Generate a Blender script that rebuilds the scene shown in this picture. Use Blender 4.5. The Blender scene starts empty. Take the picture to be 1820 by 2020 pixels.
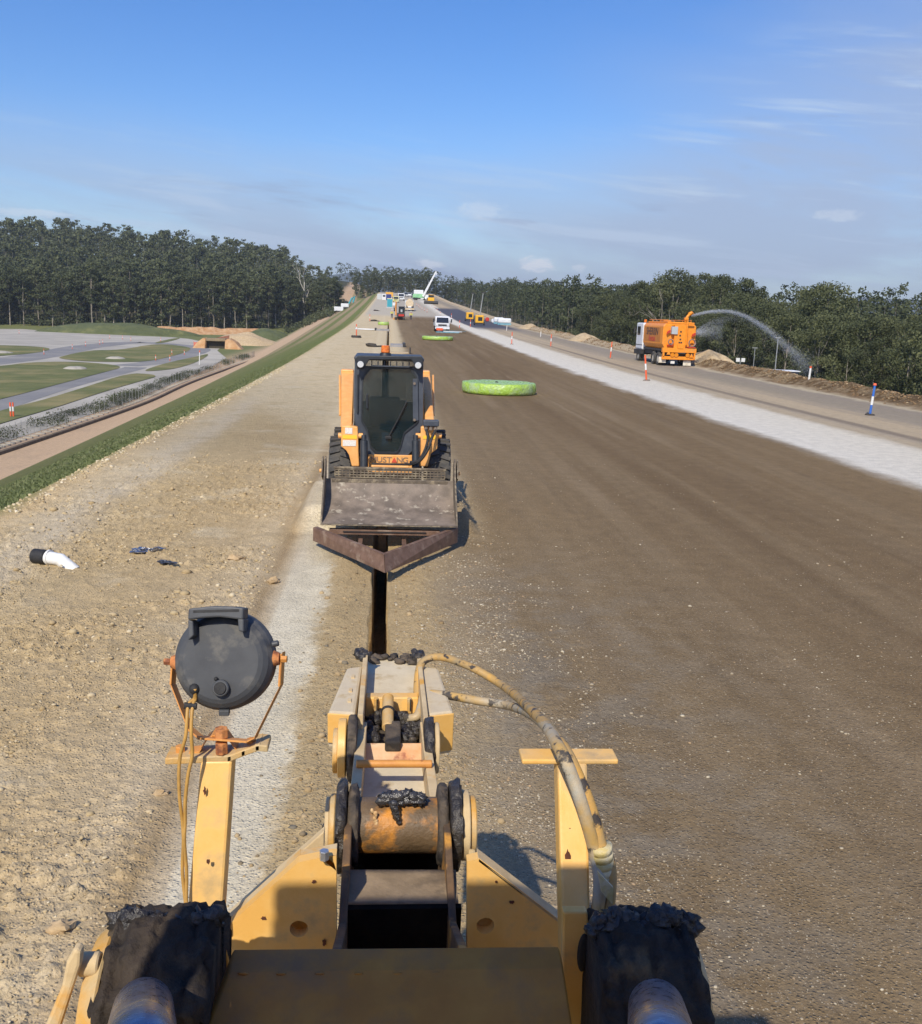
import bpy, math, random
import numpy as np
from mathutils import Vector, Matrix, noise as mn
random.seed(7); RNG = np.random.default_rng(11)
sc = bpy.context.scene; col = sc.collection; R = math.radians
# ---------------------------------------------------------------- camera
FP = 1926.0; RHO = R(2.0); HC = 3.4
def _cam():
    dx, dy = 768-910, 618-1010
    u = dx*math.cos(RHO)+dy*math.sin(RHO); v = -dx*math.sin(RHO)+dy*math.cos(RHO)
    p = math.atan(-v/FP); return p, math.atan(-u/(FP/math.cos(p)))
PITCH, YAW = _cam()
rr = Vector((math.cos(YAW), -math.sin(YAW), 0))
ff = Vector((math.sin(YAW)*math.cos(PITCH), math.cos(YAW)*math.cos(PITCH), -math.sin(PITCH)))
uu = Vector((math.sin(YAW)*math.sin(PITCH), math.cos(YAW)*math.sin(PITCH), math.cos(PITCH)))
cr = rr*math.cos(RHO)+uu*math.sin(RHO); cu = -rr*math.sin(RHO)+uu*math.cos(RHO)
cd = bpy.data.cameras.new('camera'); cam = bpy.data.objects.new('camera', cd); col.objects.link(cam)
m = Matrix((cr, cu, -ff)).transposed().to_4x4(); m.translation = (0, 0, HC); cam.matrix_world = m
cd.sensor_fit = 'HORIZONTAL'; cd.sensor_width = 36; cd.lens = FP/1820*36; cd.clip_start = 0.05; cd.clip_end = 30000
sc.camera = cam
# ---------------------------------------------------------------- sun and sky
SUN_EL, SUN_AZ = 43.0, 20.0          # sun stands behind the camera, this many degrees to its left
sd = Vector((-math.sin(R(SUN_AZ))*math.cos(R(SUN_EL)), -math.cos(R(SUN_AZ))*math.cos(R(SUN_EL)), math.sin(R(SUN_EL))))
sl = bpy.data.lights.new('sun', 'SUN'); sl.energy = 4.6; sl.angle = R(0.55); sl.color = (1, .915, .76)
so = bpy.data.objects.new('sun', sl); col.objects.link(so); so.rotation_euler = sd.to_track_quat('Z', 'Y').to_euler(); so.location = (0, 0, 60)
sc.view_settings.view_transform = 'Standard'; sc.view_settings.look = 'None'; sc.view_settings.exposure = 0.0; sc.view_settings.gamma = 1
sc.cycles.max_bounces = 6; sc.cycles.transparent_max_bounces = 24; sc.cycles.volume_bounces = 0
def ray(px, py):
    d = cr*(px-910)-cu*(py-1010)+ff*FP
    return d/d.y
def at(px, py, Y): return Vector((0, 0, HC))+ray(px, py)*Y
def az(px, py, z): d = ray(px, py); return Vector((0, 0, HC))+d*((z-HC)/d.z)
W = bpy.data.worlds.new('World'); sc.world = W; W.use_nodes = True
def world():
    nt = W.node_tree; N = nt.nodes; L = nt.links; N.clear()
    out = N.new('ShaderNodeOutputWorld'); bg = N.new('ShaderNodeBackground'); bg.inputs[1].default_value = 0.135
    sky = N.new('ShaderNodeTexSky'); sky.sky_type = 'NISHITA'; sky.sun_disc = False
    sky.sun_elevation = R(SUN_EL); sky.sun_rotation = R(180+SUN_AZ); sky.altitude = 60; sky.air_density = 1.0; sky.dust_density = .55; sky.ozone_density = 4.0
    hs = N.new('ShaderNodeHueSaturation'); hs.inputs['Saturation'].default_value = 1.32; hs.inputs['Hue'].default_value = .512; hs.inputs['Value'].default_value = 1.16; L.new(sky.outputs[0], hs.inputs['Color'])
    tc = N.new('ShaderNodeTexCoord'); sep = N.new('ShaderNodeSeparateXYZ'); L.new(tc.outputs['Generated'], sep.inputs[0])
    def mth(op, a, b=None, c=None):
        n = N.new('ShaderNodeMath'); n.operation = op
        for i, x in enumerate((a, b, c)):
            if x is None: continue
            if isinstance(x, (int, float)): n.inputs[i].default_value = x
            else: L.new(x, n.inputs[i])
        return n.outputs[0]
    x, y, z = sep.outputs
    azm = mth('ARCTAN2', x, y); el = mth('ARCSINE', z)
    def cn(sa, se, scale, detail, rough, off=0, tilt=0.0):
        cb = N.new('ShaderNodeCombineXYZ')
        L.new(mth('MULTIPLY', azm, sa), cb.inputs[0]); L.new(mth('MULTIPLY', mth('ADD', el, mth('MULTIPLY', azm, tilt)), se), cb.inputs[1]); cb.inputs[2].default_value = off
        n = N.new('ShaderNodeTexNoise'); L.new(cb.outputs[0], n.inputs['Vector']); n.inputs['Scale'].default_value = scale; n.inputs['Detail'].default_value = detail; n.inputs['Roughness'].default_value = rough
        n.inputs['Distortion'].default_value = .3
        return n.outputs['Fac']
    def mr(v, a, b, c=0.0, d=1.0):
        n = N.new('ShaderNodeMapRange'); n.interpolation_type = 'SMOOTHSTEP'; L.new(v, n.inputs[0])
        for i, q in enumerate((a, b, c, d)): n.inputs[i+1].default_value = q
        return n.outputs[0]
    def mixc(f, a, c):
        n = N.new('ShaderNodeMix'); n.data_type = 'RGBA'; L.new(f, n.inputs[0]); L.new(a, n.inputs[6]); n.inputs[7].default_value = (*c, 1); return n.outputs[2]
    # lavender-grey veil thickening towards the horizon, broad soft patches higher up on the right
    eff = mth('SUBTRACT', el, mth('MULTIPLY', mr(azm, .12, .55), .16))
    low = mr(eff, .20, .05)
    veil = mth('MULTIPLY', mth('MULTIPLY', low, 1.15), mr(cn(2.2, 11, 1.2, 5, .55, 3.1, .12), .26, .58))
    patch = mth('MULTIPLY', mth('MULTIPLY', mr(azm, .05, .5), mr(el, .42, .16)), mr(cn(1.6, 4.5, 1.1, 4, .5, 9.4, .1), .34, .62))
    c = mixc(mth('MULTIPLY', mth('MAXIMUM', veil, patch), .72), hs.outputs[0], (3.2, 3.85, 5.2))
    st = mth('MULTIPLY', mth('MULTIPLY', low, mr(el, .0, .03)), mr(cn(3.0, 34, 1.5, 6, .6, 7.7, .10), .50, .68))
    c = mixc(mth('MULTIPLY', st, .62), c, (4.6, 5.6, 6.9))
    dk = mth('MULTIPLY', mth('MULTIPLY', mr(eff, .15, .08), mr(eff, .01, .05)), mr(cn(4.2, 26, 1.3, 5, .62, 21.7, .08), .56, .74))
    c = mixc(mth('MULTIPLY', dk, .62), c, (2.1, 2.7, 4.1))
    pf = None
    for px, py, wa, we, k in ((1058, 522, .020, .0075, 1), (846, 520, .016, .0050, .75), (1143, 530, .007, .005, .5), (1655, 425, .022, .006, .3), (60, 420, .035, .004, .35), (950, 415, .025, .009, .3)):
        d = ray(px, py).normalized(); a0 = math.atan2(d.x, d.y); e0 = math.asin(d.z)
        q = mth('ADD', mth('POWER', mth('MULTIPLY', mth('SUBTRACT', azm, a0), 1/wa), 2.0), mth('POWER', mth('MULTIPLY', mth('SUBTRACT', el, e0), 1/we), 2.0))
        q = mth('ADD', q, mth('MULTIPLY', mth('SUBTRACT', cn(90, 180, 1.0, 5, .6, 5.0), .5), 3.2))
        v = mth('MULTIPLY', mr(q, 1.3, .1), k); pf = v if pf is None else mth('MAXIMUM', pf, v)
    c = mixc(pf, c, (6.9, 7.3, 7.7))
    L.new(c, bg.inputs[0]); L.new(bg.outputs[0], out.inputs[0])
world()
# ---------------------------------------------------------------- helpers
def tag(o, label=None, cat=None, group=None, kind=None):
    if label: o['label'] = label
    if cat: o['category'] = cat
    if group: o['group'] = group
    if kind: o['kind'] = kind
    return o
def empty(name, loc, label, cat, group=None, rz=0, kind=None):
    o = bpy.data.objects.new(name, None); col.objects.link(o); o.location = loc; o.rotation_euler = (0, 0, rz); o.empty_display_size = .1
    return tag(o, label, cat, group, kind)
def mesh_np(name, V, F, mat, smooth=False, parent=None):
    V = np.asarray(V, dtype=np.float32); F = np.asarray(F, dtype=np.int32)
    me = bpy.data.meshes.new(name); n, k = F.shape
    me.vertices.add(len(V)); me.vertices.foreach_set('co', V.ravel())
    me.loops.add(n*k); me.loops.foreach_set('vertex_index', F.ravel())
    me.polygons.add(n); me.polygons.foreach_set('loop_start', np.arange(0, n*k, k, dtype=np.int32)); me.polygons.foreach_set('loop_total', np.full(n, k, dtype=np.int32))
    if smooth: me.polygons.foreach_set('use_smooth', np.ones(n, dtype=bool))
    me.update(calc_edges=True)
    if mat: me.materials.append(mat)
    o = bpy.data.objects.new(name, me); col.objects.link(o)
    if parent: o.parent = parent
    return o
class MB:
    def __init__(s, off=None): s.v = []; s.f = []; s.off = Vector(off) if off is not None else None
    def add(s, vs, fs):
        b = len(s.v); s.v += [Vector(v) for v in vs]; s.f += [tuple(b+i for i in f) for f in fs]; return s
    def box(s, c, d, rot=None):
        x, y, z = d[0]/2, d[1]/2, d[2]/2; c = Vector(c)
        vs = [Vector(q) for q in ((-x,-y,-z),(x,-y,-z),(x,y,-z),(-x,y,-z),(-x,-y,z),(x,-y,z),(x,y,z),(-x,y,z))]
        if rot is not None: vs = [rot @ v for v in vs]
        return s.add([v+c for v in vs], [(3,2,1,0),(4,5,6,7),(0,1,5,4),(1,2,6,5),(2,3,7,6),(3,0,4,7)])
    def rng(s, x0, x1, y0, y1, z0, z1): return s.box(((x0+x1)/2, (y0+y1)/2, (z0+z1)/2), (abs(x1-x0), abs(y1-y0), abs(z1-z0)))
    def prism(s, pts, vec):
        pts = [Vector(p) for p in pts]; vec = Vector(vec); n = len(pts)
        nrm = Vector((0, 0, 0))
        for i in range(n): nrm += pts[i].cross(pts[(i+1) % n])
        if nrm.dot(vec) < 0: pts = pts[::-1]
        return s.add(pts+[p+vec for p in pts], [tuple(range(n))[::-1], tuple(range(n, 2*n))]+[(i, (i+1) % n, n+(i+1) % n, n+i) for i in range(n)])
    def cyl(s, a, b, r0, r1=None, n=20, caps=True, bev=0):
        a = Vector(a); b = Vector(b); r1 = r0 if r1 is None else r1; ax = (b-a).normalized()
        pr = [(0, r0), (1, r1)]
        if bev: l = (b-a).length; pr = [(0, r0-bev), (bev/l, r0), (1-bev/l, r1), (1, r1-bev)]
        u = ax.orthogonal().normalized(); w = ax.cross(u); vs = []; fs = []
        for t, r in pr:
            c = a.lerp(b, t); vs += [c+(u*math.cos(2*math.pi*i/n)+w*math.sin(2*math.pi*i/n))*r for i in range(n)]
        for k in range(len(pr)-1): fs += [(k*n+i, k*n+(i+1) % n, (k+1)*n+(i+1) % n, (k+1)*n+i) for i in range(n)]
        if caps: fs += [tuple(range(n))[::-1], tuple(range((len(pr)-1)*n, len(pr)*n))]
        return s.add(vs, fs)
    def tube(s, pts, r, n=10, caps=True, sub=0):
        pts = [Vector(p) for p in pts]
        if sub:
            P = pts; q = []
            for i in range(len(P)-1):
                p0 = P[max(i-1, 0)]; p1 = P[i]; p2 = P[i+1]; p3 = P[min(i+2, len(P)-1)]
                for k in range(sub):
                    t = k/sub; q.append(.5*((2*p1)+(p2-p0)*t+(2*p0-5*p1+4*p2-p3)*t*t+(3*p1-p0-3*p2+p3)*t**3))
            q.append(P[-1]); pts = q
        m_ = len(pts); rs = r if isinstance(r, (list, tuple)) else None
        vs = []; u = None
        for i, p in enumerate(pts):
            t = (pts[min(i+1, m_-1)]-pts[max(i-1, 0)]).normalized()
            u = t.orthogonal().normalized() if u is None else (u-t*u.dot(t)).normalized()
            w = t.cross(u); ri = (rs[0]+(rs[1]-rs[0])*i/(m_-1)) if rs else r
            vs += [p+(u*math.cos(2*math.pi*k/n)+w*math.sin(2*math.pi*k/n))*ri for k in range(n)]
        fs = [(i*n+k, i*n+(k+1) % n, (i+1)*n+(k+1) % n, (i+1)*n+k) for i in range(m_-1) for k in range(n)]
        if caps: fs += [tuple(range(n))[::-1], tuple(range((m_-1)*n, m_*n))]
        return s.add(vs, fs)
    def strip(s, pts, vec, th):   # flat bar following pts, width vec, thickness along th
        for a, b in zip(pts[:-1], pts[1:]):
            a = Vector(a); b = Vector(b); e = (b-a).normalized()*Vector(th).length*.4; a = a-e; b = b+e
            vec = Vector(vec); t = Vector(th); t = t
            s.add([a, b, b+vec, a+vec, a+t, b+t, b+vec+t, a+vec+t], [(3,2,1,0),(4,5,6,7),(0,1,5,4),(1,2,6,5),(2,3,7,6),(3,0,4,7)])
        return s
    def ball(s, c, r, nu=14, nv=9, sq=(1, 1, 1), lump=0, fr=8, seed=0):
        c = Vector(c); vs = []; fs = []
        for j in range(nv+1):
            th = math.pi*j/nv
            for i in range(nu):
                d = Vector((math.sin(th)*math.cos(2*math.pi*i/nu), math.sin(th)*math.sin(2*math.pi*i/nu), math.cos(th)))
                k = 1+(lump*mn.fractal(d*1.3*fr/8+Vector((seed, seed*2.3, 0)), 1, 2, 3) if lump else 0)
                vs.append(c+Vector((d.x*sq[0], d.y*sq[1], d.z*sq[2]))*r*k)
        for j in range(nv): fs += [(j*nu+i, (j+1)*nu+i, (j+1)*nu+(i+1) % nu, j*nu+(i+1) % nu) for i in range(nu)]
        return s.add(vs, fs)
    def xf(s, M):
        s.v = [M @ v for v in s.v]; return s
    def build(s, name, mat, parent=None, smooth=False, bevel=0, label=None, auto=None):
        me = bpy.data.meshes.new(name); off = s.off or Vector((0, 0, 0))
        me.from_pydata([v-off for v in s.v], [], s.f); me.validate(); me.materials.append(mat)
        o = bpy.data.objects.new(name, me); col.objects.link(o)
        if parent: o.parent = parent
        if smooth or auto: me.shade_smooth() if hasattr(me, 'shade_smooth') else None
        if auto:
            me.polygons.foreach_set('use_smooth', [True]*len(me.polygons))
            me.set_sharp_from_angle(angle=R(auto))
        if bevel:
            b = o.modifiers.new('b', 'BEVEL'); b.width = bevel; b.segments = 2; b.limit_method = 'ANGLE'; b.angle_limit = R(35)
        if label: o['label'] = label
        return o
def lin(c): return tuple(((v/255)/12.92 if v/255 <= .04045 else ((v/255+.055)/1.055)**2.4) for v in c)
MC = {}
def M(name, c1, c2=None, sc_=6, rough=.6, metal=0, bump=0, bs=30, c3=None, sc3=2.0, t3=(.55, .7), spec=.5, det=5, coat=0, alpha=1):
    if name in MC: return MC[name]
    m = bpy.data.materials.new(name); m.use_nodes = True; nt = m.node_tree; N = nt.nodes; L = nt.links
    b = N['Principled BSDF']; b.inputs['Roughness'].default_value = rough; b.inputs['Metallic'].default_value = metal
    b.inputs['Specular IOR Level'].default_value = spec; b.inputs['Coat Weight'].default_value = coat; b.inputs['Alpha'].default_value = alpha
    b.inputs['Base Color'].default_value = (*c1, 1)
    g = N.new('ShaderNodeNewGeometry')
    def nz(s, d=det, off=0):
        n = N.new('ShaderNodeTexNoise'); n.inputs['Scale'].default_value = s; n.inputs['Detail'].default_value = d; n.inputs['Roughness'].default_value = .6
        L.new(g.outputs['Position'], n.inputs['Vector']); return n.outputs['Fac']
    def mix(f, a, c):
        n = N.new('ShaderNodeMix'); n.data_type = 'RGBA'; L.new(f, n.inputs[0])
        for i, q in ((6, a), (7, c)):
            if isinstance(q, tuple): n.inputs[i].default_value = (*q, 1)
            else: L.new(q, n.inputs[i])
        return n.outputs[2]
    def mr(v, a, c, x=0., y=1.):
        n = N.new('ShaderNodeMapRange'); L.new(v, n.inputs[0])
        for i, q in enumerate((a, c, x, y)): n.inputs[i+1].default_value = q
        return n.outputs[0]
    c = c1
    if c2: c = mix(mr(nz(sc_), .38, .62), c1, c2)
    if c3: c = mix(mr(nz(sc3, 7), t3[0], t3[1]), c, c3)
    if not isinstance(c, tuple):
        L.new(c, b.inputs['Base Color'])
        L.new(mr(nz(sc_*1.7), .3, .7, rough-.1, min(1, rough+.12)), b.inputs['Roughness'])
    if bump:
        bp = N.new('ShaderNodeBump'); bp.inputs['Strength'].default_value = min(1, bump); bp.inputs['Distance'].default_value = .6/bs
        L.new(nz(bs, 4), bp.inputs['Height']); L.new(bp.outputs[0], b.inputs['Normal'])
    MC[name] = m; return m
def text_mesh(name, body, size, M4, mat, parent, ext=.003, xs=1.0, bold=0):
    cu_ = bpy.data.curves.new(name, 'FONT'); cu_.body = body; cu_.size = size; cu_.extrude = ext; cu_.align_x = 'CENTER'; cu_.align_y = 'CENTER'; cu_.offset = bold
    to = bpy.data.objects.new(name, cu_); col.objects.link(to)
    dg = bpy.context.evaluated_depsgraph_get(); me = bpy.data.meshes.new_from_object(to.evaluated_get(dg)); bpy.data.objects.remove(to)
    me.transform(M4 @ Matrix.Diagonal((xs, 1, 1, 1))); me.materials.clear(); me.materials.append(mat)
    o = bpy.data.objects.new(name, me); col.objects.link(o); o.parent = parent; return o
def copy_tree(o, parent=None):
    c = o.copy(); col.objects.link(c); c.parent = parent
    for ch in [x for x in bpy.data.objects if x.parent == o]: copy_tree(ch, c)
    return c
# ---------------------------------------------------------------- ground shape
_ph = np.linspace(-50, 1200, 2501); _h0 = np.interp(_ph, [0, 50, 75, 130, 200, 270, 350, 430, 600, 700, 900], [0, 0, .2, .9, 2.1, 4.1, 6.7, 9.2, 15.6, 17, 17])
_k = np.ones(61)/61; _hs = np.convolve(np.pad(_h0, 30, 'edge'), _k, 'valid')
def hY(Y): return np.interp(Y, _ph, _hs)
def S(t): t = np.clip(t, 0, 1); return t*t*(3-2*t)
def vnoise(x, y, seed=0):
    xi = np.floor(x).astype(np.int64); yi = np.floor(y).astype(np.int64); fx = x-xi; fy = y-yi; fx = fx*fx*(3-2*fx); fy = fy*fy*(3-2*fy)
    def hsh(a, b):
        n = (a*374761393+b*668265263+seed*1442695041) & 0xffffffff; n = ((n ^ (n >> 13))*1274126177) & 0xffffffff; n = n ^ (n >> 16); return (n & 0xffff)/65535.0
    return (hsh(xi, yi)*(1-fx)+hsh(xi+1, yi)*fx)*(1-fy)+(hsh(xi, yi+1)*(1-fx)+hsh(xi+1, yi+1)*fx)*fy
def fbm(x, y, o=4, seed=0):
    s = 0; a = .5; t = 0
    for i in range(o): s = s+a*vnoise(x*2**i, y*2**i, seed+i); t += a; a *= .5
    return s/t
def domes(x, y, cell, seed, dens=.7):
    x = x/cell; y = y/cell; xi = np.floor(x).astype(np.int64); yi = np.floor(y).astype(np.int64); out = np.zeros_like(x)
    def hs(a, b, k):
        n = (a*374761393+b*668265263+(seed*7+k)*1442695041) & 0xffffffff; n = ((n ^ (n >> 13))*1274126177) & 0xffffffff; n = n ^ (n >> 16); return (n & 0xffff)/65535.0
    for i in (-1, 0, 1):
        for j in (-1, 0, 1):
            a = xi+i; b = yi+j; px = a+hs(a, b, 1); py = b+hs(a, b, 2); r = .25+.35*hs(a, b, 3); on = hs(a, b, 4) < dens
            an = hs(a, b, 5)*6.28; ex = .6+.4*hs(a, b, 6); dx = (x-px)*np.cos(an)+(y-py)*np.sin(an); dy = (-(x-px)*np.sin(an)+(y-py)*np.cos(an))/ex
            d = np.sqrt(dx*dx+dy*dy)/r
            out = np.maximum(out, np.where(on, np.sqrt(np.clip(1-d**2.5, 0, 1))*r, 0))
    return out*cell
ZL = -8.5
def natural(x, Y):
    nl = ZL+S((Y-430)/430)*(33+.10*np.clip(-x, 0, 400)*.6+10*(fbm(x/90, Y/90, 3, 5)-.5))+np.clip(Y-870, 0, 4000)*.0
    nr = np.interp(Y, [0, 125, 168, 232, 371, 677, 900], [-7.5, -7.5, -6, -5, -2, 10, 16])
    n = nl+(nr-nl)*S((x+35)/70)
    return n*(1-S((Y-1300)/1500))+5*S((Y-1300)/1500)
def ground(x, Y):
    F = hY(Y); N = natural(x, Y)
    dl = np.clip(-6.3-x, 0, None); dr = np.clip(x-26.5, 0, None); d = dl*.438+dr*.5
    z = np.clip(N, F-d, F+d*1.1)
    z = z-np.where((x < -6.3) & (x > -7), 0, 0)
    # right hand windrow of rough spoil
    b = np.exp(-((x-25.0)/.75)**2)*(.30+.35*fbm(x*.0+3, Y*.35, 3, 3))*np.where(Y < 180, 1, .4)
    return z+b
def trench_x(Y): return -.06-.0*Y
def detail(x, Y):
    """fine relief of the near formation"""
    w = S((Y-3)/.6)*S((24-Y)/3)*S((x+7)/.25)*S((8-x)/2)
    n1 = fbm(x*1.3, Y*1.3, 4, 21)
    clod = S((-1.35-x+.9*(n1-.5))/.5)*S((x+6.35)/.5)
    track = np.exp(-((x+1.38+.0*Y)/.11)**2)
    pale = S((x+1.9)/.4)*S((-.45-x)/.25)*S((14-Y)/2)
    spoil = np.exp(-((x+.48)/.22)**2)+np.exp(-((x-.42)/.3)**2)
    n2 = fbm(x*.9, Y*.9, 3, 33)
    big = domes(x, Y, .26, 1, .22+0*x)*.55; mid = domes(x, Y, .11, 2, .5); sm = domes(x+3.3, Y, .055, 3, .75)
    z = clod*(.05*(n1-.4)+(.45+.6*S((n2-.38)/.3))*(.22*big+.6*mid+1.0*sm))
    z = z+(1-clod)*(.12*sm+.012*(n1-.5))
    z = z+spoil*(.02+.05*mid+.35*sm+.03*n1)-.02*track
    z = z+S((x-.3)/.4)*S((3.0-x)/2)*.22*mid*S((n2-.40)/.25)
    return z*w
def mound(x, Y): return .34*S((x+1.55)/.3)*S((1.55-x)/.3)*S((Y-14.9)/.7)*S((19-Y)/1.2)*(1-np.exp(-((x+.05)/.25)**2))
# ---------------------------------------------------------------- ground materials
RAMP = [(-40, (186, 164, 138)), (-25.5, (186, 163, 136)), (-24.6, (112, 118, 76)), (-19, (114, 120, 76)), (-12, (108, 120, 70)), (-6.75, (106, 120, 66)), (-6.4, (150, 142, 98)), (-6.1, (196, 176, 138)),
        (-5.5, (196, 182, 152)), (-4.9, (192, 182, 160)), (-4.4, (182, 165, 130)), (-3.0, (178, 160, 125)), (-2.2, (182, 165, 132)), (-1.62, (190, 176, 148)), (-1.50, (164, 145, 113)), (-1.30, (160, 141, 110)), (-1.22, (198, 190, 170)),
        (-.80, (192, 182, 160)), (-.6, (170, 151, 119)), (.5, (172, 153, 122)), (.85, (150, 136, 116)), (1.5, (130, 114, 92)), (6, (113, 96, 74)), (11.5, (122, 105, 82)), (12.2, (208, 207, 194)), (15.4, (206, 203, 186)), (16.0, (172, 160, 144)), (18.7, (176, 162, 144)), (20.3, (146, 138, 128)), (22.6, (142, 134, 126)), (23.1, (188, 178, 160)), (23.9, (112, 92, 68))]
def ground_mat():
    m = bpy.data.materials.new('ground_soil'); m.use_nodes = True; nt = m.node_tree; N = nt.nodes; L = nt.links; b = N['Principled BSDF']
    b.inputs['Roughness'].default_value = .93; b.inputs['Specular IOR Level'].default_value = .2
    g = N.new('ShaderNodeNewGeometry'); sp = N.new('ShaderNodeSeparateXYZ'); L.new(g.outputs['Position'], sp.inputs[0]); P = g.outputs['Position']
    def mp(sx, sy, sz=1):
        v = N.new('ShaderNodeVectorMath'); v.operation = 'MULTIPLY'; L.new(P, v.inputs[0]); v.inputs[1].default_value = (sx, sy, sz); return v.outputs[0]
    def nz(s, d=5, r=.6, v=None, dist=0):
        n = N.new('ShaderNodeTexNoise'); n.inputs['Scale'].default_value = s; n.inputs['Detail'].default_value = d; n.inputs['Roughness'].default_value = r; n.inputs['Distortion'].default_value = dist; L.new(v or P, n.inputs['Vector']); return n.outputs['Fac']
    def vor(s, out='Distance', v=None):
        n = N.new('ShaderNodeTexVoronoi'); n.inputs['Scale'].default_value = s; L.new(v or P, n.inputs['Vector']); return n.outputs[out]
    def mth(op, a, b_=None, c=None):
        n = N.new('ShaderNodeMath'); n.operation = op
        for i, x in enumerate((a, b_, c)):
            if x is None: continue
            if isinstance(x, (int, float)): n.inputs[i].default_value = x
            else: L.new(x, n.inputs[i])
        return n.outputs[0]
    def mr(v, a, c, x=0., y=1., sm=True):
        n = N.new('ShaderNodeMapRange'); n.interpolation_type = 'SMOOTHSTEP' if sm else 'LINEAR'; L.new(v, n.inputs[0])
        for i, q in enumerate((a, c, x, y)): n.inputs[i+1].default_value = q
        return n.outputs[0]
    def mix(f, a, c, bt='MIX'):
        n = N.new('ShaderNodeMix'); n.data_type = 'RGBA'; n.blend_type = bt
        if isinstance(f, float): n.inputs[0].default_value = f
        else: L.new(f, n.inputs[0])
        for i, q in ((6, a), (7, c)):
            if isinstance(q, tuple): n.inputs[i].default_value = (*q, 1)
            else: L.new(q, n.inputs[i])
        return n.outputs[2]
    X, Y = sp.outputs[0], sp.outputs[1]
    near = mr(Y, 14, 60)
    # edges wander: less near the camera centre, more with distance
    w1 = mth('MULTIPLY', mth('SUBTRACT', nz(.9, 6, .62, mp(1, .55)), .5), mr(Y, 6, 60, .9, 1.6))
    w2 = mth('MULTIPLY', mth('SUBTRACT', nz(7, 4, .7), .5), .35)
    narrow = mr(mth('ABSOLUTE', mth('SUBTRACT', X, -1.4)), .3, 2.5, .18, 1)
    u = mth('ADD', X, mth('MULTIPLY', mth('ADD', w1, w2), narrow))
    fac = mr(u, -40, 30, 0, 1, False)
    cr_ = N.new('ShaderNodeValToRGB'); L.new(fac, cr_.inputs[0]); e = cr_.color_ramp.elements
    for i, (p, c) in enumerate(RAMP):
        q = (p+40)/70
        el = e[i] if i < 2 else e.new(q)
        el.position = q; k_ = lin(c); el.color = (k_[0]*1.06, k_[1]*1.0, k_[2]*(.92 if p < -.9 else .84 if p < 11.7 or p > 15.6 else .98), 1)
    c = cr_.outputs[0]
    # far shoulder is paler, sandy (beyond the churned patch)
    left = mth('MULTIPLY', mr(X, -1.0, -1.6), mr(X, -6.6, -6.2))
    yy = mth('ADD', Y, mth('MULTIPLY', mth('SUBTRACT', nz(.35, 4), .5), 16))
    yy = mth('ADD', yy, mth('MULTIPLY', X, 3.2))
    c = mix(mth('MULTIPLY', mth('MULTIPLY', mth('MULTIPLY', mr(X, 1.9, 1.0), mr(X, -6.6, -6.0)), mr(yy, 18, 25)), .85), c, lin((206, 188, 152)))
    # grey-white dust patches on the clods, darker damp clods
    c = mix(mth('MULTIPLY', mth('MULTIPLY', left, mr(nz(.55, 4, .55), .56, .70)), .55), c, lin((204, 190, 160)))
    c = mix(mth('MULTIPLY', mth('MULTIPLY', left, mr(nz(1.1, 5, .6, mp(1, .6)), .5, .66)), .25), c, lin((160, 138, 98)))
    # pale compacted pads beside the trench
    pad = mth('MULTIPLY', mth('MULTIPLY', mr(X, -1.28, -1.2), mr(mth('ADD', X, mth('ADD', mth('MULTIPLY', w1, .5), mth('MULTIPLY', mth('SUBTRACT', nz(5, 5, .7), .5), .5))), -.62, -.82)), mr(mth('ADD', Y, mth('MULTIPLY', w2, 6)), 13.6, 12.8))
    c = mix(mth('MULTIPLY', pad, mr(nz(1.1, 5, .6, mp(1, .5)), .35, .6, .45, .85)), c, lin((214, 203, 176)))
    # brown base course: long grader streaks and lighter dusty haze zones near the trench
    brown = mth('MULTIPLY', mr(u, .9, 1.8), mr(u, 12.4, 11.6))
    c = mix(mth('MULTIPLY', mth('MULTIPLY', brown, mr(nz(1.0, 5, .6, mp(1.3, .035)), .42, .66)), .42), c, lin((142, 123, 94)))
    c = mix(mth('MULTIPLY', mth('MULTIPLY', brown, mr(nz(.8, 5, .6, mp(1.1, .05, 3)), .48, .68)), .34), c, lin((98, 80, 56)))
    c = mix(mth('MULTIPLY', mth('MULTIPLY', mth('MULTIPLY', mr(X, .5, 1.1), mr(X, 4.8, 1.2)), mth('MULTIPLY', mr(Y, 16, 9), mr(nz(1.6, 6, .65), .42, .62))), .55), c, lin((124, 117, 104)))
    # smooth roller pass edges and faint tyre ruts along the brown course
    for xo, wd, st, cc in ((3.35, .05, .30, (104, 88, 66)), (4.15, .16, .22, (152, 134, 108)), (6.9, .07, .32, (158, 140, 112)), (8.2, .2, .24, (150, 132, 106)), (2.35, .12, .22, (110, 94, 74)), (9.8, .08, .3, (106, 90, 68))):
        rt = mr(mth('ABSOLUTE', mth('SUBTRACT', mth('ADD', X, mth('MULTIPLY', w1, .22)), xo)), wd*2, wd*.4)
        c = mix(mth('MULTIPLY', mth('MULTIPLY', rt, st), mr(nz(.5, 3, .5, mp(.2, .3, xo)), .4, .6)), c, lin(cc))
    # wheel tracks on the haul lanes
    lanes = mr(X, 15.4, 16.2)
    c = mix(mth('MULTIPLY', mth('MULTIPLY', lanes, mr(X, 24, 23)), mth('MULTIPLY', mr(nz(1.0, 4, .5, mp(1.6, .02)), .46, .64), .45)), c, lin((150, 138, 124)))
    dk = mth('MULTIPLY', mr(mth('ABSOLUTE', mth('SUBTRACT', mth('ADD', X, mth('MULTIPLY', w2, .5)), 17.1)), .42, .12), mr(Y, 130, 90))
    c = mix(mth('MULTIPLY', dk, .75), c, lin((120, 108, 94)))
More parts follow.
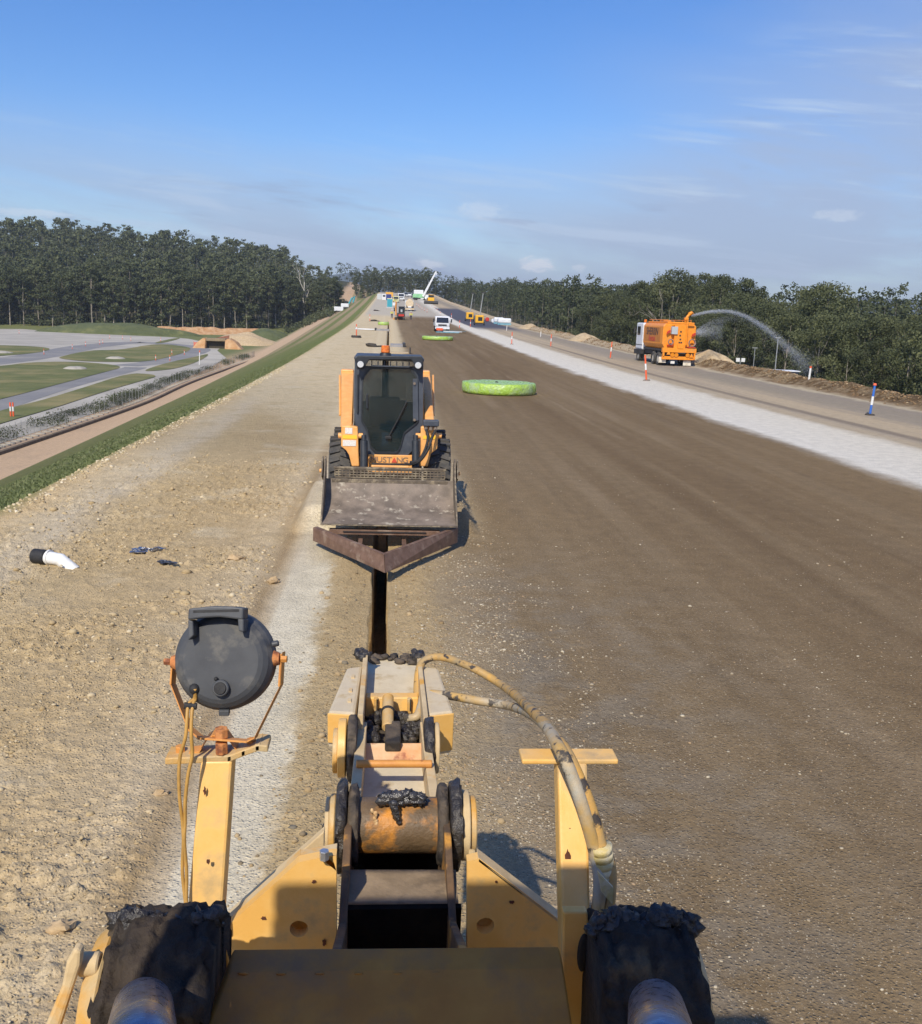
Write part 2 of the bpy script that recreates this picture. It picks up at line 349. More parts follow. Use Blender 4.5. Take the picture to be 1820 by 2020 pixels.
    asph = mth('MULTIPLY', mth('MULTIPLY', mr(Y, 150, 175), mr(X, 13.8, 14.6)), mr(X, 21.8, 21.2))
    c = mix(mth('MULTIPLY', asph, mr(Y, 330, 300)), c, lin((84, 84, 92)))
    # pale far hard-stand
    c = mix(mth('MULTIPLY', mth('MULTIPLY', mr(Y, 215, 240), mth('MULTIPLY', mr(X, -6, -5), mr(X, 14, 12))), .85), c, lin((182, 174, 158)))
    # batter: alternate grassy and dirt benches further away
    bt = mth('MULTIPLY', mr(X, -6.6, -7.2), mr(X, -26, -24))
    c = mix(mth('MULTIPLY', mth('MULTIPLY', bt, mr(Y, 120, 260)), mr(mth('ABSOLUTE', mth('SUBTRACT', mth('FRACT', mth('MULTIPLY', mth('ADD', X, w1), .17)), .5)), .18, .30)), c, lin((162, 142, 112)))
    c = mix(mth('MULTIPLY', bt, mth('MULTIPLY', mr(nz(1.3, 6, .7), .48, .64), .6)), c, lin((146, 140, 88)))
    c = mix(mth('MULTIPLY', mth('MULTIPLY', mr(X, -24, -27), mr(nz(.3, 6, .7, mp(1, .5)), .5, .65)), .4), c, lin((164, 142, 118)))
    # right side beyond the spoil: dark scrubby ground
    c = mix(mr(X, 26.3, 27.5), c, lin((84, 82, 54)))
    c = mix(mth('MULTIPLY', mth('MULTIPLY', mr(X, 23.5, 24.3), mr(X, 27.5, 26.5)), mth('MULTIPLY', mr(nz(1.4, 6, .7), .42, .6), mr(Y, 30, 90, .35, 1))), c, lin((190, 168, 132)))
    c = mix(mth('MULTIPLY', mth('MULTIPLY', mr(X, 23.5, 24.3), mr(X, 27.5, 26.5)), mr(Y, 72, 84)), c, lin((192, 172, 140)))
    # left natural ground far away under the forest
    c = mix(mr(X, -34, -44), c, lin((112, 116, 70)))
    c = mix(mth('MULTIPLY', mr(X, -30, -36), mr(Y, 480, 540)), c, lin((70, 70, 46)))
    # grain: mottling at several sizes
    g1 = mr(nz(26, 6, .75), .25, .75, .68, 1.32, False); g2 = mr(nz(3.2, 5, .6), .3, .7, .88, 1.12, False)
    gg = mth('MULTIPLY', g1, g2); cmb = N.new('ShaderNodeCombineXYZ')
    for i in range(3): L.new(gg, cmb.inputs[i])
    c = mix(mr(Y, 80, 250, 1, .35), c, cmb.outputs[0], 'MULTIPLY')
    # pale aggregate chips showing in the surface
    chips = mth('MULTIPLY', mr(vor(34), .26, .12), mr(vor(34, 'Color'), .72, .80))
    chips = mth('MULTIPLY', chips, mth('MULTIPLY', mr(X, -.4, .6, .5, 1), mr(Y, 40, 16)))
    c = mix(mth('MULTIPLY', chips, .7), c, lin((214, 200, 172)))
    ch2 = mth('MULTIPLY', mr(vor(75), .34, .14), mr(vor(75, 'Color'), .60, .70))
    c = mix(mth('MULTIPLY', mth('MULTIPLY', ch2, mr(Y, 22, 8)), .6), c, lin((205, 192, 168)))
    dk2 = mth('MULTIPLY', mr(vor(48), .3, .12), mr(vor(48, 'Color'), .22, .16))
    c = mix(mth('MULTIPLY', mth('MULTIPLY', dk2, mr(Y, 26, 10)), .5), c, lin((92, 78, 60)))
    L.new(c, b.inputs['Base Color'])
    bp = N.new('ShaderNodeBump'); bp.inputs['Strength'].default_value = .9; bp.inputs['Distance'].default_value = .03
    hgt = mth('ADD', mth('MULTIPLY', nz(18, 6, .7), .8), mth('MULTIPLY', mr(vor(38), .0, .5, 1, 0), .35))
    L.new(hgt, bp.inputs['Height'])
    bp2 = N.new('ShaderNodeBump'); bp2.inputs['Distance'].default_value = .22
    clod = mth('MULTIPLY', mth('MULTIPLY', mr(X, -1.2, -2.2), mr(X, -6.8, -6.2)), mr(Y, 20, 26))
    far = mth('MAXIMUM', mth('MULTIPLY', clod, mr(yy, 45, 25, .15, .55)), mth('MULTIPLY', mth('MULTIPLY', mr(X, 23.6, 24.2), mr(X, 27, 26)), .9))
    far = mth('MAXIMUM', far, mth('MULTIPLY', bt, .9))
    L.new(far, bp2.inputs['Strength']); L.new(nz(4.5, 6, .7), bp2.inputs['Height']); L.new(bp.outputs[0], bp2.inputs['Normal']); L.new(bp2.outputs[0], b.inputs['Normal'])
    return m
GM = ground_mat()
STRIPS = [(-4000, -45, 'ground'), (-45, -25.7, 'dirt_track'), (-25.7, -6.3, 'embankment'), (-6.3, -1.3, 'shoulder'), (-1.3, .9, 'trench_ground'), (.9, 11.9, 'road'), (11.9, 15.9, 'gravel_strip'), (15.9, 23.4, 'haul_road'), (23.4, 26.5, 'spoil_bank'), (26.5, 4000, 'ground')]
def grids():
    acc = {}
    def grid(xs, ys, zf, skip=None, warp=None):
        X, Y = np.meshgrid(xs, ys); Z = zf(X, Y)
        if warp is not None: X = warp(X, Y)
        nx = len(xs); V = np.stack([X.ravel(), Y.ravel(), Z.ravel()], 1)
        i, j = np.meshgrid(np.arange(nx-1), np.arange(len(ys)-1)); i = i.ravel(); j = j.ravel()
        xm = (xs[i]+xs[i+1])/2; ym = (ys[j]+ys[j+1])/2
        F = np.stack([j*nx+i, j*nx+i+1, (j+1)*nx+i+1, (j+1)*nx+i], 1)
        ok = np.ones(len(F), bool) if skip is None else ~skip(xm, ym)
        for a, b, nm in STRIPS:
            s = ok & (xm > a) & (xm < b)
            if s.any():
                f = F[s]; u_, inv = np.unique(f, return_inverse=True); acc.setdefault(nm, []).append((V[u_], inv.reshape(f.shape)))
    # far/outer
    T0, T1 = -.15, .04
    xs = np.unique(np.round(np.concatenate([-np.geomspace(45, 4000, 40), np.linspace(-45, -25.7, 14), np.linspace(-25.7, -7, 24), [-7, -6.65, -6.3], np.linspace(-6.3, -1.3, 12), np.linspace(-1.3, -.35, 4), [T0-.02, T0, T1, T1+.02, .9], np.linspace(.9, 8, 8), np.linspace(8, 11.9, 4), np.linspace(11.9, 15.9, 4), np.linspace(15.9, 23.4, 7), np.linspace(23.4, 26.5, 14), np.linspace(26.5, 60, 14), np.geomspace(60, 4000, 40)]), 4))
    ys = np.unique(np.round(np.concatenate([[-60, -20, -5, 3], np.linspace(3, 24, 22), np.geomspace(24, 200, 160), np.geomspace(200, 900, 120), np.geomspace(900, 9000, 40)]), 4))
    def zf(X, Y):
        z = ground(X, Y); z = z+np.where((X > T0-.001) & (X < T1+.001) & (Y > 3) & (Y < 195), -1.6, 0)
        rough = (fbm(X*1.1, Y*1.1, 3, 77)-.5)*.25*np.where((X > 23.4) & (X < 26.5) & (Y < 250), 1, 0)
        return z+rough
    grid(xs, ys, zf, skip=lambda x, y: (x > -7) & (x < 8) & (y > 3) & (y < 24))
    # near, fine
    a = np.arange(-7, -.2, .026); b_ = np.arange(.1, 8, .03)
    xs = np.unique(np.round(np.concatenate([a, [-7, -6.3, -1.3, .9], np.linspace(-.2, T0-.012, 4), [T0, -.10, 0, T1, T1+.012], b_, [8]]), 4)); keep = np.concatenate([[True], np.diff(xs) > .004]); xs = xs[keep]
    for q in (-6.3, -1.3, .9): 
        k = np.argmin(abs(xs-q)); xs[k] = q
    ys = np.geomspace(3, 24, 560); ys[0] = 3; ys[-1] = 24
    def zn(X, Y):
        z = ground(X, Y)+detail(X, Y)+mound(X, Y)
        wob = .0
        return np.where((X > T0-.001) & (X < T1+.001), -1.6+.1*fbm(X*5, Y*5, 3, 4), z)
    def wp(X, Y):
        near_t = np.exp(-((X-(T0+T1)/2)/.16)**2); sgn = np.where(X < (T0+T1)/2, 1, 0)
        wl = (fbm(X*0+Y*2.2, X*0+1.3, 4, 8)-.5)*.15; wr = (fbm(X*0+Y*2.0, X*0+7.3, 4, 9)-.5)*.13+.02*(Y < 12)
        return X+near_t*S((24-Y)/4)*np.where(sgn > 0, wl, wr)
    grid(xs, ys, zn, warp=wp)
    for nm, parts in acc.items():
        V = []; F = []; n = 0
        for v, f in parts: V.append(v); F.append(f+n); n += len(v)
        o = mesh_np(nm, np.concatenate(V), np.concatenate(F), GM, True); o['kind'] = 'structure'
grids()
def gz(x, Y): return float(ground(np.array([float(x)]), np.array([float(Y)]))[0])
def gp(px, py):   # point where the sight line meets the ground
    d = ray(px, py); Y = 5.0
    while Y < 1500:
        p = Vector((0, 0, HC))+d*Y
        if p.z < gz(p.x, p.y): break
        Y *= 1.01
    lo, hi = Y/1.01, Y
    for _ in range(20):
        Y = (lo+hi)/2; p = Vector((0, 0, HC))+d*Y
        if p.z < gz(p.x, p.y): hi = Y
        else: lo = Y
    return Vector((p.x, p.y, gz(p.x, p.y)))
# trench side walls are part of the grid; loose stones and clods
def ico():
    t = (1+5**.5)/2; v = np.array([(-1,t,0),(1,t,0),(-1,-t,0),(1,-t,0),(0,-1,t),(0,1,t),(0,-1,-t),(0,1,-t),(t,0,-1),(t,0,1),(-t,0,-1),(-t,0,1)], float); v /= np.linalg.norm(v[0])
    f = np.array([(0,11,5),(0,5,1),(0,1,7),(0,7,10),(0,10,11),(1,5,9),(5,11,4),(11,10,2),(10,7,6),(7,1,8),(3,9,4),(3,4,2),(3,2,6),(3,6,8),(3,8,9),(4,9,5),(2,4,11),(6,2,10),(8,6,7),(9,8,1)]); return v, f
IV, IF = ico()
def scatter(name, P, size, mat, label, cat, flat=.6, kind='stuff', shades=True):
    n = len(P); sc3 = size[:, None, None]*RNG.uniform(.6, 1.25, (n, 1, 3)); v = IV[None]*(1+RNG.uniform(-.22, .22, (n, 12, 1)))*sc3
    v[:, :, 2] *= flat; a = RNG.uniform(0, 6.28, n); c, s = np.cos(a), np.sin(a); x = v[:, :, 0]*c[:, None]-v[:, :, 1]*s[:, None]; y = v[:, :, 0]*s[:, None]+v[:, :, 1]*c[:, None]
    v = np.stack([x, y, v[:, :, 2]], 2)+P[:, None, :]
    F = (IF[None]+12*np.arange(n)[:, None, None]).reshape(-1, 3)
    o = mesh_np(name, v.reshape(-1, 3), F, mat); tag(o, label, cat, None, kind); return o
def stonemat(name, cs):
    m = bpy.data.materials.new(name); m.use_nodes = True; N = m.node_tree.nodes; L = m.node_tree.links; b = N['Principled BSDF']; b.inputs['Roughness'].default_value = .9; b.inputs['Specular IOR Level'].default_value = .25
    g = N.new('ShaderNodeNewGeometry'); r = N.new('ShaderNodeValToRGB'); L.new(g.outputs['Random Per Island'], r.inputs[0]); e = r.color_ramp.elements; r.color_ramp.interpolation = 'LINEAR'
    for i, c in enumerate(cs):
        q = e[i] if i < 2 else e.new(i/(len(cs)-1)); q.position = i/(len(cs)-1); q.color = (*lin(c), 1)
    L.new(r.outputs[0], b.inputs['Base Color']); return m
def surf(x, Y): return ground(x, Y)+detail(x, Y)+mound(x, Y)
def gravel():
    n = 20000; Y = np.sort(RNG.uniform(24**-1., 3.6**-1., n)**-1.); x = RNG.uniform(-6.3, -1.5, n); k = fbm(x*.9, Y*.9, 3, 33) > .40+RNG.uniform(-.12, .12, n)
    x, Y = x[k], Y[k]; s = np.clip(RNG.lognormal(-4.6, .55, len(x)), .004, .045)*np.clip(Y/9, .5, 1.3)
    scatter('clods', np.stack([x, Y, surf(x, Y)+s*.12], 1), s, stonemat('clod_soil', [(164, 142, 104), (184, 164, 128), (174, 154, 116), (198, 180, 146), (168, 148, 110), (210, 196, 166)]), 'loose tan clods and stones over the churned left shoulder', 'gravel', .65)
    n = 20000; Y = RNG.uniform(24**-1., 3.6**-1., n)**-1.; x = RNG.uniform(.25, 9, n)**1.0; x = np.where(RNG.random(n) < .72, np.clip(RNG.normal(1.0, .5, n), .15, 3), x); s = np.clip(RNG.lognormal(-5.1, .45, n), .003, .018)*np.clip(Y/7, .7, 1.35)
    k = fbm(x*1.5, Y*1.5, 3, 51) > .45; x, Y, s = x[k], Y[k], s[k]
    scatter('chippings', np.stack([x, Y, surf(x, Y)+s*.1], 1), s, stonemat('chip_stone', [(176, 162, 136), (150, 136, 114), (196, 184, 158), (134, 120, 102), (178, 150, 114)]), 'pale stone chippings strewn over the brown road base', 'gravel', .55)
    n = 2600; Y = RNG.uniform(18**-1., 3.6**-1., n)**-1.; sd_ = RNG.random(n) < .5; x = np.where(sd_, RNG.normal(-.42, .2, n), RNG.normal(.34, .2, n)); x = np.where((x > -.2) & (x < .1), np.where(x < -.05, -.25, .14), x); s = np.clip(RNG.lognormal(-4.6, .5, n), .004, .035)
    scatter('trench_spoil', np.stack([x, Y, surf(x, Y)+s*.15], 1), s, MC.get('x') or stonemat('spoil_soil', [(156, 134, 98), (176, 154, 118), (140, 118, 84), (120, 112, 96)]), 'crumbly soil along both lips of the trench', 'gravel', .7)
    n = 5000; Y = RNG.uniform(25, 180, n); x = RNG.normal(24.9, .55, n); s = RNG.uniform(.03, .09, n)
    scatter('bank_rubble', np.stack([x, Y, ground(x, Y)+.0], 1), s, stonemat('bank_soil', [(120, 96, 70), (146, 120, 88), (104, 84, 60), (180, 158, 124)]), 'rubble along the low spoil bank right of the haul road', 'gravel', .7)
    n = 1500; Y = RNG.uniform(16, 60, n); x = RNG.normal(-6.15, .14, n); s = np.clip(RNG.lognormal(-3.9, .5, n), .01, .06)
    scatter('edge_stones', np.stack([x, Y, surf(x, Y)+s*.1], 1), s, stonemat('edge_stone', [(206, 190, 154), (180, 160, 120), (222, 210, 184)]), 'pale stones along the top edge of the grassed batter', 'gravel', .7)
gravel()
# ================================================================ the machine we look out of
YEL = M('machine_yellow', lin((232, 180, 96)), lin((238, 192, 116)), 9, .42, 0, .12, 120, lin((196, 164, 112)), 9, (.53, .70), .5, 8)
YELD = M('machine_yellow_dusty', lin((196, 172, 132)), lin((212, 188, 146)), 12, .7, 0, .2, 90, lin((214, 160, 76)), 7, (.56, .68), .35)
YELT = M('yellow_worn', lin((210, 156, 66)), lin((196, 172, 128)), 8, .5, 0, .25, 80, lin((96, 62, 36)), 10, (.60, .72))
OCH = M('ochre_paint', lin((214, 150, 74)), lin((200, 134, 66)), 16, .55, 0, .15, 160, lin((150, 92, 52)), 22, (.60, .72))
RUST = M('rusty_paint', lin((190, 118, 66)), lin((206, 140, 84)), 20, .75, 0, .3, 160, lin((128, 76, 50)), 30, (.5, .62))
GREASE = M('black_grease', lin((44, 41, 40)), lin((62, 57, 53)), 26, .42, 0, .9, 55, lin((92, 80, 64)), 14, (.60, .74), .6)
GREASED = M('dusty_grease', lin((96, 84, 70)), lin((72, 64, 56)), 22, .8, 0, .6, 80, lin((46, 42, 40)), 10, (.50, .58))
CHROME = M('chrome_rod', (.20, .26, .40), (.15, .20, .32), 30, .3, .85)  # dark blue tint puts sky reflection and shade into the chrome colour
LAMPM = M('lamp_plastic', lin((68, 70, 74)), lin((80, 82, 85)), 9, .6, 0, .06, 200, lin((118, 114, 106)), 13, (.53, .72), .4, 9)
LAMPR = M('lamp_rib_plastic', lin((66, 68, 72)), lin((78, 80, 83)), 20, .5, 0, .05, 200)
MATT = M('matt_shade_black', lin((26, 24, 22)), lin((36, 32, 28)), 12, .98, 0, .5, 60, spec=.05)  # black colour stands in for the deep shade inside the boom well
BLK = M('black_rubber', lin((34, 34, 36)), lin((46, 45, 45)), 20, .7, 0, .2, 120)
def barrel_mat():
    m = M('barrel_rust', lin((112, 92, 68)), lin((96, 78, 56)), 14, .55, 0, .45, 90, lin((208, 138, 48)), 8.5, (.50, .66), .5, 7); return m
BARREL = barrel_mat()
MO = Vector((.05, 1.2, 0))
LD = empty('wheel_loader', MO, 'yellow machine front end in the foreground with greasy pins, a boom and twin light posts', 'loader')
def P(): return MB(MO)
def plate(pts, Y, th): return P().prism([at(x, y, Y) for x, y in pts], (0, th, 0))
# cross member in front of the cab
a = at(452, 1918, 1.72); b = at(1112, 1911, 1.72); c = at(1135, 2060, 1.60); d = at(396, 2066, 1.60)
P().prism([a, b, c, d], (0, .05, .015)).build('cross_member', M('worn_yellow_shade_toned', lin((192, 136, 56)), lin((176, 120, 46)), 7, .5, 0, .1, 90, lin((140, 108, 70)), 6, (.48, .72), .4, 8), LD, bevel=.004)  # worn yellow, darkened in its base colour to stand for the cab's shade
# tower plates: face, rim flange, hole boss
def hole_plate(name, pts, Y, hx, hy, hr):
    w = [at(x, y, Y) for x, y in pts]; hc = at(hx, hy, Y); n = 24; k = len(w)
    rng_ = [hc+Vector((math.cos(2*math.pi*i/n)*hr, 0, math.sin(2*math.pi*i/n)*hr)) for i in range(n)]
    # dense outline matched to the hole by angle
    out = []
    for i in range(n):
        dr = Vector((math.cos(2*math.pi*i/n), 0, math.sin(2*math.pi*i/n))); best = None
        for j in range(k):
            p, q = w[j], w[(j+1) % k]; e = q-p; den = dr.x*e.z-dr.z*e.x
            if abs(den) < 1e-9: continue
            t = ((p.x-hc.x)*e.z-(p.z-hc.z)*e.x)/den; s_ = ((p.x-hc.x)*dr.z-(p.z-hc.z)*dr.x)/den
            if t > 0 and -1e-6 <= s_ <= 1+1e-6 and (best is None or t < best): best = t
        out.append(hc+dr*(best or hr*1.5))
    mb = P(); V = rng_+out+[p+Vector((0, .03, 0)) for p in rng_]
    F = [(i, (i+1) % n, n+(i+1) % n, n+i) for i in range(n)]+[(i, 2*n+i, 2*n+(i+1) % n, (i+1) % n) for i in range(n)]
    mb.add(V, F)
    # corner fillers so that the true corners stay sharp
    for j in range(k):
        c_ = w[j]; an = math.atan2(c_.z-hc.z, c_.x-hc.x) % (2*math.pi); i = int(an/(2*math.pi)*n) % n
        mb.add([out[i], c_, out[(i+1) % n]], [(0, 1, 2)])
    for j in range(k):
        p, q = w[j], w[(j+1) % k]; v = Vector((0, .03, 0)); mb.add([p, q, q+v, p+v], [(0, 1, 2, 3)])
    o = mb.build(name, YEL, LD); return o
TP1 = [(444, 1832), (588, 1702), (655, 1688), (664, 1688), (664, 1926), (450, 1926)]
TP2 = [(922, 1926), (922, 1700), (946, 1694), (1112, 1822), (1116, 1926)]
hole_plate('tower_plate', TP1, 2.12, 590, 1833, .022); hole_plate('tower_plate', TP2, 2.12, 958, 1827, .022)
# black recess seen through the two holes
for hx, hy in ((590, 1833), (958, 1827)):
    q = at(hx, hy, 2.152); P().cyl(q, q+Vector((0, .02, 0)), .03, n=20).build('hole_boss', YELT, LD)
def flange(p0, p1, Y0, Y1, w, th=.012, mat=YELD):
    a = at(*p0, Y0); b = at(*p1, Y1); P().prism([a, b, b+Vector((0, w, 0)), a+Vector((0, w, 0))], (0, 0, -th)).build('rim_flange', mat, LD, bevel=.002)
flange((440, 1836), (590, 1700), 2.13, 2.13, .06); flange((590, 1699), (664, 1685), 2.13, 2.13, .05)
flange((944, 1692), (1114, 1822), 2.12, 2.12, .045)
a = at(438, 1818, 2.34); b = at(640, 1640, 2.34); P().prism([a, b, b+Vector((0, .0, -.05)), a+Vector((0, 0, -.05))], (0, .03, 0)).build('rear_flange', YELD, LD, bevel=.003)
for t in (.3, .62):
    q = a.lerp(b, t); P().box(q+Vector((0, -.03, -.03)), (.012, .06, .05)).build('flange_gusset', YELD, LD)
a = at(1060, 1795, 2.34); b = at(1112, 1800, 2.34); P().prism([a, b, b+Vector((0, 0, -.10)), a+Vector((0, 0, -.10))], (0, .03, 0)).build('rear_flange', YELD, LD, bevel=.003)
# little shiny fitting on the left plate
q = at(640, 1690, 2.10); P().cyl(q+Vector((0, 0, -.008)), q+Vector((0, 0, .016)), .012, n=6).build('bolt', M('zinc', (.6, .62, .66), (.5, .5, .5), 30, .35, .8), LD, bevel=.002)
# cheeks of the boom well: two rusty vertical plates running forward from the cross member
AX = at(785, 1628, 2.56)   # barrel axis
def cheek(px0, px1):
    a0 = at(px0, 1926, 1.80); xL, xR = a0.x, at(px1, 1926, 1.80).x
    prof = [(1.80, a0.z-.35), (1.80, a0.z+.05), (2.16, 1.93), (2.42, 2.02), (2.56, 2.03), (2.66, 1.98), (2.62, 1.7), (2.5, 1.45)]
    P().prism([(xL, y, z) for y, z in prof], (xR-xL, 0, 0)).build('cheek_plate', M('stained_plate', lin((120, 92, 62)), lin((82, 66, 50)), 9, .7, 0, .3, 90, lin((196, 140, 60)), 6, (.56, .66)), LD, bevel=.004)
cheek(652, 672); cheek(910, 928)
# floor plate between the cheeks, curved lip
a0 = at(684, 1760, 2.22); b0 = at(906, 1760, 2.22); a1 = at(690, 1716, 2.36); b1 = at(900, 1716, 2.36)
mb = P(); n = 8; V = []
for i in range(n+1):
    t = i/n; za = a0.lerp(a1, t)+Vector((0, 0, -.03*math.cos(t*1.57)+.0)); zb = b0.lerp(b1, t)+Vector((0, 0, -.03*math.cos(t*1.57)))
    V += [za, zb, za+Vector((0, .0, -.012)), zb+Vector((0, 0, -.012))]
F = []
for i in range(n): F += [(4*i, 4*i+1, 4*i+5, 4*i+4), (4*i+2, 4*i+6, 4*i+7, 4*i+3)]
F += [(0, 2, 3, 1), (4*n, 4*n+1, 4*n+3, 4*n+2)]
mb.add(V, F).build('lip_plate', M('dusty_brown_plate', lin((150, 130, 104)), lin((128, 110, 86)), 9, .8, 0, .3, 60, lin((92, 80, 66)), 6, (.55, .68)), LD, smooth=True)
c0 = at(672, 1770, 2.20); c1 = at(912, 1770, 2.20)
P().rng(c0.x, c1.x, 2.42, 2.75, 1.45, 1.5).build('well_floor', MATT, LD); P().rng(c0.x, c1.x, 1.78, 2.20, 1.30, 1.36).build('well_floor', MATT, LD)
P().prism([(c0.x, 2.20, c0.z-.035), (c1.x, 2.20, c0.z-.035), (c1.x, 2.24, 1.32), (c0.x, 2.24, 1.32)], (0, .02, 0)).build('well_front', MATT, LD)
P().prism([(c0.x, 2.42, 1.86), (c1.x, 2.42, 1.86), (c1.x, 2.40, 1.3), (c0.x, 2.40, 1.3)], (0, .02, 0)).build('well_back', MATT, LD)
P().rng(c0.x, c1.x, 2.66, 2.69, 1.40, 1.91).build('gap_shade_plate', MATT, LD)  # plate added so the open gap under the barrel goes shade black
# barrel with its lumps of grease
ux = Vector((1, 0, 0)); br = .078
bl = at(708, 1628, 2.56).x; brx = at(862, 1628, 2.56).x
P().cyl((bl, AX.y, AX.z), (brx, AX.y, AX.z), br, n=48).build('pivot_barrel', BARREL, LD, auto=40)
def lumpy_disc(x0, x1, c, r, mat, name, amp=.06, fr=9, n=56, parent=LD, grow=1.0, seed=0, sweep=None, cyl_=True):
    mb = P(); V = []; F = []; m_ = 7
    prof = [(0, 0.0), (0, .80), (0.08, .95), (.3, 1.0), (.7, 1.0), (.92, .95), (1, .80), (1, 0.0)]
    for t, k in prof:
        for i in range(n):
            a = 2*math.pi*i/n; p = Vector((x0+(x1-x0)*t, math.cos(a)*r*k, math.sin(a)*r*k))
            q = mn.fractal(Vector((p.x*fr*5+seed, p.y*fr*4, p.z*fr*4)), 1, 2, 4); s_ = 1+amp*q*(k > .5)
            V.append(Vector((p.x+(amp*.02*q if 0 < t < 1 else 0), c[1]+p.y*s_, c[2]+p.z*s_)))
    for j in range(len(prof)-1): F += [(j*n+i, j*n+(i+1) % n, (j+1)*n+(i+1) % n, (j+1)*n+i) for i in range(n)]
    return mb.add(V, F).build(name, mat, parent, auto=50)
def X(px, py, Y): return at(px, py, Y).x
cy = (0, AX.y, AX.z)
lumpy_disc(X(687, 1628, 2.56), X(709, 1628, 2.56), cy, .112, GREASED, 'collar', .10, seed=1)
lumpy_disc(X(663, 1628, 2.56), X(686, 1628, 2.56), cy, .125, GREASE, 'grease_ring', .13, seed=2)
lumpy_disc(X(861, 1628, 2.56), X(883, 1628, 2.56), cy, .112, GREASED, 'collar', .08, seed=3)
lumpy_disc(X(884, 1628, 2.56), X(908, 1628, 2.56), cy, .125, GREASE, 'grease_ring', .12, seed=4)
for a_, b_, r_, mt in ((652, 663, .088, YELT), (643, 652, .080, YELD), (909, 924, .098, YELD), (925, 937, .082, YELT)):
    P().cyl((X(a_, 1628, 2.56), AX.y, AX.z), (X(b_, 1628, 2.56), AX.y, AX.z), r_, n=36, bev=.003).build('end_cap', mt, LD, auto=40)
q = at(930, 1712, 2.44); P().box(q, (.022, .05, .10), Matrix.Rotation(.3, 3, 'X')).build('lock_plate', YELT, LD, bevel=.008)
mb = P()
for i in range(16):
    q = at(644+random.uniform(-5, 7), 1632+i*4.2, 2.50); mb.ball(q, random.uniform(.009, .015), 8, 6, lump=.6, seed=i)
mb.build('grease_lump', GREASE, LD, smooth=True)
mb = P()
for i in range(34):
    t = random.random(); px = 752+t*78; py = 1578+random.uniform(-8, 9)-6*math.sin(t*3); mb.ball(at(px, py, 2.53), random.uniform(.009, .019), 10, 7, (1.3, 1, .8), .9, 10, seed=i)
for i in range(8): mb.ball(at(776+i*1.6, 1586+i*5, 2.49), .013-.0006*i, 8, 6, lump=.5, seed=i+50)
mb.build('grease_lump', M('wet_grease', lin((52, 50, 50)), lin((70, 68, 68)), 40, .22, 0, .6, 90, spec=.8), LD, smooth=True)
mb = P()
for i in range(7): mb.ball(at(738+i*1.2+random.uniform(-3, 3), 1600+i*5, 2.495), .006, 8, 6, (1, .5, 1.2), .6, seed=i)
mb.build('flaked_paint', M('flaked', lin((226, 196, 150)), lin((200, 160, 110)), 60, .7, 0, .3, 120), LD, smooth=True)
# boom arm: level box section going forward over the trench
ZB = 1.985
def T(px, py, z): return az(px, py, z)
def bar_top(p0, p1, wpx, z, dep, name, mat, sgn=1):
    a = T(*p0, z); b = T(*p1, z); a2 = T(p0[0]+wpx, p0[1], z); b2 = T(p1[0]+wpx*.85, p1[1], z)
    P().prism([a, b, b2, a2], (0, 0, -dep)).build(name, mat, LD, bevel=.003)
bar_top((690, 1572), (706, 1424), 22, ZB, .13, 'boom_side', YELD); bar_top((848, 1572), (829, 1424), 19, ZB, .13, 'boom_side', YELD)
a = T(712, 1588, ZB-.09); b = T(852, 1588, ZB-.09); c = T(838, 1505, ZB-.09); d = T(718, 1505, ZB-.09)
P().prism([a, b, c, d], (0, 0, -.02)).build('boom_floor', M('dusty_pale', lin((204, 190, 162)), lin((214, 200, 172)), 14, .85, 0, .15, 90, lin((180, 158, 120)), 9, (.55, .7), .2), LD, bevel=.002)
a = T(719, 1500, ZB-.085); b = T(836, 1500, ZB-.085); c = T(834, 1466, ZB-.045); d = T(722, 1466, ZB-.045)
P().prism([a, b, c, d], (0, .02, -.02)).build('boom_step', M('scorched_paint', lin((214, 186, 150)), lin((212, 150, 104)), 9, .75, 0, .15, 90, lin((150, 92, 74)), 13, (.56, .66), .3), LD, bevel=.002)
a = T(703, 1507, ZB+.012); b = T(853, 1507, ZB+.012); P().cyl(a, b, .0125, n=16, bev=.003).build('cross_rod', OCH, LD, auto=40)
# second pivot: greasy discs and the yellow boxes outside them
c2 = (0, T(780, 1470, ZB-.02).y, ZB-.03); Y2 = c2[1]
lumpy_disc(X(686, 1470, Y2), X(705, 1470, Y2), c2, .110, GREASED, 'collar', .12, seed=7)
lumpy_disc(X(836, 1470, Y2), X(856, 1470, Y2), c2, .105, GREASE, 'grease_ring', .14, seed=8)
P().cyl((X(668, 1470, Y2), Y2, c2[2]), (X(684, 1470, Y2), Y2, c2[2]), .098, n=36, bev=.003).build('end_cap', YEL, LD, auto=40)
P().cyl((X(658, 1470, Y2), Y2, c2[2]-.01), (X(668, 1470, Y2), Y2, c2[2]-.01), .075, n=36, bev=.003).build('end_cap', YELT, LD, auto=40)
P().cyl((X(857, 1470, Y2), Y2, c2[2]), (X(866, 1470, Y2), Y2, c2[2]), .085, n=36, bev=.003).build('end_cap', YELD, LD, auto=40)
def side_box(tops, drop, name):
    # top face follows the sight line corners; the near end is cut back under the top
    t = [T(x, y, ZB+.035) for x, y in tops]; mb = P(); lo = [p+Vector((0, 0, -drop)) for p in t]
    lo[2].y += .02; lo[3].y += .02
    mb.add(t+lo, [(0, 1, 2, 3), (7, 6, 5, 4), (0, 4, 5, 1), (1, 5, 6, 2), (2, 6, 7, 3), (3, 7, 4, 0)])
    return mb
DY = M('box_paint', lin((198, 182, 154)), lin((208, 192, 162)), 10, .75, 0, .15, 90, lin((184, 160, 118)), 10, (.56, .7), .3)
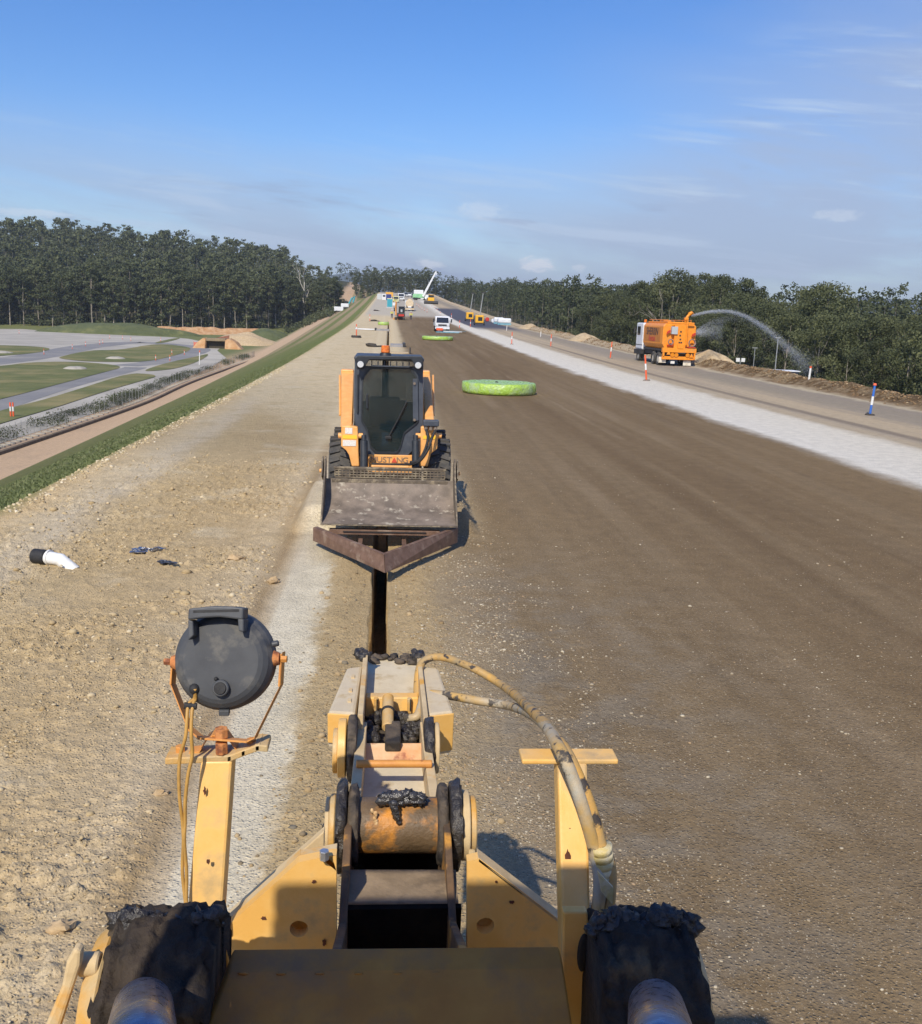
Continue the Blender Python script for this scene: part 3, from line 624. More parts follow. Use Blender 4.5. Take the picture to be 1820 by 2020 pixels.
def cap(tops, drop, name='box_end'):
    t = [T(x, y, ZB+.035) for x, y in tops]; a, b = t[3], t[2]
    v = Vector((0, -.006, -.002)); P().prism([a+v, b+v, b+v+Vector((0, .02, -drop)), a+v+Vector((0, .02, -drop))], (0, -.006, 0)).build(name, YEL, LD, bevel=.003)
LB = [(684, 1317), (716, 1313), (702, 1408), (647, 1404)]; RB = [(826, 1312), (866, 1318), (896, 1404), (845, 1410)]
side_box(LB, .15, 'l').build('side_box', DY, LD, bevel=.012); side_box(RB, .17, 'r').build('side_box', DY, LD, bevel=.012); cap(LB, .12); cap(RB, .15)
for i, (x, y) in enumerate(((697, 1335), (692, 1362), (690, 1382))):
    q = T(x, y, ZB+.037); P().box(q, (.012, .03, .006)).build('weld_tab', YELD, LD)
# inner cheek rails of the head
for p0, p1, w in (((706, 1410), (717, 1292), 11), ((836, 1416), (823, 1294), 10)):
    bar_top(p0, p1, w, ZB+.055, .16, 'head_rail', YELD)
a = T(719, 1372, ZB-.03); b = T(829, 1372, ZB-.03); c = T(822, 1300, ZB-.03); d = T(722, 1300, ZB-.03)
P().prism([a, b, c, d], (0, 0, -.02)).build('head_floor', MC['dusty_pale'], LD, bevel=.002)
a = T(724, 1301, ZB-.028); mb = P()
for i in range(30): mb.ball(T(728+random.random()*92, 1300+random.uniform(-6, 6), ZB-.02), random.uniform(.008, .02), 8, 6, (1.3, 1, .7), .8, seed=i)
mb.build('dried_mud', GREASED, LD, smooth=True)
for px in (714, 826):
    mb = P()
    for i in range(12): mb.ball(T(px+random.uniform(-8, 9), 1291+random.uniform(-5, 8), ZB+.05), random.uniform(.012, .024), 8, 6, (1, 1, .9), .7, seed=i+px)
    mb.build('grease_lump', GREASE, LD, smooth=True)
# yellow fitting block with slots and a hose coupling
a = T(722, 1376, ZB+.0); b = T(826, 1376, ZB+.0); bx = P()
bx.prism([a, b, b+Vector((0, -.01, -.10)), a+Vector((0, -.01, -.10))], (0, .05, 0)).build('head_block', YEL, LD, bevel=.005)
for px in (742, 808):
    q = at(px, 1392, a.y-.012); P().box(q, (.016, .02, .06)).build('slot_frame', YELT, LD, bevel=.003)
    q = at(px+2, 1391, a.y-.024); P().box(q, (.004, .004, .045)).build('slot', BLK, LD)
q = T(766, 1376, ZB+.02); P().cyl(q, q+Vector((0, -.17, -.045)), .021, n=20, bev=.003).build('coupling', YELT, LD, auto=40)
q2 = q+Vector((0, -.075, -.02)); P().cyl(q2, q2+Vector((0, -.012, -.003)), .025, n=20, bev=.002).build('coupling_ring', BLK, LD, auto=40)
q3 = q+Vector((0, -.165, -.05)); P().box(q3+Vector((.018, -.05, -.005)), (.055, .14, .04), Matrix.Rotation(R(8), 3, 'X')).build('link_bar', GREASED, LD, bevel=.006)
mb = P()
for i in range(70):
    px = random.choice((random.uniform(722, 760), random.uniform(794, 830), random.uniform(748, 800))); py = random.uniform(1418, 1462) if not 748 < px < 796 else random.uniform(1410, 1418)
    mb.ball(T(px, py, ZB-.06), random.uniform(.012, .026), 8, 6, (1, 1, .8), .9, seed=i)
mb.build('grease_lump', GREASE, LD, smooth=True)
a = T(716, 1468, ZB-.10); b = T(836, 1468, ZB-.10); c = T(828, 1405, ZB-.10); d = T(722, 1405, ZB-.10); P().prism([a, b, c, d], (0, 0, -.05)).build('pivot_well', GREASED, LD)
# hydraulic hoses arching out to the right
HM = M('hose_cover', lin((198, 154, 80)), lin((158, 138, 102)), 11, .6, 0, .3, 140, lin((64, 58, 54)), 17, (.56, .60))
HM2 = M('hose_cover_grey', lin((172, 166, 150)), lin((192, 156, 92)), 7, .6, 0, .3, 140, lin((78, 72, 64)), 17, (.56, .61))
h1 = [at(826, 1392, 3.52), at(824, 1350, 3.6), at(833, 1308, 3.68), at(868, 1296, 3.68), at(930, 1316, 3.55), at(1000, 1358, 3.36), at(1060, 1412, 2.52), at(1108, 1470, 2.13), at(1144, 1540, 2.05), at(1170, 1610, 2.02), at(1190, 1690, 2.0), at(1199, 1740, 2.0), at(1190, 1800, 1.98), at(1165, 1850, 1.95)]
h2 = [at(800, 1417, 3.38), at(822, 1414, 3.36), at(832, 1390, 3.42), at(838, 1371, 3.46), at(870, 1370, 3.43), at(940, 1382, 3.32), at(1010, 1394, 3.2), at(1065, 1420, 2.48), at(1104, 1476, 2.09), at(1134, 1545, 2.02), at(1158, 1620, 2.0), at(1176, 1690, 2.0), at(1184, 1740, 1.98), at(1178, 1800, 1.96), at(1155, 1850, 1.93)]
h3 = [at(1160, 1570, 2.15), at(1184, 1640, 2.06), at(1204, 1700, 2.0), at(1207, 1745, 1.98), at(1200, 1800, 1.96), at(1175, 1850, 1.93)]
P().tube(h1, .0155, 12, sub=6).build('hydraulic_hose', HM, LD, smooth=True); P().tube(h2, .0155, 12, sub=6).build('hydraulic_hose', HM2, LD, smooth=True)
P().tube(h3, .012, 12, sub=6).build('hydraulic_hose', HM, LD, smooth=True)
mb = P()
for i in range(5): mb.cyl(at(1186+i*1.5, 1668+i*14, 2.0), at(1188+i*1.5, 1683+i*14, 2.0), .026, .025, n=14)
mb.build('tape_wrap', M('wrap_tape', lin((196, 176, 110)), lin((210, 200, 170)), 20, .5, 0, .5, 60), LD, smooth=True)
q = at(1196, 1745, 1.94); P().prism([q+Vector((-.02, 0, .03)), q+Vector((.018, 0, -.01)), q+Vector((.018, 0, -.05)), q+Vector((-.008, 0, -.02))], (0, .01, 0)).build('torn_tape', MC['wrap_tape'], LD)
# light posts with tee brackets
def post(t0, t1, b0, b1, Yt, Yb, brk, name='light_post'):
    a, b = at(*t0, Yt), at(*t1, Yt); c, d = at(*b1, Yb), at(*b0, Yb); mb = P(); v = Vector((0, .07, .0))
    mb.add([a, b, c, d, a+v, b+v, c+v, d+v], [(0, 1, 2, 3), (7, 6, 5, 4), (0, 4, 5, 1), (1, 5, 6, 2), (2, 6, 7, 3), (3, 7, 4, 0)])
    mb.build('light_post', YEL, LD, bevel=.007)
post((396, 1500), (459, 1500), (366, 1840), (436, 1840), 2.17, 2.06, None); post((1101, 1506), (1160, 1506), (1112, 1930), (1168, 1930), 2.17, 1.86, None)
# left bracket: flat then bent forward
pts = [(331, 1496), (400, 1493), (452, 1491), (480, 1480), (508, 1470), (523, 1471)]
w3 = [at(x, y, 2.17) for x, y in pts]; P().strip(w3, (0, .065, 0), (0, 0, -.017)).build('tee_bracket', YELT, LD, bevel=.003)
w3 = [at(1035, 1499, 2.17), at(1217, 1499, 2.17)]; P().strip(w3, (0, .065, 0), (0, 0, -.013)).build('tee_bracket', YEL, LD, bevel=.004)
# work lamp seen from behind
LC = at(441, 1303, 2.20); fd = Vector((.10, .95, -.28)).normalized()
zq = fd.to_track_quat('Z', 'Y').to_matrix(); Rr = .117
LP = bpy.data.objects.new('work_lamp', None); col.objects.link(LP); LP.parent = LD; LP.location = LC-MO
LP['label'] = 'round dark grey work lamp turned away, with a grab handle'
def Q(): return MB(LC)
def lathe(prof, n=48, sx=1, sy=1):
    mb = Q(); V = []; F = []
    for z, r in prof: V += [LC+zq @ Vector((math.cos(2*math.pi*i/n)*r*sx, math.sin(2*math.pi*i/n)*r*sy, z)) for i in range(n)]
    for j in range(len(prof)-1): F += [(j*n+i, (j+1)*n+i, (j+1)*n+(i+1) % n, j*n+(i+1) % n) for i in range(n)]
    F += [tuple(range(n)), tuple(range((len(prof)-1)*n, len(prof)*n))[::-1]]
    return mb.add(V, F)
lathe([(-.030, .02), (-.0298, .06), (-.027, .088), (-.022, .098), (-.012, .108), (.004, .1155), (.012, .1165), (.045, .1165), (.052, .112), (.054, .10)]).build('lamp_body', LAMPM, LP, auto=12)
lathe([(.0545, .098), (.060, .09), (.062, .01)]).build('lens', M('lens_glass', (.7, .72, .74), None, 6, .1, .3), LP, auto=35)
# axes on the lamp's back
up_ = (Vector((0, 0, 1))-fd*fd.z).normalized(); rt_ = fd.cross(up_).normalized()
if rt_.x < 0: rt_ = -rt_
tl = R(-7); up2 = up_*math.cos(tl)+rt_*math.sin(tl); rt2 = rt_*math.cos(tl)-up_*math.sin(tl)
def lp(x, y, z): return LC+rt_*x+up_*y+fd*z
def lq(x, y, z): return LC+rt2*x+up2*y+fd*z
# grab handle: top slab on two uprights leaving an opening
hs_ = [(-.072, .118), (-.02, .126), (.03, .127), (.055, .125), (.055, .098), (0, .102), (-.04, .098), (-.072, .092)]
Q().prism([lp(x, y, -.062) for x, y in hs_], fd*.05).build('handle', LAMPR, LP, bevel=.004)
Q().prism([lp(x, y, -.060) for x, y in [(-.072, .093), (-.060, .090), (-.056, .058), (-.068, .046)]], fd*.05).build('handle_bracket', LAMPR, LP, bevel=.003)
Q().prism([lp(x, y, -.060) for x, y in [(.042, .100), (.056, .100), (.058, .070), (.046, .072)]], fd*.05).build('handle_bracket', LAMPR, LP, bevel=.003)
Q().prism([lp(x, y, -.0625) for x, y in [(-.060, .115), (.045, .122), (.045, .116), (-.060, .109)]], fd*.003).build('handle_groove', BLK, LP)
q = lp(.008, -.060, -.030); Q().cyl(q, q-fd*.014, .019, n=28, bev=.002).build('knob', LAMPR, LP, auto=35); Q().cyl(q-fd*.0141, q-fd*.018, .014, n=28, bev=.001).build('knob', BLK, LP, auto=35)
q = lp(-.005, -.040, -.036); Q().ball(q, .005, 10, 7).build('screw', BLK, LP, smooth=True)
q = lp(-.056, -.066, -.026); Q().ball(q, .013, 12, 8, (1, 1, 1)).build('cable_grommet', BLK, LP, smooth=True)
q = lp(.010, -.118, .0); Q().box(q, (.024, .02, .014)).build('drain_tab', LAMPR, LP, bevel=.002)
q = lp(.112, .042, -.002); Q().cyl(q, q+rt_*.016+up_*.004, .007, n=12, bev=.002).build('latch', LAMPR, LP, auto=35)
for sx in (-1, 1):
    q = lp(sx*.112, .008 if sx > 0 else -.010, .02); Q().cyl(q, q+rt_*sx*.016, .020, .014, n=20).build('pivot_boss', RUST, LP, auto=35)
    q = q+rt_*sx*.019; Q().cyl(q, q+rt_*sx*.014, .0085, n=6).build('pivot_bolt', OCH if sx > 0 else RUST, LP, auto=20)
yk = [(-.129, -.002, .02), (-.129, -.062, .02), (-.078, -.168, .018), (-.052, -.187, .018), (.060, -.190, .018), (.078, -.180, .018), (.132, -.055, .02), (.132, .018, .02)]
Q().strip([lp(*p) for p in yk], fd*.036-fd*.0, rt_*.001+up_*.0045).build('yoke', OCH, LP, bevel=.001)
Q().strip([lp(-.129, -.002, .018), lp(-.129, -.062, .018)], fd*.036, rt_*.0045).build('yoke', OCH, LP, bevel=.001)
Q().strip([lp(.1275, -.055, .018), lp(.1275, .018, .018)], fd*.036, rt_*.0045).build('yoke', OCH, LP, bevel=.001)
q = lp(-.002, -.188, .035); Q().cyl(q+Vector((0, 0, .006)), q+Vector((0, 0, .030)), .0165, n=6).build('swivel_bolt', RUST, LP, bevel=.002)
Q().cyl(q+Vector((0, 0, -.005)), q+Vector((0, 0, -.034)), .0155, n=6).build('swivel_bolt', RUST, LP, bevel=.002)
cl = [at(374, 1488, 2.19), at(393, 1486, 2.19), at(408, 1462, 2.19), at(420, 1454, 2.19), at(446, 1454, 2.19), at(459, 1472, 2.19), at(468, 1484, 2.19), at(500, 1475, 2.19)]
Q().strip(cl, (0, .036, 0), (0, 0, .004)).build('clamp_strap', OCH, LP, bevel=.001)
for x, y in ((356, 1482), (496, 1468)):
    q = at(x, y, 2.205); Q().cyl(q+Vector((0, 0, -.012)), q+Vector((0, 0, .014)), .012, n=6).build('clamp_bolt', OCH, LP, bevel=.002)
WM = M('wire_jacket', lin((196, 152, 78)), lin((172, 132, 66)), 20, .55, 0, .1, 90)
for k, dx_ in enumerate((0, 9)):
    w = [lp(-.052, -.064, -.036), at(384+dx_*.2, 1378, 2.16), at(372+dx_, 1390, 2.15), at(369+dx_, 1420, 2.13), at(366+dx_*1.3, 1455, 2.12), at(356+dx_*2.6, 1490, 2.12), at(353+dx_*2.0, 1530, 2.11), at(355+dx_*1.2, 1580, 2.10), at(360+dx_*.6, 1620, 2.10), at(362+dx_*.2, 1660, 2.09), at(360+dx_*.9, 1720, 2.08), at(366+dx_*.2, 1780, 2.06), at(372, 1840, 2.03)]
    MB(LC).tube(w, .0042, 8, sub=6).build('lamp_wire', WM, LP, smooth=True)
q = at(376, 1388, 2.15); Q().cyl(q+Vector((-.014, 0, -.005)), q+Vector((.014, 0, -.007)), .008, n=10).build('wire_tie', BLK, LP)
# big greasy hubs left and right with polished rods
HUBG = M('caked_grease', lin((46, 41, 37)), lin((66, 56, 46)), 11, .8, 0, .7, 45, lin((104, 88, 66)), 9, (.60, .74), .3)
def hub(x0, x1, yc, r, Y, seed, spl):
    c = at((x0+x1)/2, yc, Y); xs_ = [at(x, yc, Y).x for x in spl]
    x0_, x1_ = xs_[0], xs_[-1]; nx, na = 34, 130; V = []; F = []
    for j in range(nx+1):
        t = j/nx; x = x0_+(x1_-x0_)*t
        for i in range(na):
            a = 2*math.pi*i/na; d = Vector((0, math.cos(a), math.sin(a))); q = Vector((x*9+seed, d.y*2.2, d.z*2.2)); q2 = Vector((x*40+seed, d.y*9, d.z*9))
            k = r*(.93-.10*(t < .03 or t > .97)-.05*max(0, math.cos((t-.5)*19))**3)+.024*mn.fractal(q, 1, 2, 3)+.007*mn.fractal(q2, 1, 2, 3)
            V.append((x+.012*mn.noise(q2+Vector((9, 0, 0))), Y+d.y*k, c.z+d.z*k))
    for j in range(nx): F += [(j*na+i, j*na+(i+1) % na, (j+1)*na+(i+1) % na, (j+1)*na+i) for i in range(na)]
    F += [tuple(range(na))[::-1], tuple(range(nx*na, (nx+1)*na))]
    P().add(V, F).build('greased_hub', HUBG, LD, smooth=True)
    return c
c = hub(205, 440, 1985, .195, 1.72, 20, (222, 290, 350, 402, 430))
mb = P()
for i in range(60):
    px = random.uniform(236, 432); py = 1822+random.uniform(-10, 16)-12*math.sin((px-236)/196*9)*random.random(); mb.ball(at(px, py, 1.74), random.uniform(.008, .024), 10, 7, (1.1, 1, .9), .9, seed=i)
mb.build('grease_lump', GREASE, LD, smooth=True)
xa, xb = at(190, 1960, 1.72).x, at(228, 1960, 1.72).x
P().cyl((xa, 1.72, c.z-.01), (xb, 1.72, c.z-.01), .150, .17, n=44, bev=.004).build('end_cap', YELT, LD, auto=40)
q = at(186, 1902, 1.66); P().cyl((at(158, 1902, 1.66).x, 1.66, q.z), (at(198, 1902, 1.66).x, 1.66, q.z), .022, n=18, bev=.003).build('pin', YELD, LD, auto=40)
P().prism([at(x, y, 1.62) for x, y in ((146, 1872), (160, 1878), (158, 1905), (140, 1960), (108, 2060), (74, 2060), (120, 1950), (130, 1900))], (0, .025, 0)).build('linkage_arm', YELD, LD, bevel=.006)
q = at(440, 1900, 1.72); P().prism([at(x, y, 1.80) for x, y in ((418, 1800), (440, 1812), (452, 1925), (430, 2050), (400, 2050))], (0, .02, 0)).build('hub_plate', YELT, LD, bevel=.004)
c = hub(1150, 1380, 1985, .195, 1.72, 60, (1164, 1210, 1262, 1320, 1352))
P().cyl((at(1350, 1960, 1.72).x, 1.72, c.z-.01), (at(1366, 1960, 1.72).x, 1.72, c.z-.01), .165, .155, n=44, bev=.004).build('end_cap', YELT, LD, auto=40)
mb = P()
for i in range(60):
    px = random.uniform(1170, 1366); py = 1820+random.uniform(-10, 16)-12*math.sin((px-1170)/196*9)*random.random(); mb.ball(at(px, py, 1.74), random.uniform(.008, .024), 10, 7, (1.1, 1, .9), .9, seed=i+200)
mb.build('grease_lump', GREASE, LD, smooth=True)
for (px, py), (qx, qy) in (((282, 1990), (274, 2120)), ((1296, 1990), (1318, 2120))):
    a = at(px, py, 1.50); b = at(qx, qy, 1.02)
    P().cyl(a, b, .050, n=36, bev=.012).build('chrome_rod', CHROME, LD, auto=50)
P().prism([at(x, y, 1.795) for x, y in ((1112, 1800), (1160, 1800), (1172, 1930), (1168, 2060), (1108, 2060))], (0, .025, 0)).build('hub_plate', YEL, LD, bevel=.004)
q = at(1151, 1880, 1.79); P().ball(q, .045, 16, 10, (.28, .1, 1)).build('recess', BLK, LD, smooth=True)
# cab around the viewer: roof, posts, rear wall and floor
CB = M('cab_paint', lin((214, 160, 74)), lin((200, 148, 66)), 5, .5)
CX0, CX1, CY0, CY1, CZR = -.87, .60, -1.25, .44, 3.66
P().rng(CX0, CX1, CY0, CY1, CZR, CZR+.09).build('cab_roof', CB, LD, bevel=.03)
for x in (CX0+.04, CX1-.04):
    P().rng(x-.04, x+.04, CY1-.09, CY1-.01, 1.9, CZR-.002).build('cab_post', CB, LD, bevel=.01)
    P().rng(x-.03, x+.03, CY0+.06, CY1-.10, 1.9, 2.75).build('cab_door', CB, LD)
P().rng(CX0+.09, CX1-.09, CY1-.06, CY1-.02, 1.9, 2.92).build('cab_sky_shield', CB, LD); P().rng(CX0, CX1, CY0, CY0+.05, 1.9, CZR-.002).build('cab_rear_wall', CB, LD); P().rng(CX0, CX1, CY0, CY1, 1.80, 1.895).build('cab_floor', CB, LD)  # unseen; front panel added and rear wall left solid to block light
P().rng(-.35, .55, -1.25, 1.55, .9, 1.35).build('chassis', CB, LD)

# chips, rust runs and fasteners on the near steelwork
CHIP = M('chipped_rust', lin((112, 66, 44)), lin((84, 52, 38)), 60, .85, 0, .4, 200)
def chip(px, py, Y, w, h, seed):
    rg = random.Random(seed); n = 14; c = at(px, py, Y); pts = []
    for i in range(n): a = 2*math.pi*i/n; k = rg.uniform(.45, 1.1); pts.append(c+Vector((math.cos(a)*w*k, -.0015, math.sin(a)*h*k)))
    P().prism(pts, (0, .003, 0)).build('paint_chip', CHIP, LD)
for i, (px, py, Y, w, h) in enumerate(((1120, 1702, 2.025, .008, .045), (1124, 1640, 2.07, .004, .012), (1116, 1760, 1.985, .005, .014), (404, 1560, 2.14, .004, .012), (412, 1700, 2.085, .005, .009), (620, 1740, 2.118, .006, .004), (1010, 1780, 2.118, .007, .005), (520, 1812, 2.118, .008, .006), (640, 1860, 2.118, .005, .012), (980, 1740, 2.118, .004, .004))): chip(px, py, Y, w, h, i)
for px, py, Y in ((1052, 1497, 2.2), (1200, 1497, 2.2)):
    q = at(px, py, Y); P().cyl(q, q+Vector((0, 0, .008)), .009, n=6).build('bolt', OCH, LD)
for k in range(9):
    q = at(480+k*76, 1921, 1.715); P().ball(q, .0045, 8, 5, (2.2, .6, .6), .5, seed=k).build('weld_bead', MC['worn_yellow_shade_toned'], LD, smooth=True)
# ================================================================ skid steer loader straddling the trench
SO = Vector((.0, 15.6, 0.0))
SK = empty('skid_steer', SO, 'orange and grey skid steer loader facing the camera astride the trench with raised bucket', 'skid steer')
def zx(x, y, Y): return at(571.9+x*.25325, 662.2+y*.25325, Y)
def K(): return MB(SO)
SOR = M('skid_orange', lin((240, 178, 106)), lin((232, 166, 92)), 8, .4, 0, .05, 60, lin((206, 160, 104)), 3, (.60, .75))
SGR = M('skid_grey', lin((62, 68, 78)), lin((72, 78, 88)), 8, .5, 0, .05, 60, lin((100, 100, 98)), 4, (.62, .78))
SBK = M('skid_black', lin((36, 40, 46)), lin((46, 50, 55)), 8, .5)
STEEL = M('worn_bucket_steel', lin((136, 122, 108)), lin((106, 95, 84)), 4, .7, .05, .2, 50, lin((176, 166, 148)), 7, (.57, .66), .5)
STEELD = M('dirty_steel', lin((112, 100, 84)), lin((92, 82, 70)), 14, .7, .1, .3, 60, lin((150, 136, 112)), 9, (.5, .64))
BLADE = M('rusty_blade', lin((112, 86, 70)), lin((130, 102, 84)), 9, .6, .15, .2, 60, lin((152, 130, 112)), 5, (.56, .7))
GL = M('tinted_glass', lin((28, 40, 44)), lin((36, 50, 54)), 2, .06, 0, alpha=.62, spec=.8)
GLC = M('window_glass', lin((120, 140, 140)), None, 2, .05, 0, alpha=.35, spec=.8)
# bucket shell from a profile
xl, xr = at(634, 1034, 13.9).x, at(902, 1034, 13.9).x
prof = [(13.88, .395), (14.3, .47), (14.52, .54), (14.68, .64), (14.78, .77), (14.82, .90)]
mb = K(); V = []; F = []; pr = prof+[(y+.03, z-.025) for y, z in prof[::-1]]; n = len(pr)
V = [(xl, y, z) for y, z in pr]+[(xr, y, z) for y, z in pr]; F = [(i, (i+1) % n, n+(i+1) % n, n+i) for i in range(n)]
mb.add(V, F).build('bucket', STEEL, SK, auto=50)
K().rng(xl-.01, xr+.01, 13.85, 13.97, .375, .392).build('cutting_edge', STEELD, SK, bevel=.003)
z0 = at(768, 943, 14.86).z; K().rng(xl+.10, xr-.10, 14.80, 14.86, z0-.075, z0-.02).build('top_rail', STEELD, SK, bevel=.006)
for s, x in ((1, xl), (-1, xr)):
    pp = [(13.88, .385), (13.95, .50), (14.22, .72), (14.55, .98), (14.72, 1.20), (14.84, 1.24), (14.92, 1.12), (14.92, .85), (14.80, .60), (14.6, .45), (14.3, .40)]
    K().prism([(x-s*.012, y, z) for y, z in pp], (s*.024, 0, 0)).build('bucket_side', STEELD, SK, bevel=.004)
    K().prism([(x-s*.03, y, z) for y, z in pp[3:8]], (-s*.02, 0, 0)).build('side_bracket', STEELD, SK, bevel=.006)
    K().cyl((x-s*.05, 14.8, 1.02), (x-s*.09, 14.8, 1.02), .03, n=14, bev=.004).build('pin', SOR, SK, auto=40)
# perforated rear screen
gx0, gx1 = xl+.14, xr-.14; mb = K(); YY = 14.86; z0, z1 = at(768, 943, YY).z, at(768, 928, YY).z
for i in range(4): z = z0+(z1-z0)*i/3; mb.rng(gx0, gx1, YY, YY+.012, z-.011, z+.011)
for i in range(31):
    x = gx0+(gx1-gx0)*i/30; mb.rng(x-.008, x+.008, YY+.002, YY+.014, z0+.011, z1-.011)
mb.build('spill_screen', STEELD, SK); K().rng(gx0-.02, gx1+.02, YY-.01, YY+.03, z1+.012, z1+.045).build('screen_rail', STEELD, SK, bevel=.005)
K().rng(gx0+.55, gx1-.55, YY+.2, YY+.26, .95, 1.08).build('quick_hitch', SOR, SK, bevel=.01)
# vee blade under the bucket
def wing(p0t, p1t, p1b, h0, nm='vee_blade'):
    a = p0t; b = p1t; c = p1b; d = p0t+Vector((0, 0, -h0)); mb = K(); th = Vector((0, .035, 0)); mb.add([a, b, c, d, a+th, b+th, c+th, d+th], [(0, 1, 2, 3), (7, 6, 5, 4), (0, 4, 5, 1), (1, 5, 6, 2), (2, 6, 7, 3), (3, 7, 4, 0)]); return mb.build(nm, BLADE, SK, bevel=.006)
tt, tb = at(758, 1094, 12.15), at(760, 1131, 12.0)
wing(at(618, 1041, 14.1), tt, tb, .20); wing(at(904, 1042, 14.1), tt+Vector((.006, 0, 0)), tb+Vector((.006, 0, 0)), .22)
a = at(619, 1040, 14.1); b = tt+Vector((0, .0, .0)); e = at(904, 1041, 14.1)
K().prism([a, b+Vector((0, -.01, .0)), b+Vector((0, .09, 0)), a+Vector((.05, .06, 0))], (0, 0, -.015)).build('blade_rib', BLADE, SK)
K().prism([e, b+Vector((0, -.01, .002)), b+Vector((0, .09, .002)), e+Vector((-.05, .06, 0))], (0, 0, -.015)).build('blade_rib', BLADE, SK)
a = at(650, 1047, 13.95); b = at(868, 1047, 13.95); K().rng(a.x, b.x, 13.92, 14.02, a.z-.045, a.z+.03).build('cross_bar', BLADE, SK, bevel=.006)
K().rng(a.x+.2, b.x-.2, 13.90, 13.918, a.z-.005, a.z+.008).build('slot', BLK, SK)
for x in (-.35, .28): K().rng(x-.03, x+.03, 13.1, 13.95, .12, .17).build('strut', BLADE, SK)
# cab shell
cx0, cx1 = zx(503, 400, 15.7).x, zx(1038, 400, 15.7).x; zt = zx(700, 165, 15.6).z; zf_ = zx(700, 905, 15.7).z
def fr(pts, Y, th, nm, mat, bev=.01): return K().prism([zx(x, y, Y) for x, y in pts], (0, th, 0)).build(nm, mat, SK, bevel=bev)
frame_out = [(522, 235), (503, 260), (500, 560), (520, 740), (575, 800), (600, 905), (640, 960), (900, 950), (955, 895), (970, 800), (1035, 720), (1040, 560), (1038, 240)]
glass = [(628, 248), (566, 322), (556, 660), (604, 745), (628, 868), (672, 915), (838, 915), (864, 872), (892, 760), (1000, 675), (1000, 335), (948, 250)]
# frame drawn as a ring between the outline and the door glass
def ring(outer, inner, Y, th, nm, mat, n=72):
    ctr = Vector((sum(p[0] for p in inner)/len(inner), sum(p[1] for p in inner)/len(inner)))
    def hit(poly, a):
        d = Vector((math.cos(a), math.sin(a))); best = None
        for j in range(len(poly)):
            p = Vector(poly[j]); q = Vector(poly[(j+1) % len(poly)]); e = q-p; den = d.x*e.y-d.y*e.x
            if abs(den) < 1e-9: continue
            t = ((p.x-ctr.x)*e.y-(p.y-ctr.y)*e.x)/den; s_ = ((p.x-ctr.x)*d.y-(p.y-ctr.y)*d.x)/den
            if t > 0 and -1e-6 <= s_ <= 1+1e-6 and (best is None or t > best): best = t
        return ctr+d*(best or 1)
    A = [hit(outer, 2*math.pi*i/n) for i in range(n)]; B = [hit(inner, 2*math.pi*i/n) for i in range(n)]; v = Vector((0, th, 0))
    a3 = [zx(p.x, p.y, Y) for p in A]; b3 = [zx(p.x, p.y, Y) for p in B]
    V = a3+b3+[p+v for p in a3]+[p+v for p in b3]; F = []
    for i in range(n):
        k = (i+1) % n; F += [(i, k, n+k, n+i), (2*n+i, 3*n+i, 3*n+k, 2*n+k), (i, 2*n+i, 2*n+k, k), (n+i, n+k, 3*n+k, 3*n+i)]
    return K().add(V, F).build(nm, mat, SK)
ring(frame_out, glass, 15.70, .06, 'cab_frame', SGR)
gi = [(x+(790-x)*.035, y+(570-y)*.035) for x, y in glass]
go = [(x-(790-x)*.012, y-(570-y)*.012) for x, y in glass]
ring(go, gi, 15.675, .02, 'door_seal', SBK); fr(gi, 15.69, .006, 'door_glass', GL, 0)
for x0, x1 in ((cx0, cx0+.05), (cx1-.05, cx1)):
    K().rng(x0, x1, 15.765, 15.86, zf_, zt-.02).build('cab_post', SGR, SK); K().rng(x0, x1, 16.7, 16.8, zf_, zt-.02).build('cab_post', SGR, SK)
    K().rng(x0+.01, x1-.01, 15.865, 16.695, zf_, 1.75).build('cab_side', SGR, SK); K().rng(x0+.02, x1-.02, 15.865, 16.695, 1.76, zt-.03).build('side_mesh', GLC, SK)
K().rng(cx0+.05, cx1-.05, 16.72, 16.78, zf_, 1.93).build('cab_back', SBK, SK); K().rng(cx0+.055, cx1-.055, 15.77, 16.7, zf_-.03, zf_+.03).build('cab_floor', SBK, SK)
K().rng(-.10, -.03, 16.73, 16.77, 1.94, zt-.02).build('rear_bar', SBK, SK); K().rng(cx0+.055, -.105, 16.745, 16.752, 1.94, zt-.03).build('rear_glass', GLC, SK); K().rng(-.025, cx1-.055, 16.745, 16.752, 1.94, zt-.03).build('rear_glass', GLC, SK)
mb = K(); mb.rng(-.33, .23, 16.15, 16.6, 1.35, 1.52); mb.rng(-.31, .21, 16.52, 16.68, 1.52, 2.02); mb.build('seat', SBK, SK, bevel=.04)
K().rng(.10, .30, 16.1, 16.2, 1.86, 2.0).build('monitor', BLK, SK)
# roof with visor
zr = zx(700, 160, 15.55).z
mb = K(); mb.prism([zx(520, 262, 15.5), zx(518, 172, 15.5), zx(530, 154, 15.5), zx(1028, 160, 15.5), zx(1040, 178, 15.5), zx(1038, 262, 15.5), zx(1000, 262, 15.5), zx(945, 186, 15.5), zx(620, 186, 15.5), zx(575, 262, 15.5)], (0, .10, 0)); mb.build('visor', SBK, SK, bevel=.01)
K().rng(cx0-.005, cx1+.005, 15.605, 16.95, zr-.07, zr-.01).build('cab_roof', SGR, SK, bevel=.02)
mb = K(); a = zx(640, 190, 15.62); b = zx(930, 235, 15.68)
mb.rng(a.x, b.x, 15.60, 15.619, b.z-.02, b.z)
for i in range(7):
    x = a.x+(b.x-a.x)*i/6; mb.rng(x-.008, x+.008, 15.605, 15.66, b.z-.01, a.z-.01)
mb.build('roof_grille', SGR, SK)
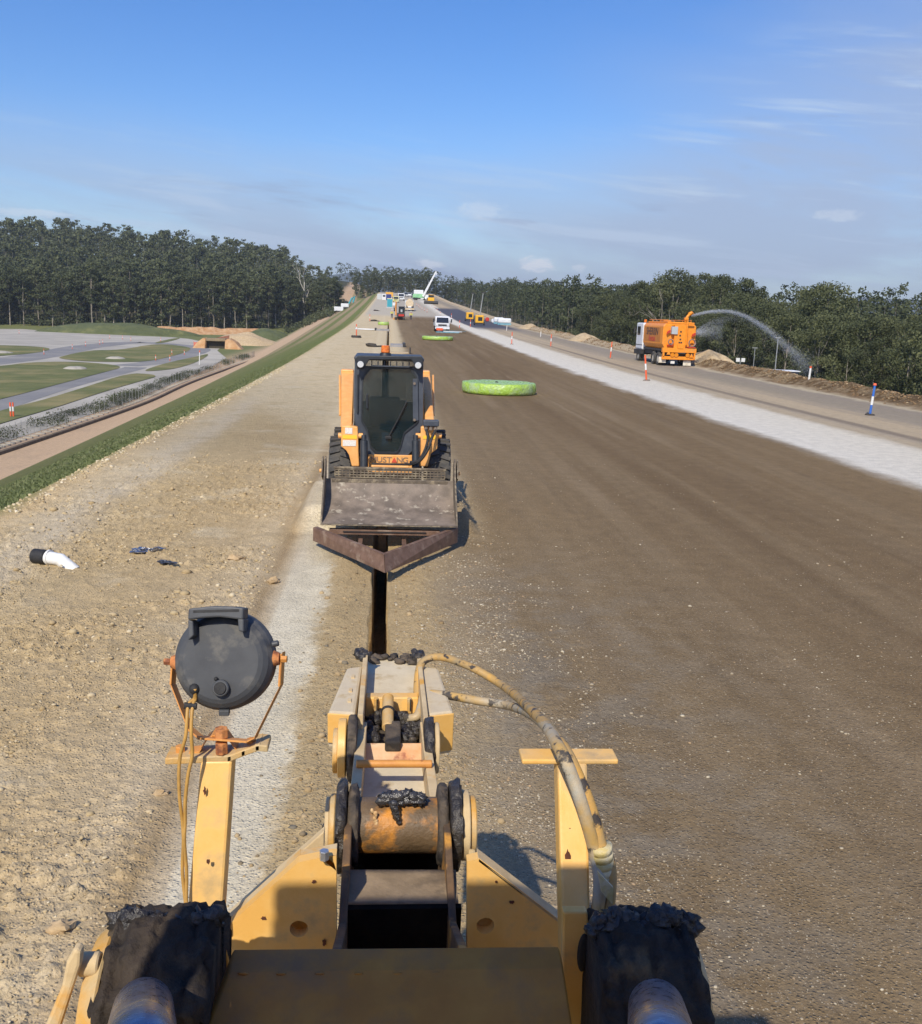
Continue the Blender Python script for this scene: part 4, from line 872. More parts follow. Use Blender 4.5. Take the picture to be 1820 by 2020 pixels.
for i, (x, y) in enumerate(((552, 222), (1001, 230))):
    q = zx(x, y, 15.47); K().cyl(q+Vector((0, .04, 0)), q+Vector((0, -.015, 0)), .062, n=24, bev=.006).build('headlight', SBK, SK, auto=40)
    K().cyl(q+Vector((0, -.0155, 0)), q+Vector((0, -.022, 0)), .050, n=24, bev=.003).build('light_lens', M('lamp_lens', (.75, .77, .78), (.6, .62, .64), 80, .15, .2), SK, auto=40)
q = zx(746, 158, 16.0); K().cyl(q+Vector((0, 0, -.03)), q+Vector((0, 0, .05)), .11, .085, 20).build('beacon_base', SBK, SK, auto=40)
K().cyl(q+Vector((0, 0, .052)), q+Vector((0, 0, .17)), .075, .068, 20, bev=.01).build('beacon', M('amber_lens', lin((236, 128, 34)), lin((200, 96, 24)), 30, .2, 0, spec=.7), SK, auto=40)
# door furniture
q = zx(603, 510, 15.66); K().box(q, (.035, .03, .24)).build('door_handle', SBK, SK, bevel=.01)
K().tube([zx(912, 512, 15.655), zx(850, 640, 15.65), zx(768, 795, 15.655)], .012, 8).build('wiper', BLK, SK); q = zx(768, 792, 15.66); K().box(q, (.10, .04, .05)).build('wiper_motor', BLK, SK, bevel=.01)
K().prism([zx(958, 335, 15.66), zx(998, 335, 15.66), zx(1004, 660, 15.66), zx(960, 665, 15.66)], (0, .012, 0)).build('hinge_strip', SGR, SK, bevel=.004)
for y in (372, 655): q = zx(972, y, 15.655); K().cyl(q, q+Vector((0, -.02, 0)), .022, n=12).build('hinge_bolt', STEEL, SK)
q = zx(530, 450, 15.68); K().box(q, (.03, .03, .62)).build('grab_rail', SBK, SK, bevel=.008)
# engine bay, chassis
K().rng(cx0+.02, cx1-.02, 16.82, 18.3, .55, 1.80).build('engine_hood', SOR, SK, bevel=.03); K().rng(cx0-.02, cx1+.02, 15.78, 18.2, .45, 1.10).build('chassis', SBK, SK, bevel=.02)
a, b = zx(612, 925, 15.66), zx(955, 1010, 15.66); K().rng(a.x, b.x, 15.66, 15.775, b.z-.15, a.z).build('front_panel', SOR, SK, bevel=.01)
K().rng(a.x-.15, b.x+.15, 15.78, 15.82, .5, b.z+.1).build('lower_panel', SOR, SK, bevel=.01)
TX = M('badge_grey', lin((146, 122, 104)), None, 4, .4); TXR = M('badge_red', lin((214, 84, 62)), None, 4, .4)
rx = Matrix.Rotation(R(90), 4, 'X'); q = zx(786, 968, 15.655)-SO; w = (zx(935, 968, 15.655)-zx(625, 968, 15.655)).length
for ch, dx in zip('MUSTANG', (-.44, -.285, -.155, -.035, .095, .23, .38)):
    if ch == 'A':
        qq = SO+q+Vector((dx*w*.98, -.004, 0)); K().prism([qq+Vector((-.045, 0, -.04)), qq+Vector((.045, 0, -.04)), qq+Vector((0, 0, .045))], (0, .004, 0)).build('badge_letter', TXR, SK)
    else: text_mesh('badge_letter', ch, .125, Matrix.Translation(q+Vector((dx*w*.98, -.002, 0))) @ rx, TX, SK, .002, 1.15)
# lift arms
def arm(sg):
    if sg < 0:
        up = [(402, 268), (500, 270), (498, 330), (478, 690), (402, 705)]; br = [(402, 700), (470, 700), (530, 712), (536, 860), (536, 900), (542, 1018), (484, 1018), (462, 930), (440, 895), (400, 862)]
    else:
        up = [(1036, 278), (1092, 280), (1104, 330), (1128, 640), (1062, 650), (1100, 520), (1036, 440)]; br = [(1022, 712), (1075, 700), (1128, 700), (1156, 790), (1150, 882), (1100, 920), (1076, 1020), (1008, 1016), (1020, 900)]
    K().prism([zx(x, y, 16.9) for x, y in up[:2]]+[zx(x, y, 15.35) for x, y in up[2:][::1]][1:3 if sg < 0 else 3], (0, .10, 0))
    a0, a1 = zx(up[0][0], up[0][1], 17.6), zx(up[1][0], up[1][1], 17.6)
    if sg < 0: b0, b1 = zx(402, 720, 15.30), zx(484, 700, 15.30)
    else: b0, b1 = zx(1058, 712, 15.30), zx(1130, 700, 15.30)
    v = Vector((0, .12, -.12)); mb = K(); mb.add([a0, a1, b1, b0, a0+v, a1+v, b1+v, b0+v], [(0, 1, 2, 3), (7, 6, 5, 4), (0, 4, 5, 1), (1, 5, 6, 2), (2, 6, 7, 3), (3, 7, 4, 0)])
    mb.build('lift_arm', SOR, SK, bevel=.015)
    K().rng(min(a0.x, a1.x), max(a0.x, a1.x), 17.5, 17.75, .95, a0.z+.02).build('arm_tower', SOR, SK, bevel=.02)
    K().prism([zx(x, y, 15.28) for x, y in br], (0, .14, 0)).build('arm_bracket', SOR, SK, bevel=.015)
    e = zx(398 if sg < 0 else 1160, 778, 15.35); K().cyl(e+Vector((-.04*1, 0, 0)), e+Vector((.05, 0, 0)), .045, n=16, bev=.006).build('pin', SOR, SK, auto=40)
    e = zx(546 if sg < 0 else 1006, 780, 15.35); K().cyl(e+Vector((-.05, 0, 0)), e+Vector((.05, 0, 0)), .045, n=16, bev=.006).build('pin', SOR, SK, auto=40)
    x = 577 if sg < 0 else 982; K().cyl(zx(x, 1030, 15.2), zx(x, 815, 15.3), .062, n=20, bev=.01).build('tilt_cylinder', SBK, SK, auto=40); K().cyl(zx(x, 818, 15.3), zx(x, 775, 15.32), .04, n=16).build('cylinder_rod', SBK, SK, auto=40)
    K().tube([zx(390 if sg < 0 else 1118, 310, 17.5), zx(392 if sg < 0 else 1122, 620, 16.1)], .018, 8).build('arm_pipe', SOR, SK)
arm(-1); arm(1)
DEC = M('decal_white', lin((236, 230, 220)), lin((214, 206, 196)), 60, .5); DEY = M('decal_yellow', lin((246, 200, 60)), None, 60, .5)
for (x0, y0, x1, y1), mt in (((432, 716, 488, 764), DEC), ((414, 812, 516, 860), DEC), ((412, 774, 524, 804), DEY), ((1040, 778, 1140, 806), DEY)):
    a, b = zx(x0, y0, 15.275), zx(x1, y1, 15.275); K().rng(a.x, b.x, 15.272, 15.278, b.z, a.z).build('decal', mt, SK)
a, b = zx(1040, 655, 15.2), zx(1162, 706, 15.2); K().rng(a.x, b.x, 15.15, 15.30, b.z, a.z).build('coupler_block', SGR, SK, bevel=.015)
for x in (1062, 1100, 1136): K().cyl(zx(x, 700, 15.2), zx(x, 735, 15.2), .03, n=12).build('coupler', STEEL, SK)
K().tube([zx(1065, 730, 15.18), zx(1078, 800, 15.12), zx(1050, 900, 15.08), zx(1000, 975, 15.08), zx(940, 985, 15.15)], .022, 10, sub=5).build('hose', BLK, SK, smooth=True)
K().tube([zx(1140, 735, 15.18), zx(1110, 790, 15.12), zx(1080, 880, 15.06), zx(1020, 970, 15.06), zx(950, 1000, 15.15), zx(800, 1004, 15.4), zx(640, 1000, 15.4)], .022, 10, sub=5).build('hose', BLK, SK, smooth=True)
# wheels with lugged tyres
def wheel(par, c, r, w, mt, mr_, ax=Vector((1, 0, 0)), lugs=22, off=SO, rim=.55, nm='wheel'):
    n = 44; mb = MB(off); V = []; F = []; ax = Vector(ax).normalized(); e1 = Vector((0, 0, 1)); e2 = ax.cross(e1)
    prof = [(-.5, .62), (-.5, .90), (-.40, .98), (0, 1.0), (.40, .98), (.5, .90), (.5, .62)]
    for t, k in prof: V += [Vector(c)+ax*t*w+(e1*math.cos(2*math.pi*i/n)+e2*math.sin(2*math.pi*i/n))*r*k for i in range(n)]
    for j in range(len(prof)-1): F += [(j*n+i, j*n+(i+1) % n, (j+1)*n+(i+1) % n, (j+1)*n+i) for i in range(n)]
    mb.add(V, F)
    for i in range(lugs):
        a = 2*math.pi*i/lugs
        for s_ in (-1, 1):
            aa = a+(s_ > 0)*math.pi/lugs; d = e1*math.cos(aa)+e2*math.sin(aa); t = ax.cross(d)
            Rm = Matrix((ax, t, d)).transposed(); mb.box(Vector(c)+d*r*1.01+ax*s_*w*.25, (w*.46, r*.13, r*.09), Rm @ Matrix.Rotation(.3*s_, 3, 'Z'))
    o = mb.build('tyre', mt, par, auto=40)
    MB(off).cyl(Vector(c)-ax*w*.36, Vector(c)+ax*w*.36, r*rim*1.12, n=24, bev=w*.05).build('rim', mr_, par, auto=40)
TY = M('tyre_rubber', lin((62, 62, 62)), lin((84, 80, 74)), 9, .85, 0, .2, 60, lin((120, 110, 94)), 5, (.58, .74))
wl = zx(398, 900, 15.8).x; wr = zx(1165, 900, 15.8).x
for y in (15.95, 17.25):
    for x in (wl, wr): wheel(SK, (x, y, .88), .50, .36, TY, SOR)
# ================================================================ shared small-scene materials
OR = M('bollard_orange', lin((236, 92, 48)), lin((222, 104, 62)), 12, .5); WH = M('reflective_white', lin((232, 232, 228)), lin((214, 212, 206)), 12, .5)
BLU = M('bollard_blue', lin((50, 104, 190)), lin((60, 112, 190)), 12, .5); RUB = M('base_rubber', lin((52, 48, 46)), lin((74, 68, 60)), 12, .85)
DUSTR = M('dusty_rubber', lin((120, 110, 100)), lin((140, 128, 112)), 12, .9)
def placeG(px, py): return gp(px, py)
def bollard(h, cols, base, baser=.2, bh=.06):
    r = empty('bollard', (0, 0, 0), 'x', 'bollard', 'plastic delineator bollards along the lanes')
    MB().cyl((0, 0, 0), (0, 0, bh), baser, baser*.85, n=14).build('base', base, r, auto=40)
    k = len(cols)
    MB().cyl((0, 0, bh), (0, 0, h-.02), .048, .046, n=14, bev=.006).build('post', cols[0], r, auto=40)
    for (z0, z1, mt) in cols[1]: MB().cyl((0, 0, z0*h), (0, 0, z1*h), .0505, n=14).build('reflective_band', mt, r, auto=40)
    return r
def put(o, p, label, rx_=0, ry_=0, first=False, s=1, rz=0):
    c = o if first else copy_tree(o); c.location = p; c.rotation_euler = (rx_, ry_, rz); c.scale = (s, s, s); c['label'] = label; return c
b0 = bollard(1.35, (OR, [(.42, .66, WH)]), DUSTR)
put(b0, placeG(1276, 751), 'tallest leaning orange and white bollard on the pale strip right of the green disk', 0, R(-7), True, 1.12)
put(b0, placeG(1204.5, 707), 'upright orange and white bollard just left of the orange water truck', 0, R(3), s=1.05)
put(b0, placeG(1087, 684), 'orange and white bollard third nearest on the haul road edge', 0, R(1), s=.98)
put(b0, placeG(1010, 679), 'orange bollard on the pale strip between the far light towers and the water truck', 0, 0, s=.98)
put(b0, placeG(907, 648), 'small orange bollard close right of the parked white truck', s=1); put(b0, placeG(928.5, 645), 'small orange bollard in front of the nearer light tower group', s=1)
put(b0, placeG(891, 630), 'tiny orange bollard behind the white truck beside the dark asphalt', s=1)
put(b0, placeG(730, 634), 'small orange bollard on the left shoulder far ahead of the skid steer', s=1)
b1 = bollard(1.24, (BLU, [(.34, .62, WH)]), RUB, .2); b1['group'] = ''; del b1['group']
MB().cyl((0, 0, 1.21), (0, 0, 1.30), .075, .06, n=12, bev=.01).build('cap', OR, b1, auto=40)
put(b1, placeG(1717, 819), 'blue and white bollard with orange cap at the right edge of the haul road', 0, R(3), True)
b2 = bollard(1.3, (OR, [(.62, .80, WH)]), RUB, .42, .22); del b2['group']
for x in (-.34, .34): MB().ball((x, 0, .1), .16, 10, 6, (1, .8, .8), .4).build('sandbag', RUB, b2, smooth=True)
put(b2, placeG(703.5, 666), 'orange bollard on a black weighted base on the left shoulder', 0, 0, True, 1.15)
# tiny lane markers on the far asphalt and in the training yard
b3 = bollard(.9, (OR, [(.4, .7, WH)]), RUB, .16, .05); b3['group'] = 'small lane markers along the far lanes'
tiny = [(822, 603), (826, 605), (829, 608), (833, 611), (838, 613), (843, 616)]
for i, (x, y) in enumerate(tiny): put(b3, placeG(x, y), ('nearest ','farthest ','second farthest ','third farthest ','third nearest ','second nearest ')[(0,0,0,0,0,0)[0]:][({0:1,1:2,2:3,3:4,4:5,5:0})[i]]+'small orange lane marker in the row beside the far dark asphalt', first=(i == 0))
b4 = bollard(.95, (WH, [(.5, .8, OR)]), RUB, .14, .05); b4['group'] = 'white markers on the far asphalt'
for i, (x, y) in enumerate([(852, 607), (858, 610), (863, 615), (869, 621)]): put(b4, placeG(x, y), ('farthest ','second farthest ','second nearest ','nearest ')[i]+'small white marker standing on the far dark asphalt strip', first=(i == 0))
zz = lambda x, y: (x*.29766, 602+y*.29766)
b5 = copy_tree(b3); b5['group'] = 'orange cones around the training yard'
yard = [(127, 188), (728, 222), (813, 226), (868, 238), (1066, 240), (480, 292), (292, 328), (682, 255), (662, 262), (1140, 328), (1033, 368), (1127, 370), (568, 272), (1223, 330)]
YL_ = ['orange cone alone at the far left of the pale yard paving', 'orange cone on the upper road below the right part of the grass mound', 'orange cone just left of the middle of the upper yard road', 'orange cone on the upper road where the paving narrows', 'orange cone nearest the strip of turf before the culvert', 'orange cone at the left tip of the middle turf island', 'orange cone on the grey road left of the middle turf island', 'orange cone on the near edge of the upper road above the middle island', 'orange cone left of its close neighbour on the upper road', 'orange cone on the near right rim of the middle turf island', 'left orange cone on the kerb below the middle turf island', 'right orange cone on the outer kerb of the loop road', 'orange cone where the grey roads fork above the middle island', 'orange cone on the loop road near the right end of the turf']
for i, p in enumerate(yard): put(b5, placeG(*zz(*p)), YL_[i], first=(i == 0), s=1.5)
b6 = copy_tree(b3); b6['group'] = 'pair of orange and white bollards by the near yard road'
for i, p in enumerate([(72, 742), (90, 742)]): put(b6, placeG(*zz(*p)), ('left','right')[i]+' one of the two orange and white bollards on grass at the left edge', first=(i == 0), s=1.75)
def whitepost(px0, py0, px1, py1, label, mat=WH, r=.05, nm='marker_post', cat='post', top=None):
    p = placeG(px0, py0); h = (py0-py1)*p.y/FP; o = empty(nm, p, label, cat); MB().cyl((0, 0, -.1), (0, 0, h), r, n=10).build('post', mat, o, auto=40)
    if top: MB().cyl((0, 0, h*.86), (0, 0, h*1.003), r*1.1, n=10).build('reflector', top, o, auto=40)
    o.rotation_euler = (0, R(2.5), 0); return o
whitepost(1597, 748, 1600, 722, 'short white guide post with orange top on the spoil bank', top=OR, r=.06)
whitepost(1067, 664, 1067, 654, 'thin white stake on the bank left of the sand mound'); whitepost(1000, 652, 1000, 642, 'thin white stake in front of the far white pipes')
whitepost(393.5, 720, 391.5, 692, 'tall white and orange survey pole standing beside the training yard loop', r=.09, nm='survey_pole', cat='pole', top=OR)
GALV = M('galvanised_steel', lin((170, 172, 170)), lin((150, 152, 150)), 6, .5, .3)
def polebehind(px, py0, py1, Y, label, r):
    a = at(px, py0, Y); b = at(px+ (py0-py1)*.10, py1, Y); z0 = gz(a.x, Y); o = empty('pole', (a.x, Y, z0), label, 'pole'); MB().cyl((0, 0, 0), (b.x-a.x, 0, b.z-z0), r, r*.7, n=10).build('shaft', GALV, o, auto=40)
    MB().box((0, 0, b.z-z0), (.5, .08, .06)).build('cross_arm', GALV, o); return o
polebehind(1530, 728, 666, 84, 'slim pale pole behind the spoil bank under the water jet', .06); polebehind(1487, 722, 686, 88, 'short thin pole behind the spoil bank left of the pale pole', .04)
# ================================================================ green wrapped pipe coils
GW = M('green_plastic_wrap', lin((168, 200, 80)), lin((152, 188, 70)), 5, .28, 0, .8, 9, lin((168, 190, 134)), 2.5, (.48, .62), .7)
def disk(c, r, h, label, seed, mat=GW):
    n = 72; o = empty('wrapped_coil', c, label, 'pipe coil', 'green plastic wrapped coils on the road base'); V = []; F = []; mb = MB()
    prof = [(0, .0), (.03, .93), (.06, .99), (.3, 1.01), (.6, 1.015), (.9, 1.0), (.985, .975), (1.0, .95), (.985, .5), (.97, 0)]
    for t, k in prof:
        for i in range(n):
            a = 2*math.pi*i/n; q = mn.fractal(Vector((math.cos(a)*5+seed, math.sin(a)*5, t*2.2)), 1, 2, 4); pl = math.sin(a*23+3*mn.noise(Vector((math.cos(a)*2, math.sin(a)*2, seed)))*3)*.010*(.1 < t < .97)
            rr_ = r*(k+.022*q*(k > .5)+pl); V.append(Vector((math.cos(a)*rr_, math.sin(a)*rr_, h*t*(1+.06*q*(k > .4)))))
    for j in range(len(prof)-1): F += [(j*n+i, j*n+(i+1) % n, (j+1)*n+(i+1) % n, (j+1)*n+i) for i in range(n)]
    mb.add(V, F).build('plastic_wrap', mat, o, smooth=True)
    MB().ball((-.1, 0, h*.97), .09, 10, 6, (1, .8, .5), .5).build('knot', BLK, o, smooth=True); return o
p = placeG(990, 770); disk(Vector((5.05, 44.4, gz(5, 44))), 1.66, .50, 'large lime green plastic wrapped coil lying on the brown road base', 1)
p = placeG(864, 671); disk(Vector((p.x, p.y+.5, gz(p.x, p.y+.5))), 1.72, .42, 'farther green wrapped coil lying in front of the parked white truck', 5)
p = placeG(757, 641); o = disk(p, .9, .5, 'small crumpled green plastic bundle on the left shoulder far ahead', 9); o['group'] = ''; del o['group']; o.name = 'plastic_bundle'; o['category'] = 'plastic bundle'
# ================================================================ water cart spraying
def L_(o): return MB()
TO = M('truck_orange', lin((240, 150, 40)), lin((230, 140, 36)), 5, .4, 0, .05, 30, lin((204, 142, 66)), 1.6, (.56, .72)); TOD = M('truck_orange_dusty', lin((206, 132, 56)), lin((190, 120, 52)), 3, .7)
TW = M('truck_white', lin((226, 228, 230)), lin((210, 212, 214)), 3, .4); DKG = M('dark_metal', lin((44, 44, 46)), lin((60, 58, 56)), 6, .6); WIN = M('dark_window', lin((26, 32, 38)), None, 3, .1, 0, spec=.8)
GRB = M('grey_box', lin((176, 180, 182)), None, 3, .5); RED = M('red_paint', lin((196, 50, 36)), lin((180, 60, 50)), 9, .5)
pw = Vector((22.0, 73.6, gz(22.0, 75)))
WT = empty('water_truck', pw, 'orange water cart truck with white cab spraying water to the right', 'water truck', rz=R(1.0))
def bx(x0, x1, y0, y1, z0, z1, nm, mt, par=None, bev=0.02, label=None): return MB().rng(x0, x1, y0, y1, z0, z1).build(nm, mt, par or WT, bevel=bev, label=label)
def zz2(x, y): return (x-900)/228, (1150-y)/228
MB().prism([(-1.28, .25, 1.62), (-1.28, .25, 2.95), (-1.12, .25, 3.16), (1.12, .25, 3.16), (1.28, .25, 2.95), (1.28, .25, 1.62), (1.05, .25, 1.25), (-1.05, .25, 1.25)], (0, 5.4, 0)).build('tank', TO, WT, bevel=.05)
bx(-1.292, -1.283, .9, 5.3, 1.75, 2.85, 'side_panel', TOD); bx(-.45, .45, .0, .24, 1.35, 3.05, 'rear_panel', TO)
bx(-.95, .95, .3, 5.6, 3.17, 3.30, 'walkway', TO); bx(-.7, -.1, 2.2, 3.2, 3.31, 3.42, 'hatch', TOD)
for x in (-.9, .9):
    for y in (.5, 2.5, 4.6): MB().cyl((x, y, 3.3), (x, y, 3.42), .02, n=6).build('rail_post', TO, WT)
    MB().cyl((x, .4, 3.43), (x, 5.4, 3.43), .025, n=6).build('rail', TO, WT)
bx(-1.0, 1.0, .2, 8.0, .75, 1.05, 'chassis', DKG); bx(-1.2, 1.2, .3, 5.7, 1.08, 1.24, 'subframe', DKG)
bx(-1.24, 1.24, 6.0, 8.0, 1.0, 3.15, 'cab', TW, bev=.12); bx(-1.252, -1.243, 6.7, 7.6, 2.15, 2.85, 'side_window', WIN, bev=0); bx(-1.1, 1.1, 8.01, 8.02, 2.0, 2.9, 'windscreen', WIN, bev=0); bx(-1.1, 1.1, 5.985, 5.995, 2.3, 2.8, 'rear_window', WIN, bev=0)
bx(-1.29, 1.29, 6.1, 8.2, .62, 1.0, 'bumper', DKG); bx(-1.255, -1.245, 6.0, 7.9, 1.35, 1.40, 'trim', DKG, bev=0)
MB().cyl((-1.0, 6.3, 3.17), (-1.0, 6.3, 3.42), .12, n=12, bev=.03).build('beacon', MC['amber_lens'], WT, auto=40)
MB().box((-1.45, 7.8, 2.5), (.1, .2, .5)).build('mirror', DKG, WT, bevel=.02)
CRM = M('wheel_cream', lin((228, 220, 202)), lin((200, 190, 170)), 4, .5)
for y in (1.25, 2.6, 6.9):
    for x in (-1.08, 1.08): wheel(WT, (x, y, .5), .5, .42, TY, CRM, lugs=0, off=(0, 0, 0), rim=.62)
for a, b, c, d, dep, nm, mt in ((600, 840, 1200, 918, .30, 'rear_shelf', TO), (606, 985, 1190, 1040, .22, 'bumper_bar', TO), (738, 478, 842, 608, .34, 'control_box', GRB), (560, 1000, 690, 1100, .0, 'mudflap', CRM), (1000, 1050, 1140, 1140, .0, 'mudflap', CRM), (772, 1068, 842, 1112, .10, 'number_plate', WH), (860, 780, 965, 850, .34, 'valve_box', TO), (612, 880, 640, 985, .28, 'bracket', TO), (1165, 880, 1190, 1030, .28, 'bracket', TO)):
    (x0, z1), (x1, z0) = zz2(a, b), zz2(c, d); bx(x0, x1, .24-dep-.03, .22-(dep*.0), z0, z1, nm, mt, bev=.015)
for cx_, cz in ((712, 926), (1118, 966)):
    x, z = zz2(cx_, cz); MB().prism([(x-.17, -.10, z-.14), (x+.17, -.10, z-.14), (x, -.10, z+.17)], (0, .05, 0)).build('spray_head', TO, WT, bevel=.02)
for cx_ in (780, 850, 1050):
    x, z = zz2(cx_, 950); MB().cyl((x, .1, z), (x, -.1, z-.05), .11, .16, n=14).build('nozzle', TO, WT, auto=40)
x, z = zz2(940, 925); MB().cyl((x-.3, 0, z), (x+.3, 0, z), .10, n=14).build('spray_bar', DKG, WT, auto=40)
HG = M('hose_grey', lin((150, 128, 118)), lin((120, 96, 90)), 40, .7)
for cx_, cz, r in ((730, 740, .20), (1110, 745, .28)):
    x, z = zz2(cx_, cz); pts = [(x+math.cos(a)*r*(.75+.02*a/2), -.06-.004*a, z+math.sin(a)*r*.95) for a in np.linspace(0, 6.28*4, 60)]
    MB().tube(pts, .035, 6).build('hose_coil', HG, WT, smooth=True); MB().rng(x-r, x+r, -.14, .2, z-r*1.35, z-r*1.1).build('reel_tray', RED, WT)
for x, z in (zz2(690, 575), zz2(1135, 610)): MB().prism([(x-.12, -.02, z-.15), (x+.16, -.02, z+.05), (x+.12, -.02, z+.16), (x-.05, -.02, z+.06)], (0, .2, 0)).build('spray_fan', RED, WT)
for i, (cx_, cz) in enumerate(((905, 560), (895, 625), (905, 690), (890, 745), (925, 745))):
    x, z = zz2(cx_, cz); MB().rng(x-.06, x+.06, -.03, .0, z-.06, z+.05).build('rear_marking', DKG, WT)
x, z = zz2(1010, 560); MB().cyl((x, -.05, z-1.0), (x, -.05, 3.45), .05, n=10).build('riser_pipe', TO, WT); MB().cyl((-.7, -.02, 3.2), (1.0, -.02, 3.22), .06, n=10).build('manifold', TO, WT)
MB().tube([(.42, .3, 3.2), (.42, .3, 3.5), (.55, .3, 3.75), (.78, .35, 3.98)], .10, 10).build('cannon_base', TO, WT, smooth=True); MB().tube([(.70, .3, 3.92), (.86, .4, 4.02), (1.08, .5, 3.90)], [.15, .07], 12).build('water_cannon', TO, WT, smooth=True)
MB().box((.45, .3, 3.55), (.3, .3, .18)).build('cannon_motor', TO, WT, bevel=.03)
ryz = Matrix.Rotation(R(-90), 4, 'Z') @ Matrix.Rotation(R(90), 4, 'X')
text_mesh('lettering', 'SHERRIN', .78, Matrix.Translation((-1.30, 3.1, 2.50)) @ ryz, DKG, WT, .003, 1.05, .012); text_mesh('lettering', 'Rentals', .62, Matrix.Translation((-1.30, 3.1, 1.98)) @ ryz, RED, WT, .003, 1.0, .008)
# ---- the water itself
def water_mat(nm, a):
    m = bpy.data.materials.new(nm); m.use_nodes = True; N = m.node_tree.nodes; L = m.node_tree.links; b = N['Principled BSDF']; b.inputs['Base Color'].default_value = (.86, .88, .9, 1); b.inputs['Roughness'].default_value = .35; b.inputs['Alpha'].default_value = a
    b.inputs['Subsurface Weight'].default_value = 0; return m
WJ = water_mat('water_jet', .8); WS = water_mat('water_spray', .75)
jp = [at(1366, 622, 73.9), at(1388, 616.5, 74.4), at(1412, 613, 75), at(1440, 613.5, 75.8), at(1468, 621, 76.6), at(1496, 636, 77.6), at(1520, 652, 78.4), at(1545, 673, 79.2), at(1566, 692, 80), at(1582, 706, 80.6), at(1598, 722, 81.2)]
def cat(P_, sub):
    out = []
    for i in range(len(P_)-1):
        p0 = P_[max(i-1, 0)]; p1 = P_[i]; p2 = P_[i+1]; p3 = P_[min(i+2, len(P_)-1)]
        for k in range(sub): t = k/sub; out.append(.5*((2*p1)+(p2-p0)*t+(2*p0-5*p1+4*p2-p3)*t*t+(3*p1-p0-3*p2+p3)*t**3))
    return out+[P_[-1]]
path = cat(jp, 40); n = 26000; idx = (RNG.random(n)**.85*(len(path)-1)).astype(int); PA = np.array([tuple(p) for p in path])[idx]; tt_ = idx/len(path)
sg = .035+.10*tt_+.28*tt_**4; o_ = RNG.normal(0, 1, (n, 3))*sg[:, None]; o_[:, 2] -= np.abs(RNG.normal(0, 1, n))*sg*.9; sz = RNG.uniform(.006, .022, n)*(1-.35*tt_)
V = (IV[None, [0, 2, 5, 9]]*sz[:, None, None]+(PA+o_)[:, None, :]); V = V.reshape(-1, 3)
F = (np.array([(0, 1, 2), (0, 2, 3), (0, 3, 1), (1, 3, 2)])[None]+4*np.arange(n)[:, None, None]).reshape(-1, 3)
tag(mesh_np('water_jet', V, F, WJ), 'arching jet of water thrown over the spoil bank by the orange truck', 'water jet', None, 'stuff')
# fan of spray on the right flank of the truck and thin second jet
n = 16000; a = RNG.random(n); c0 = at(1375, 656, 73.8); u_ = RNG.random(n)**1.5
P1 = np.array(tuple(c0))[None]+np.stack([u_*2.5, u_*1.6, RNG.normal(0, .42, n)*(.25+u_*.9)+u_*.3], 1); P1[:, 1] += RNG.normal(0, .3, n)
k = 5200; j2 = cat([at(1376, 652, 73.9), at(1400, 638, 74.6), at(1430, 630, 75.5), at(1455, 628, 76.2), at(1490, 640, 77.2), at(1530, 668, 78.2)], 40); id2 = (RNG.random(k)**1.3*(len(j2)-1)).astype(int); P2 = np.array([tuple(p) for p in j2])[id2]+RNG.normal(0, 1, (k, 3))*(.05+.25*(id2/len(j2)))[:, None]
k3 = 9000; s3 = RNG.random(k3); id3 = (s3*(len(path)-1)).astype(int); P3 = np.array([tuple(p) for p in path])[id3]; P3[:, 2] -= RNG.random(k3)**1.2*(P3[:, 2]-.2)*.95; P3 += RNG.normal(0, .5, (k3, 3))
PP = np.concatenate([P1, P2, P3]); sz = np.concatenate([RNG.uniform(.004, .011, n), RNG.uniform(.004, .010, k), RNG.uniform(.003, .007, k3)]); n = len(PP)
V = (IV[None, [0, 2, 5, 9]]*sz[:, None, None]+PP[:, None, :]).reshape(-1, 3); F = (np.array([(0, 1, 2), (0, 2, 3), (0, 3, 1), (1, 3, 2)])[None]+4*np.arange(n)[:, None, None]).reshape(-1, 3)
tag(mesh_np('water_spray', V, F, WS), 'fine fan of spray and drifting droplets right of the orange truck', 'spray', None, 'stuff')
# ================================================================ heaps and mounds
SAND = M('sand_heap', lin((196, 174, 138)), lin((178, 154, 118)), 2, .95, 0, .8, 3); GRS = M('mound_grass', lin((92, 98, 60)), lin((80, 88, 52)), .35, .95, 0, .8, 1.5, lin((120, 120, 74)), .15, (.55, .7)); ORD = M('orange_dirt', lin((178, 132, 86)), lin((200, 164, 122)), .5, .95, 0, .6, 1)
def heap(name, c, rx_, ry_, h, mat, label, cat_, seed=0, pw_=1.3, rz=0):
    n, k = 40, 12; V = [(0, 0, h)]; F = []
    for j in range(1, k+1):
        t = j/k
        for i in range(n):
            a = 2*math.pi*i/n; q = 1+.22*mn.fractal(Vector((math.cos(a)*1.5+seed, math.sin(a)*1.5, t)), 1, 2, 3); z = h*(1-t**pw_)*(1+.16*mn.noise(Vector((math.cos(a)*t*3+seed, math.sin(a)*t*3, seed))))-(.6 if j == k else 0)
            V.append((math.cos(a)*rx_*t*q, math.sin(a)*ry_*t*q, z))
    F = [(0, 1+i, 1+(i+1) % n) for i in range(n)]+[(1+j*n+i, 1+(j+1)*n+i, 1+(j+1)*n+(i+1) % n, 1+j*n+(i+1) % n) for j in range(k-1) for i in range(n)]
    mb = MB().add(V, F); o = mb.build(name, mat, None, smooth=True); o.location = c; o.rotation_euler = (0, 0, rz); return tag(o, label, cat_)
def hp(px, py): return gp(px, py)
heap('sand_heap', Vector((25.6, 77.5, gz(24, 77.5)-.1)), 2.6, 2.2, 1.25, SAND, 'pale sand heap right behind the orange water truck', 'heap', 1)
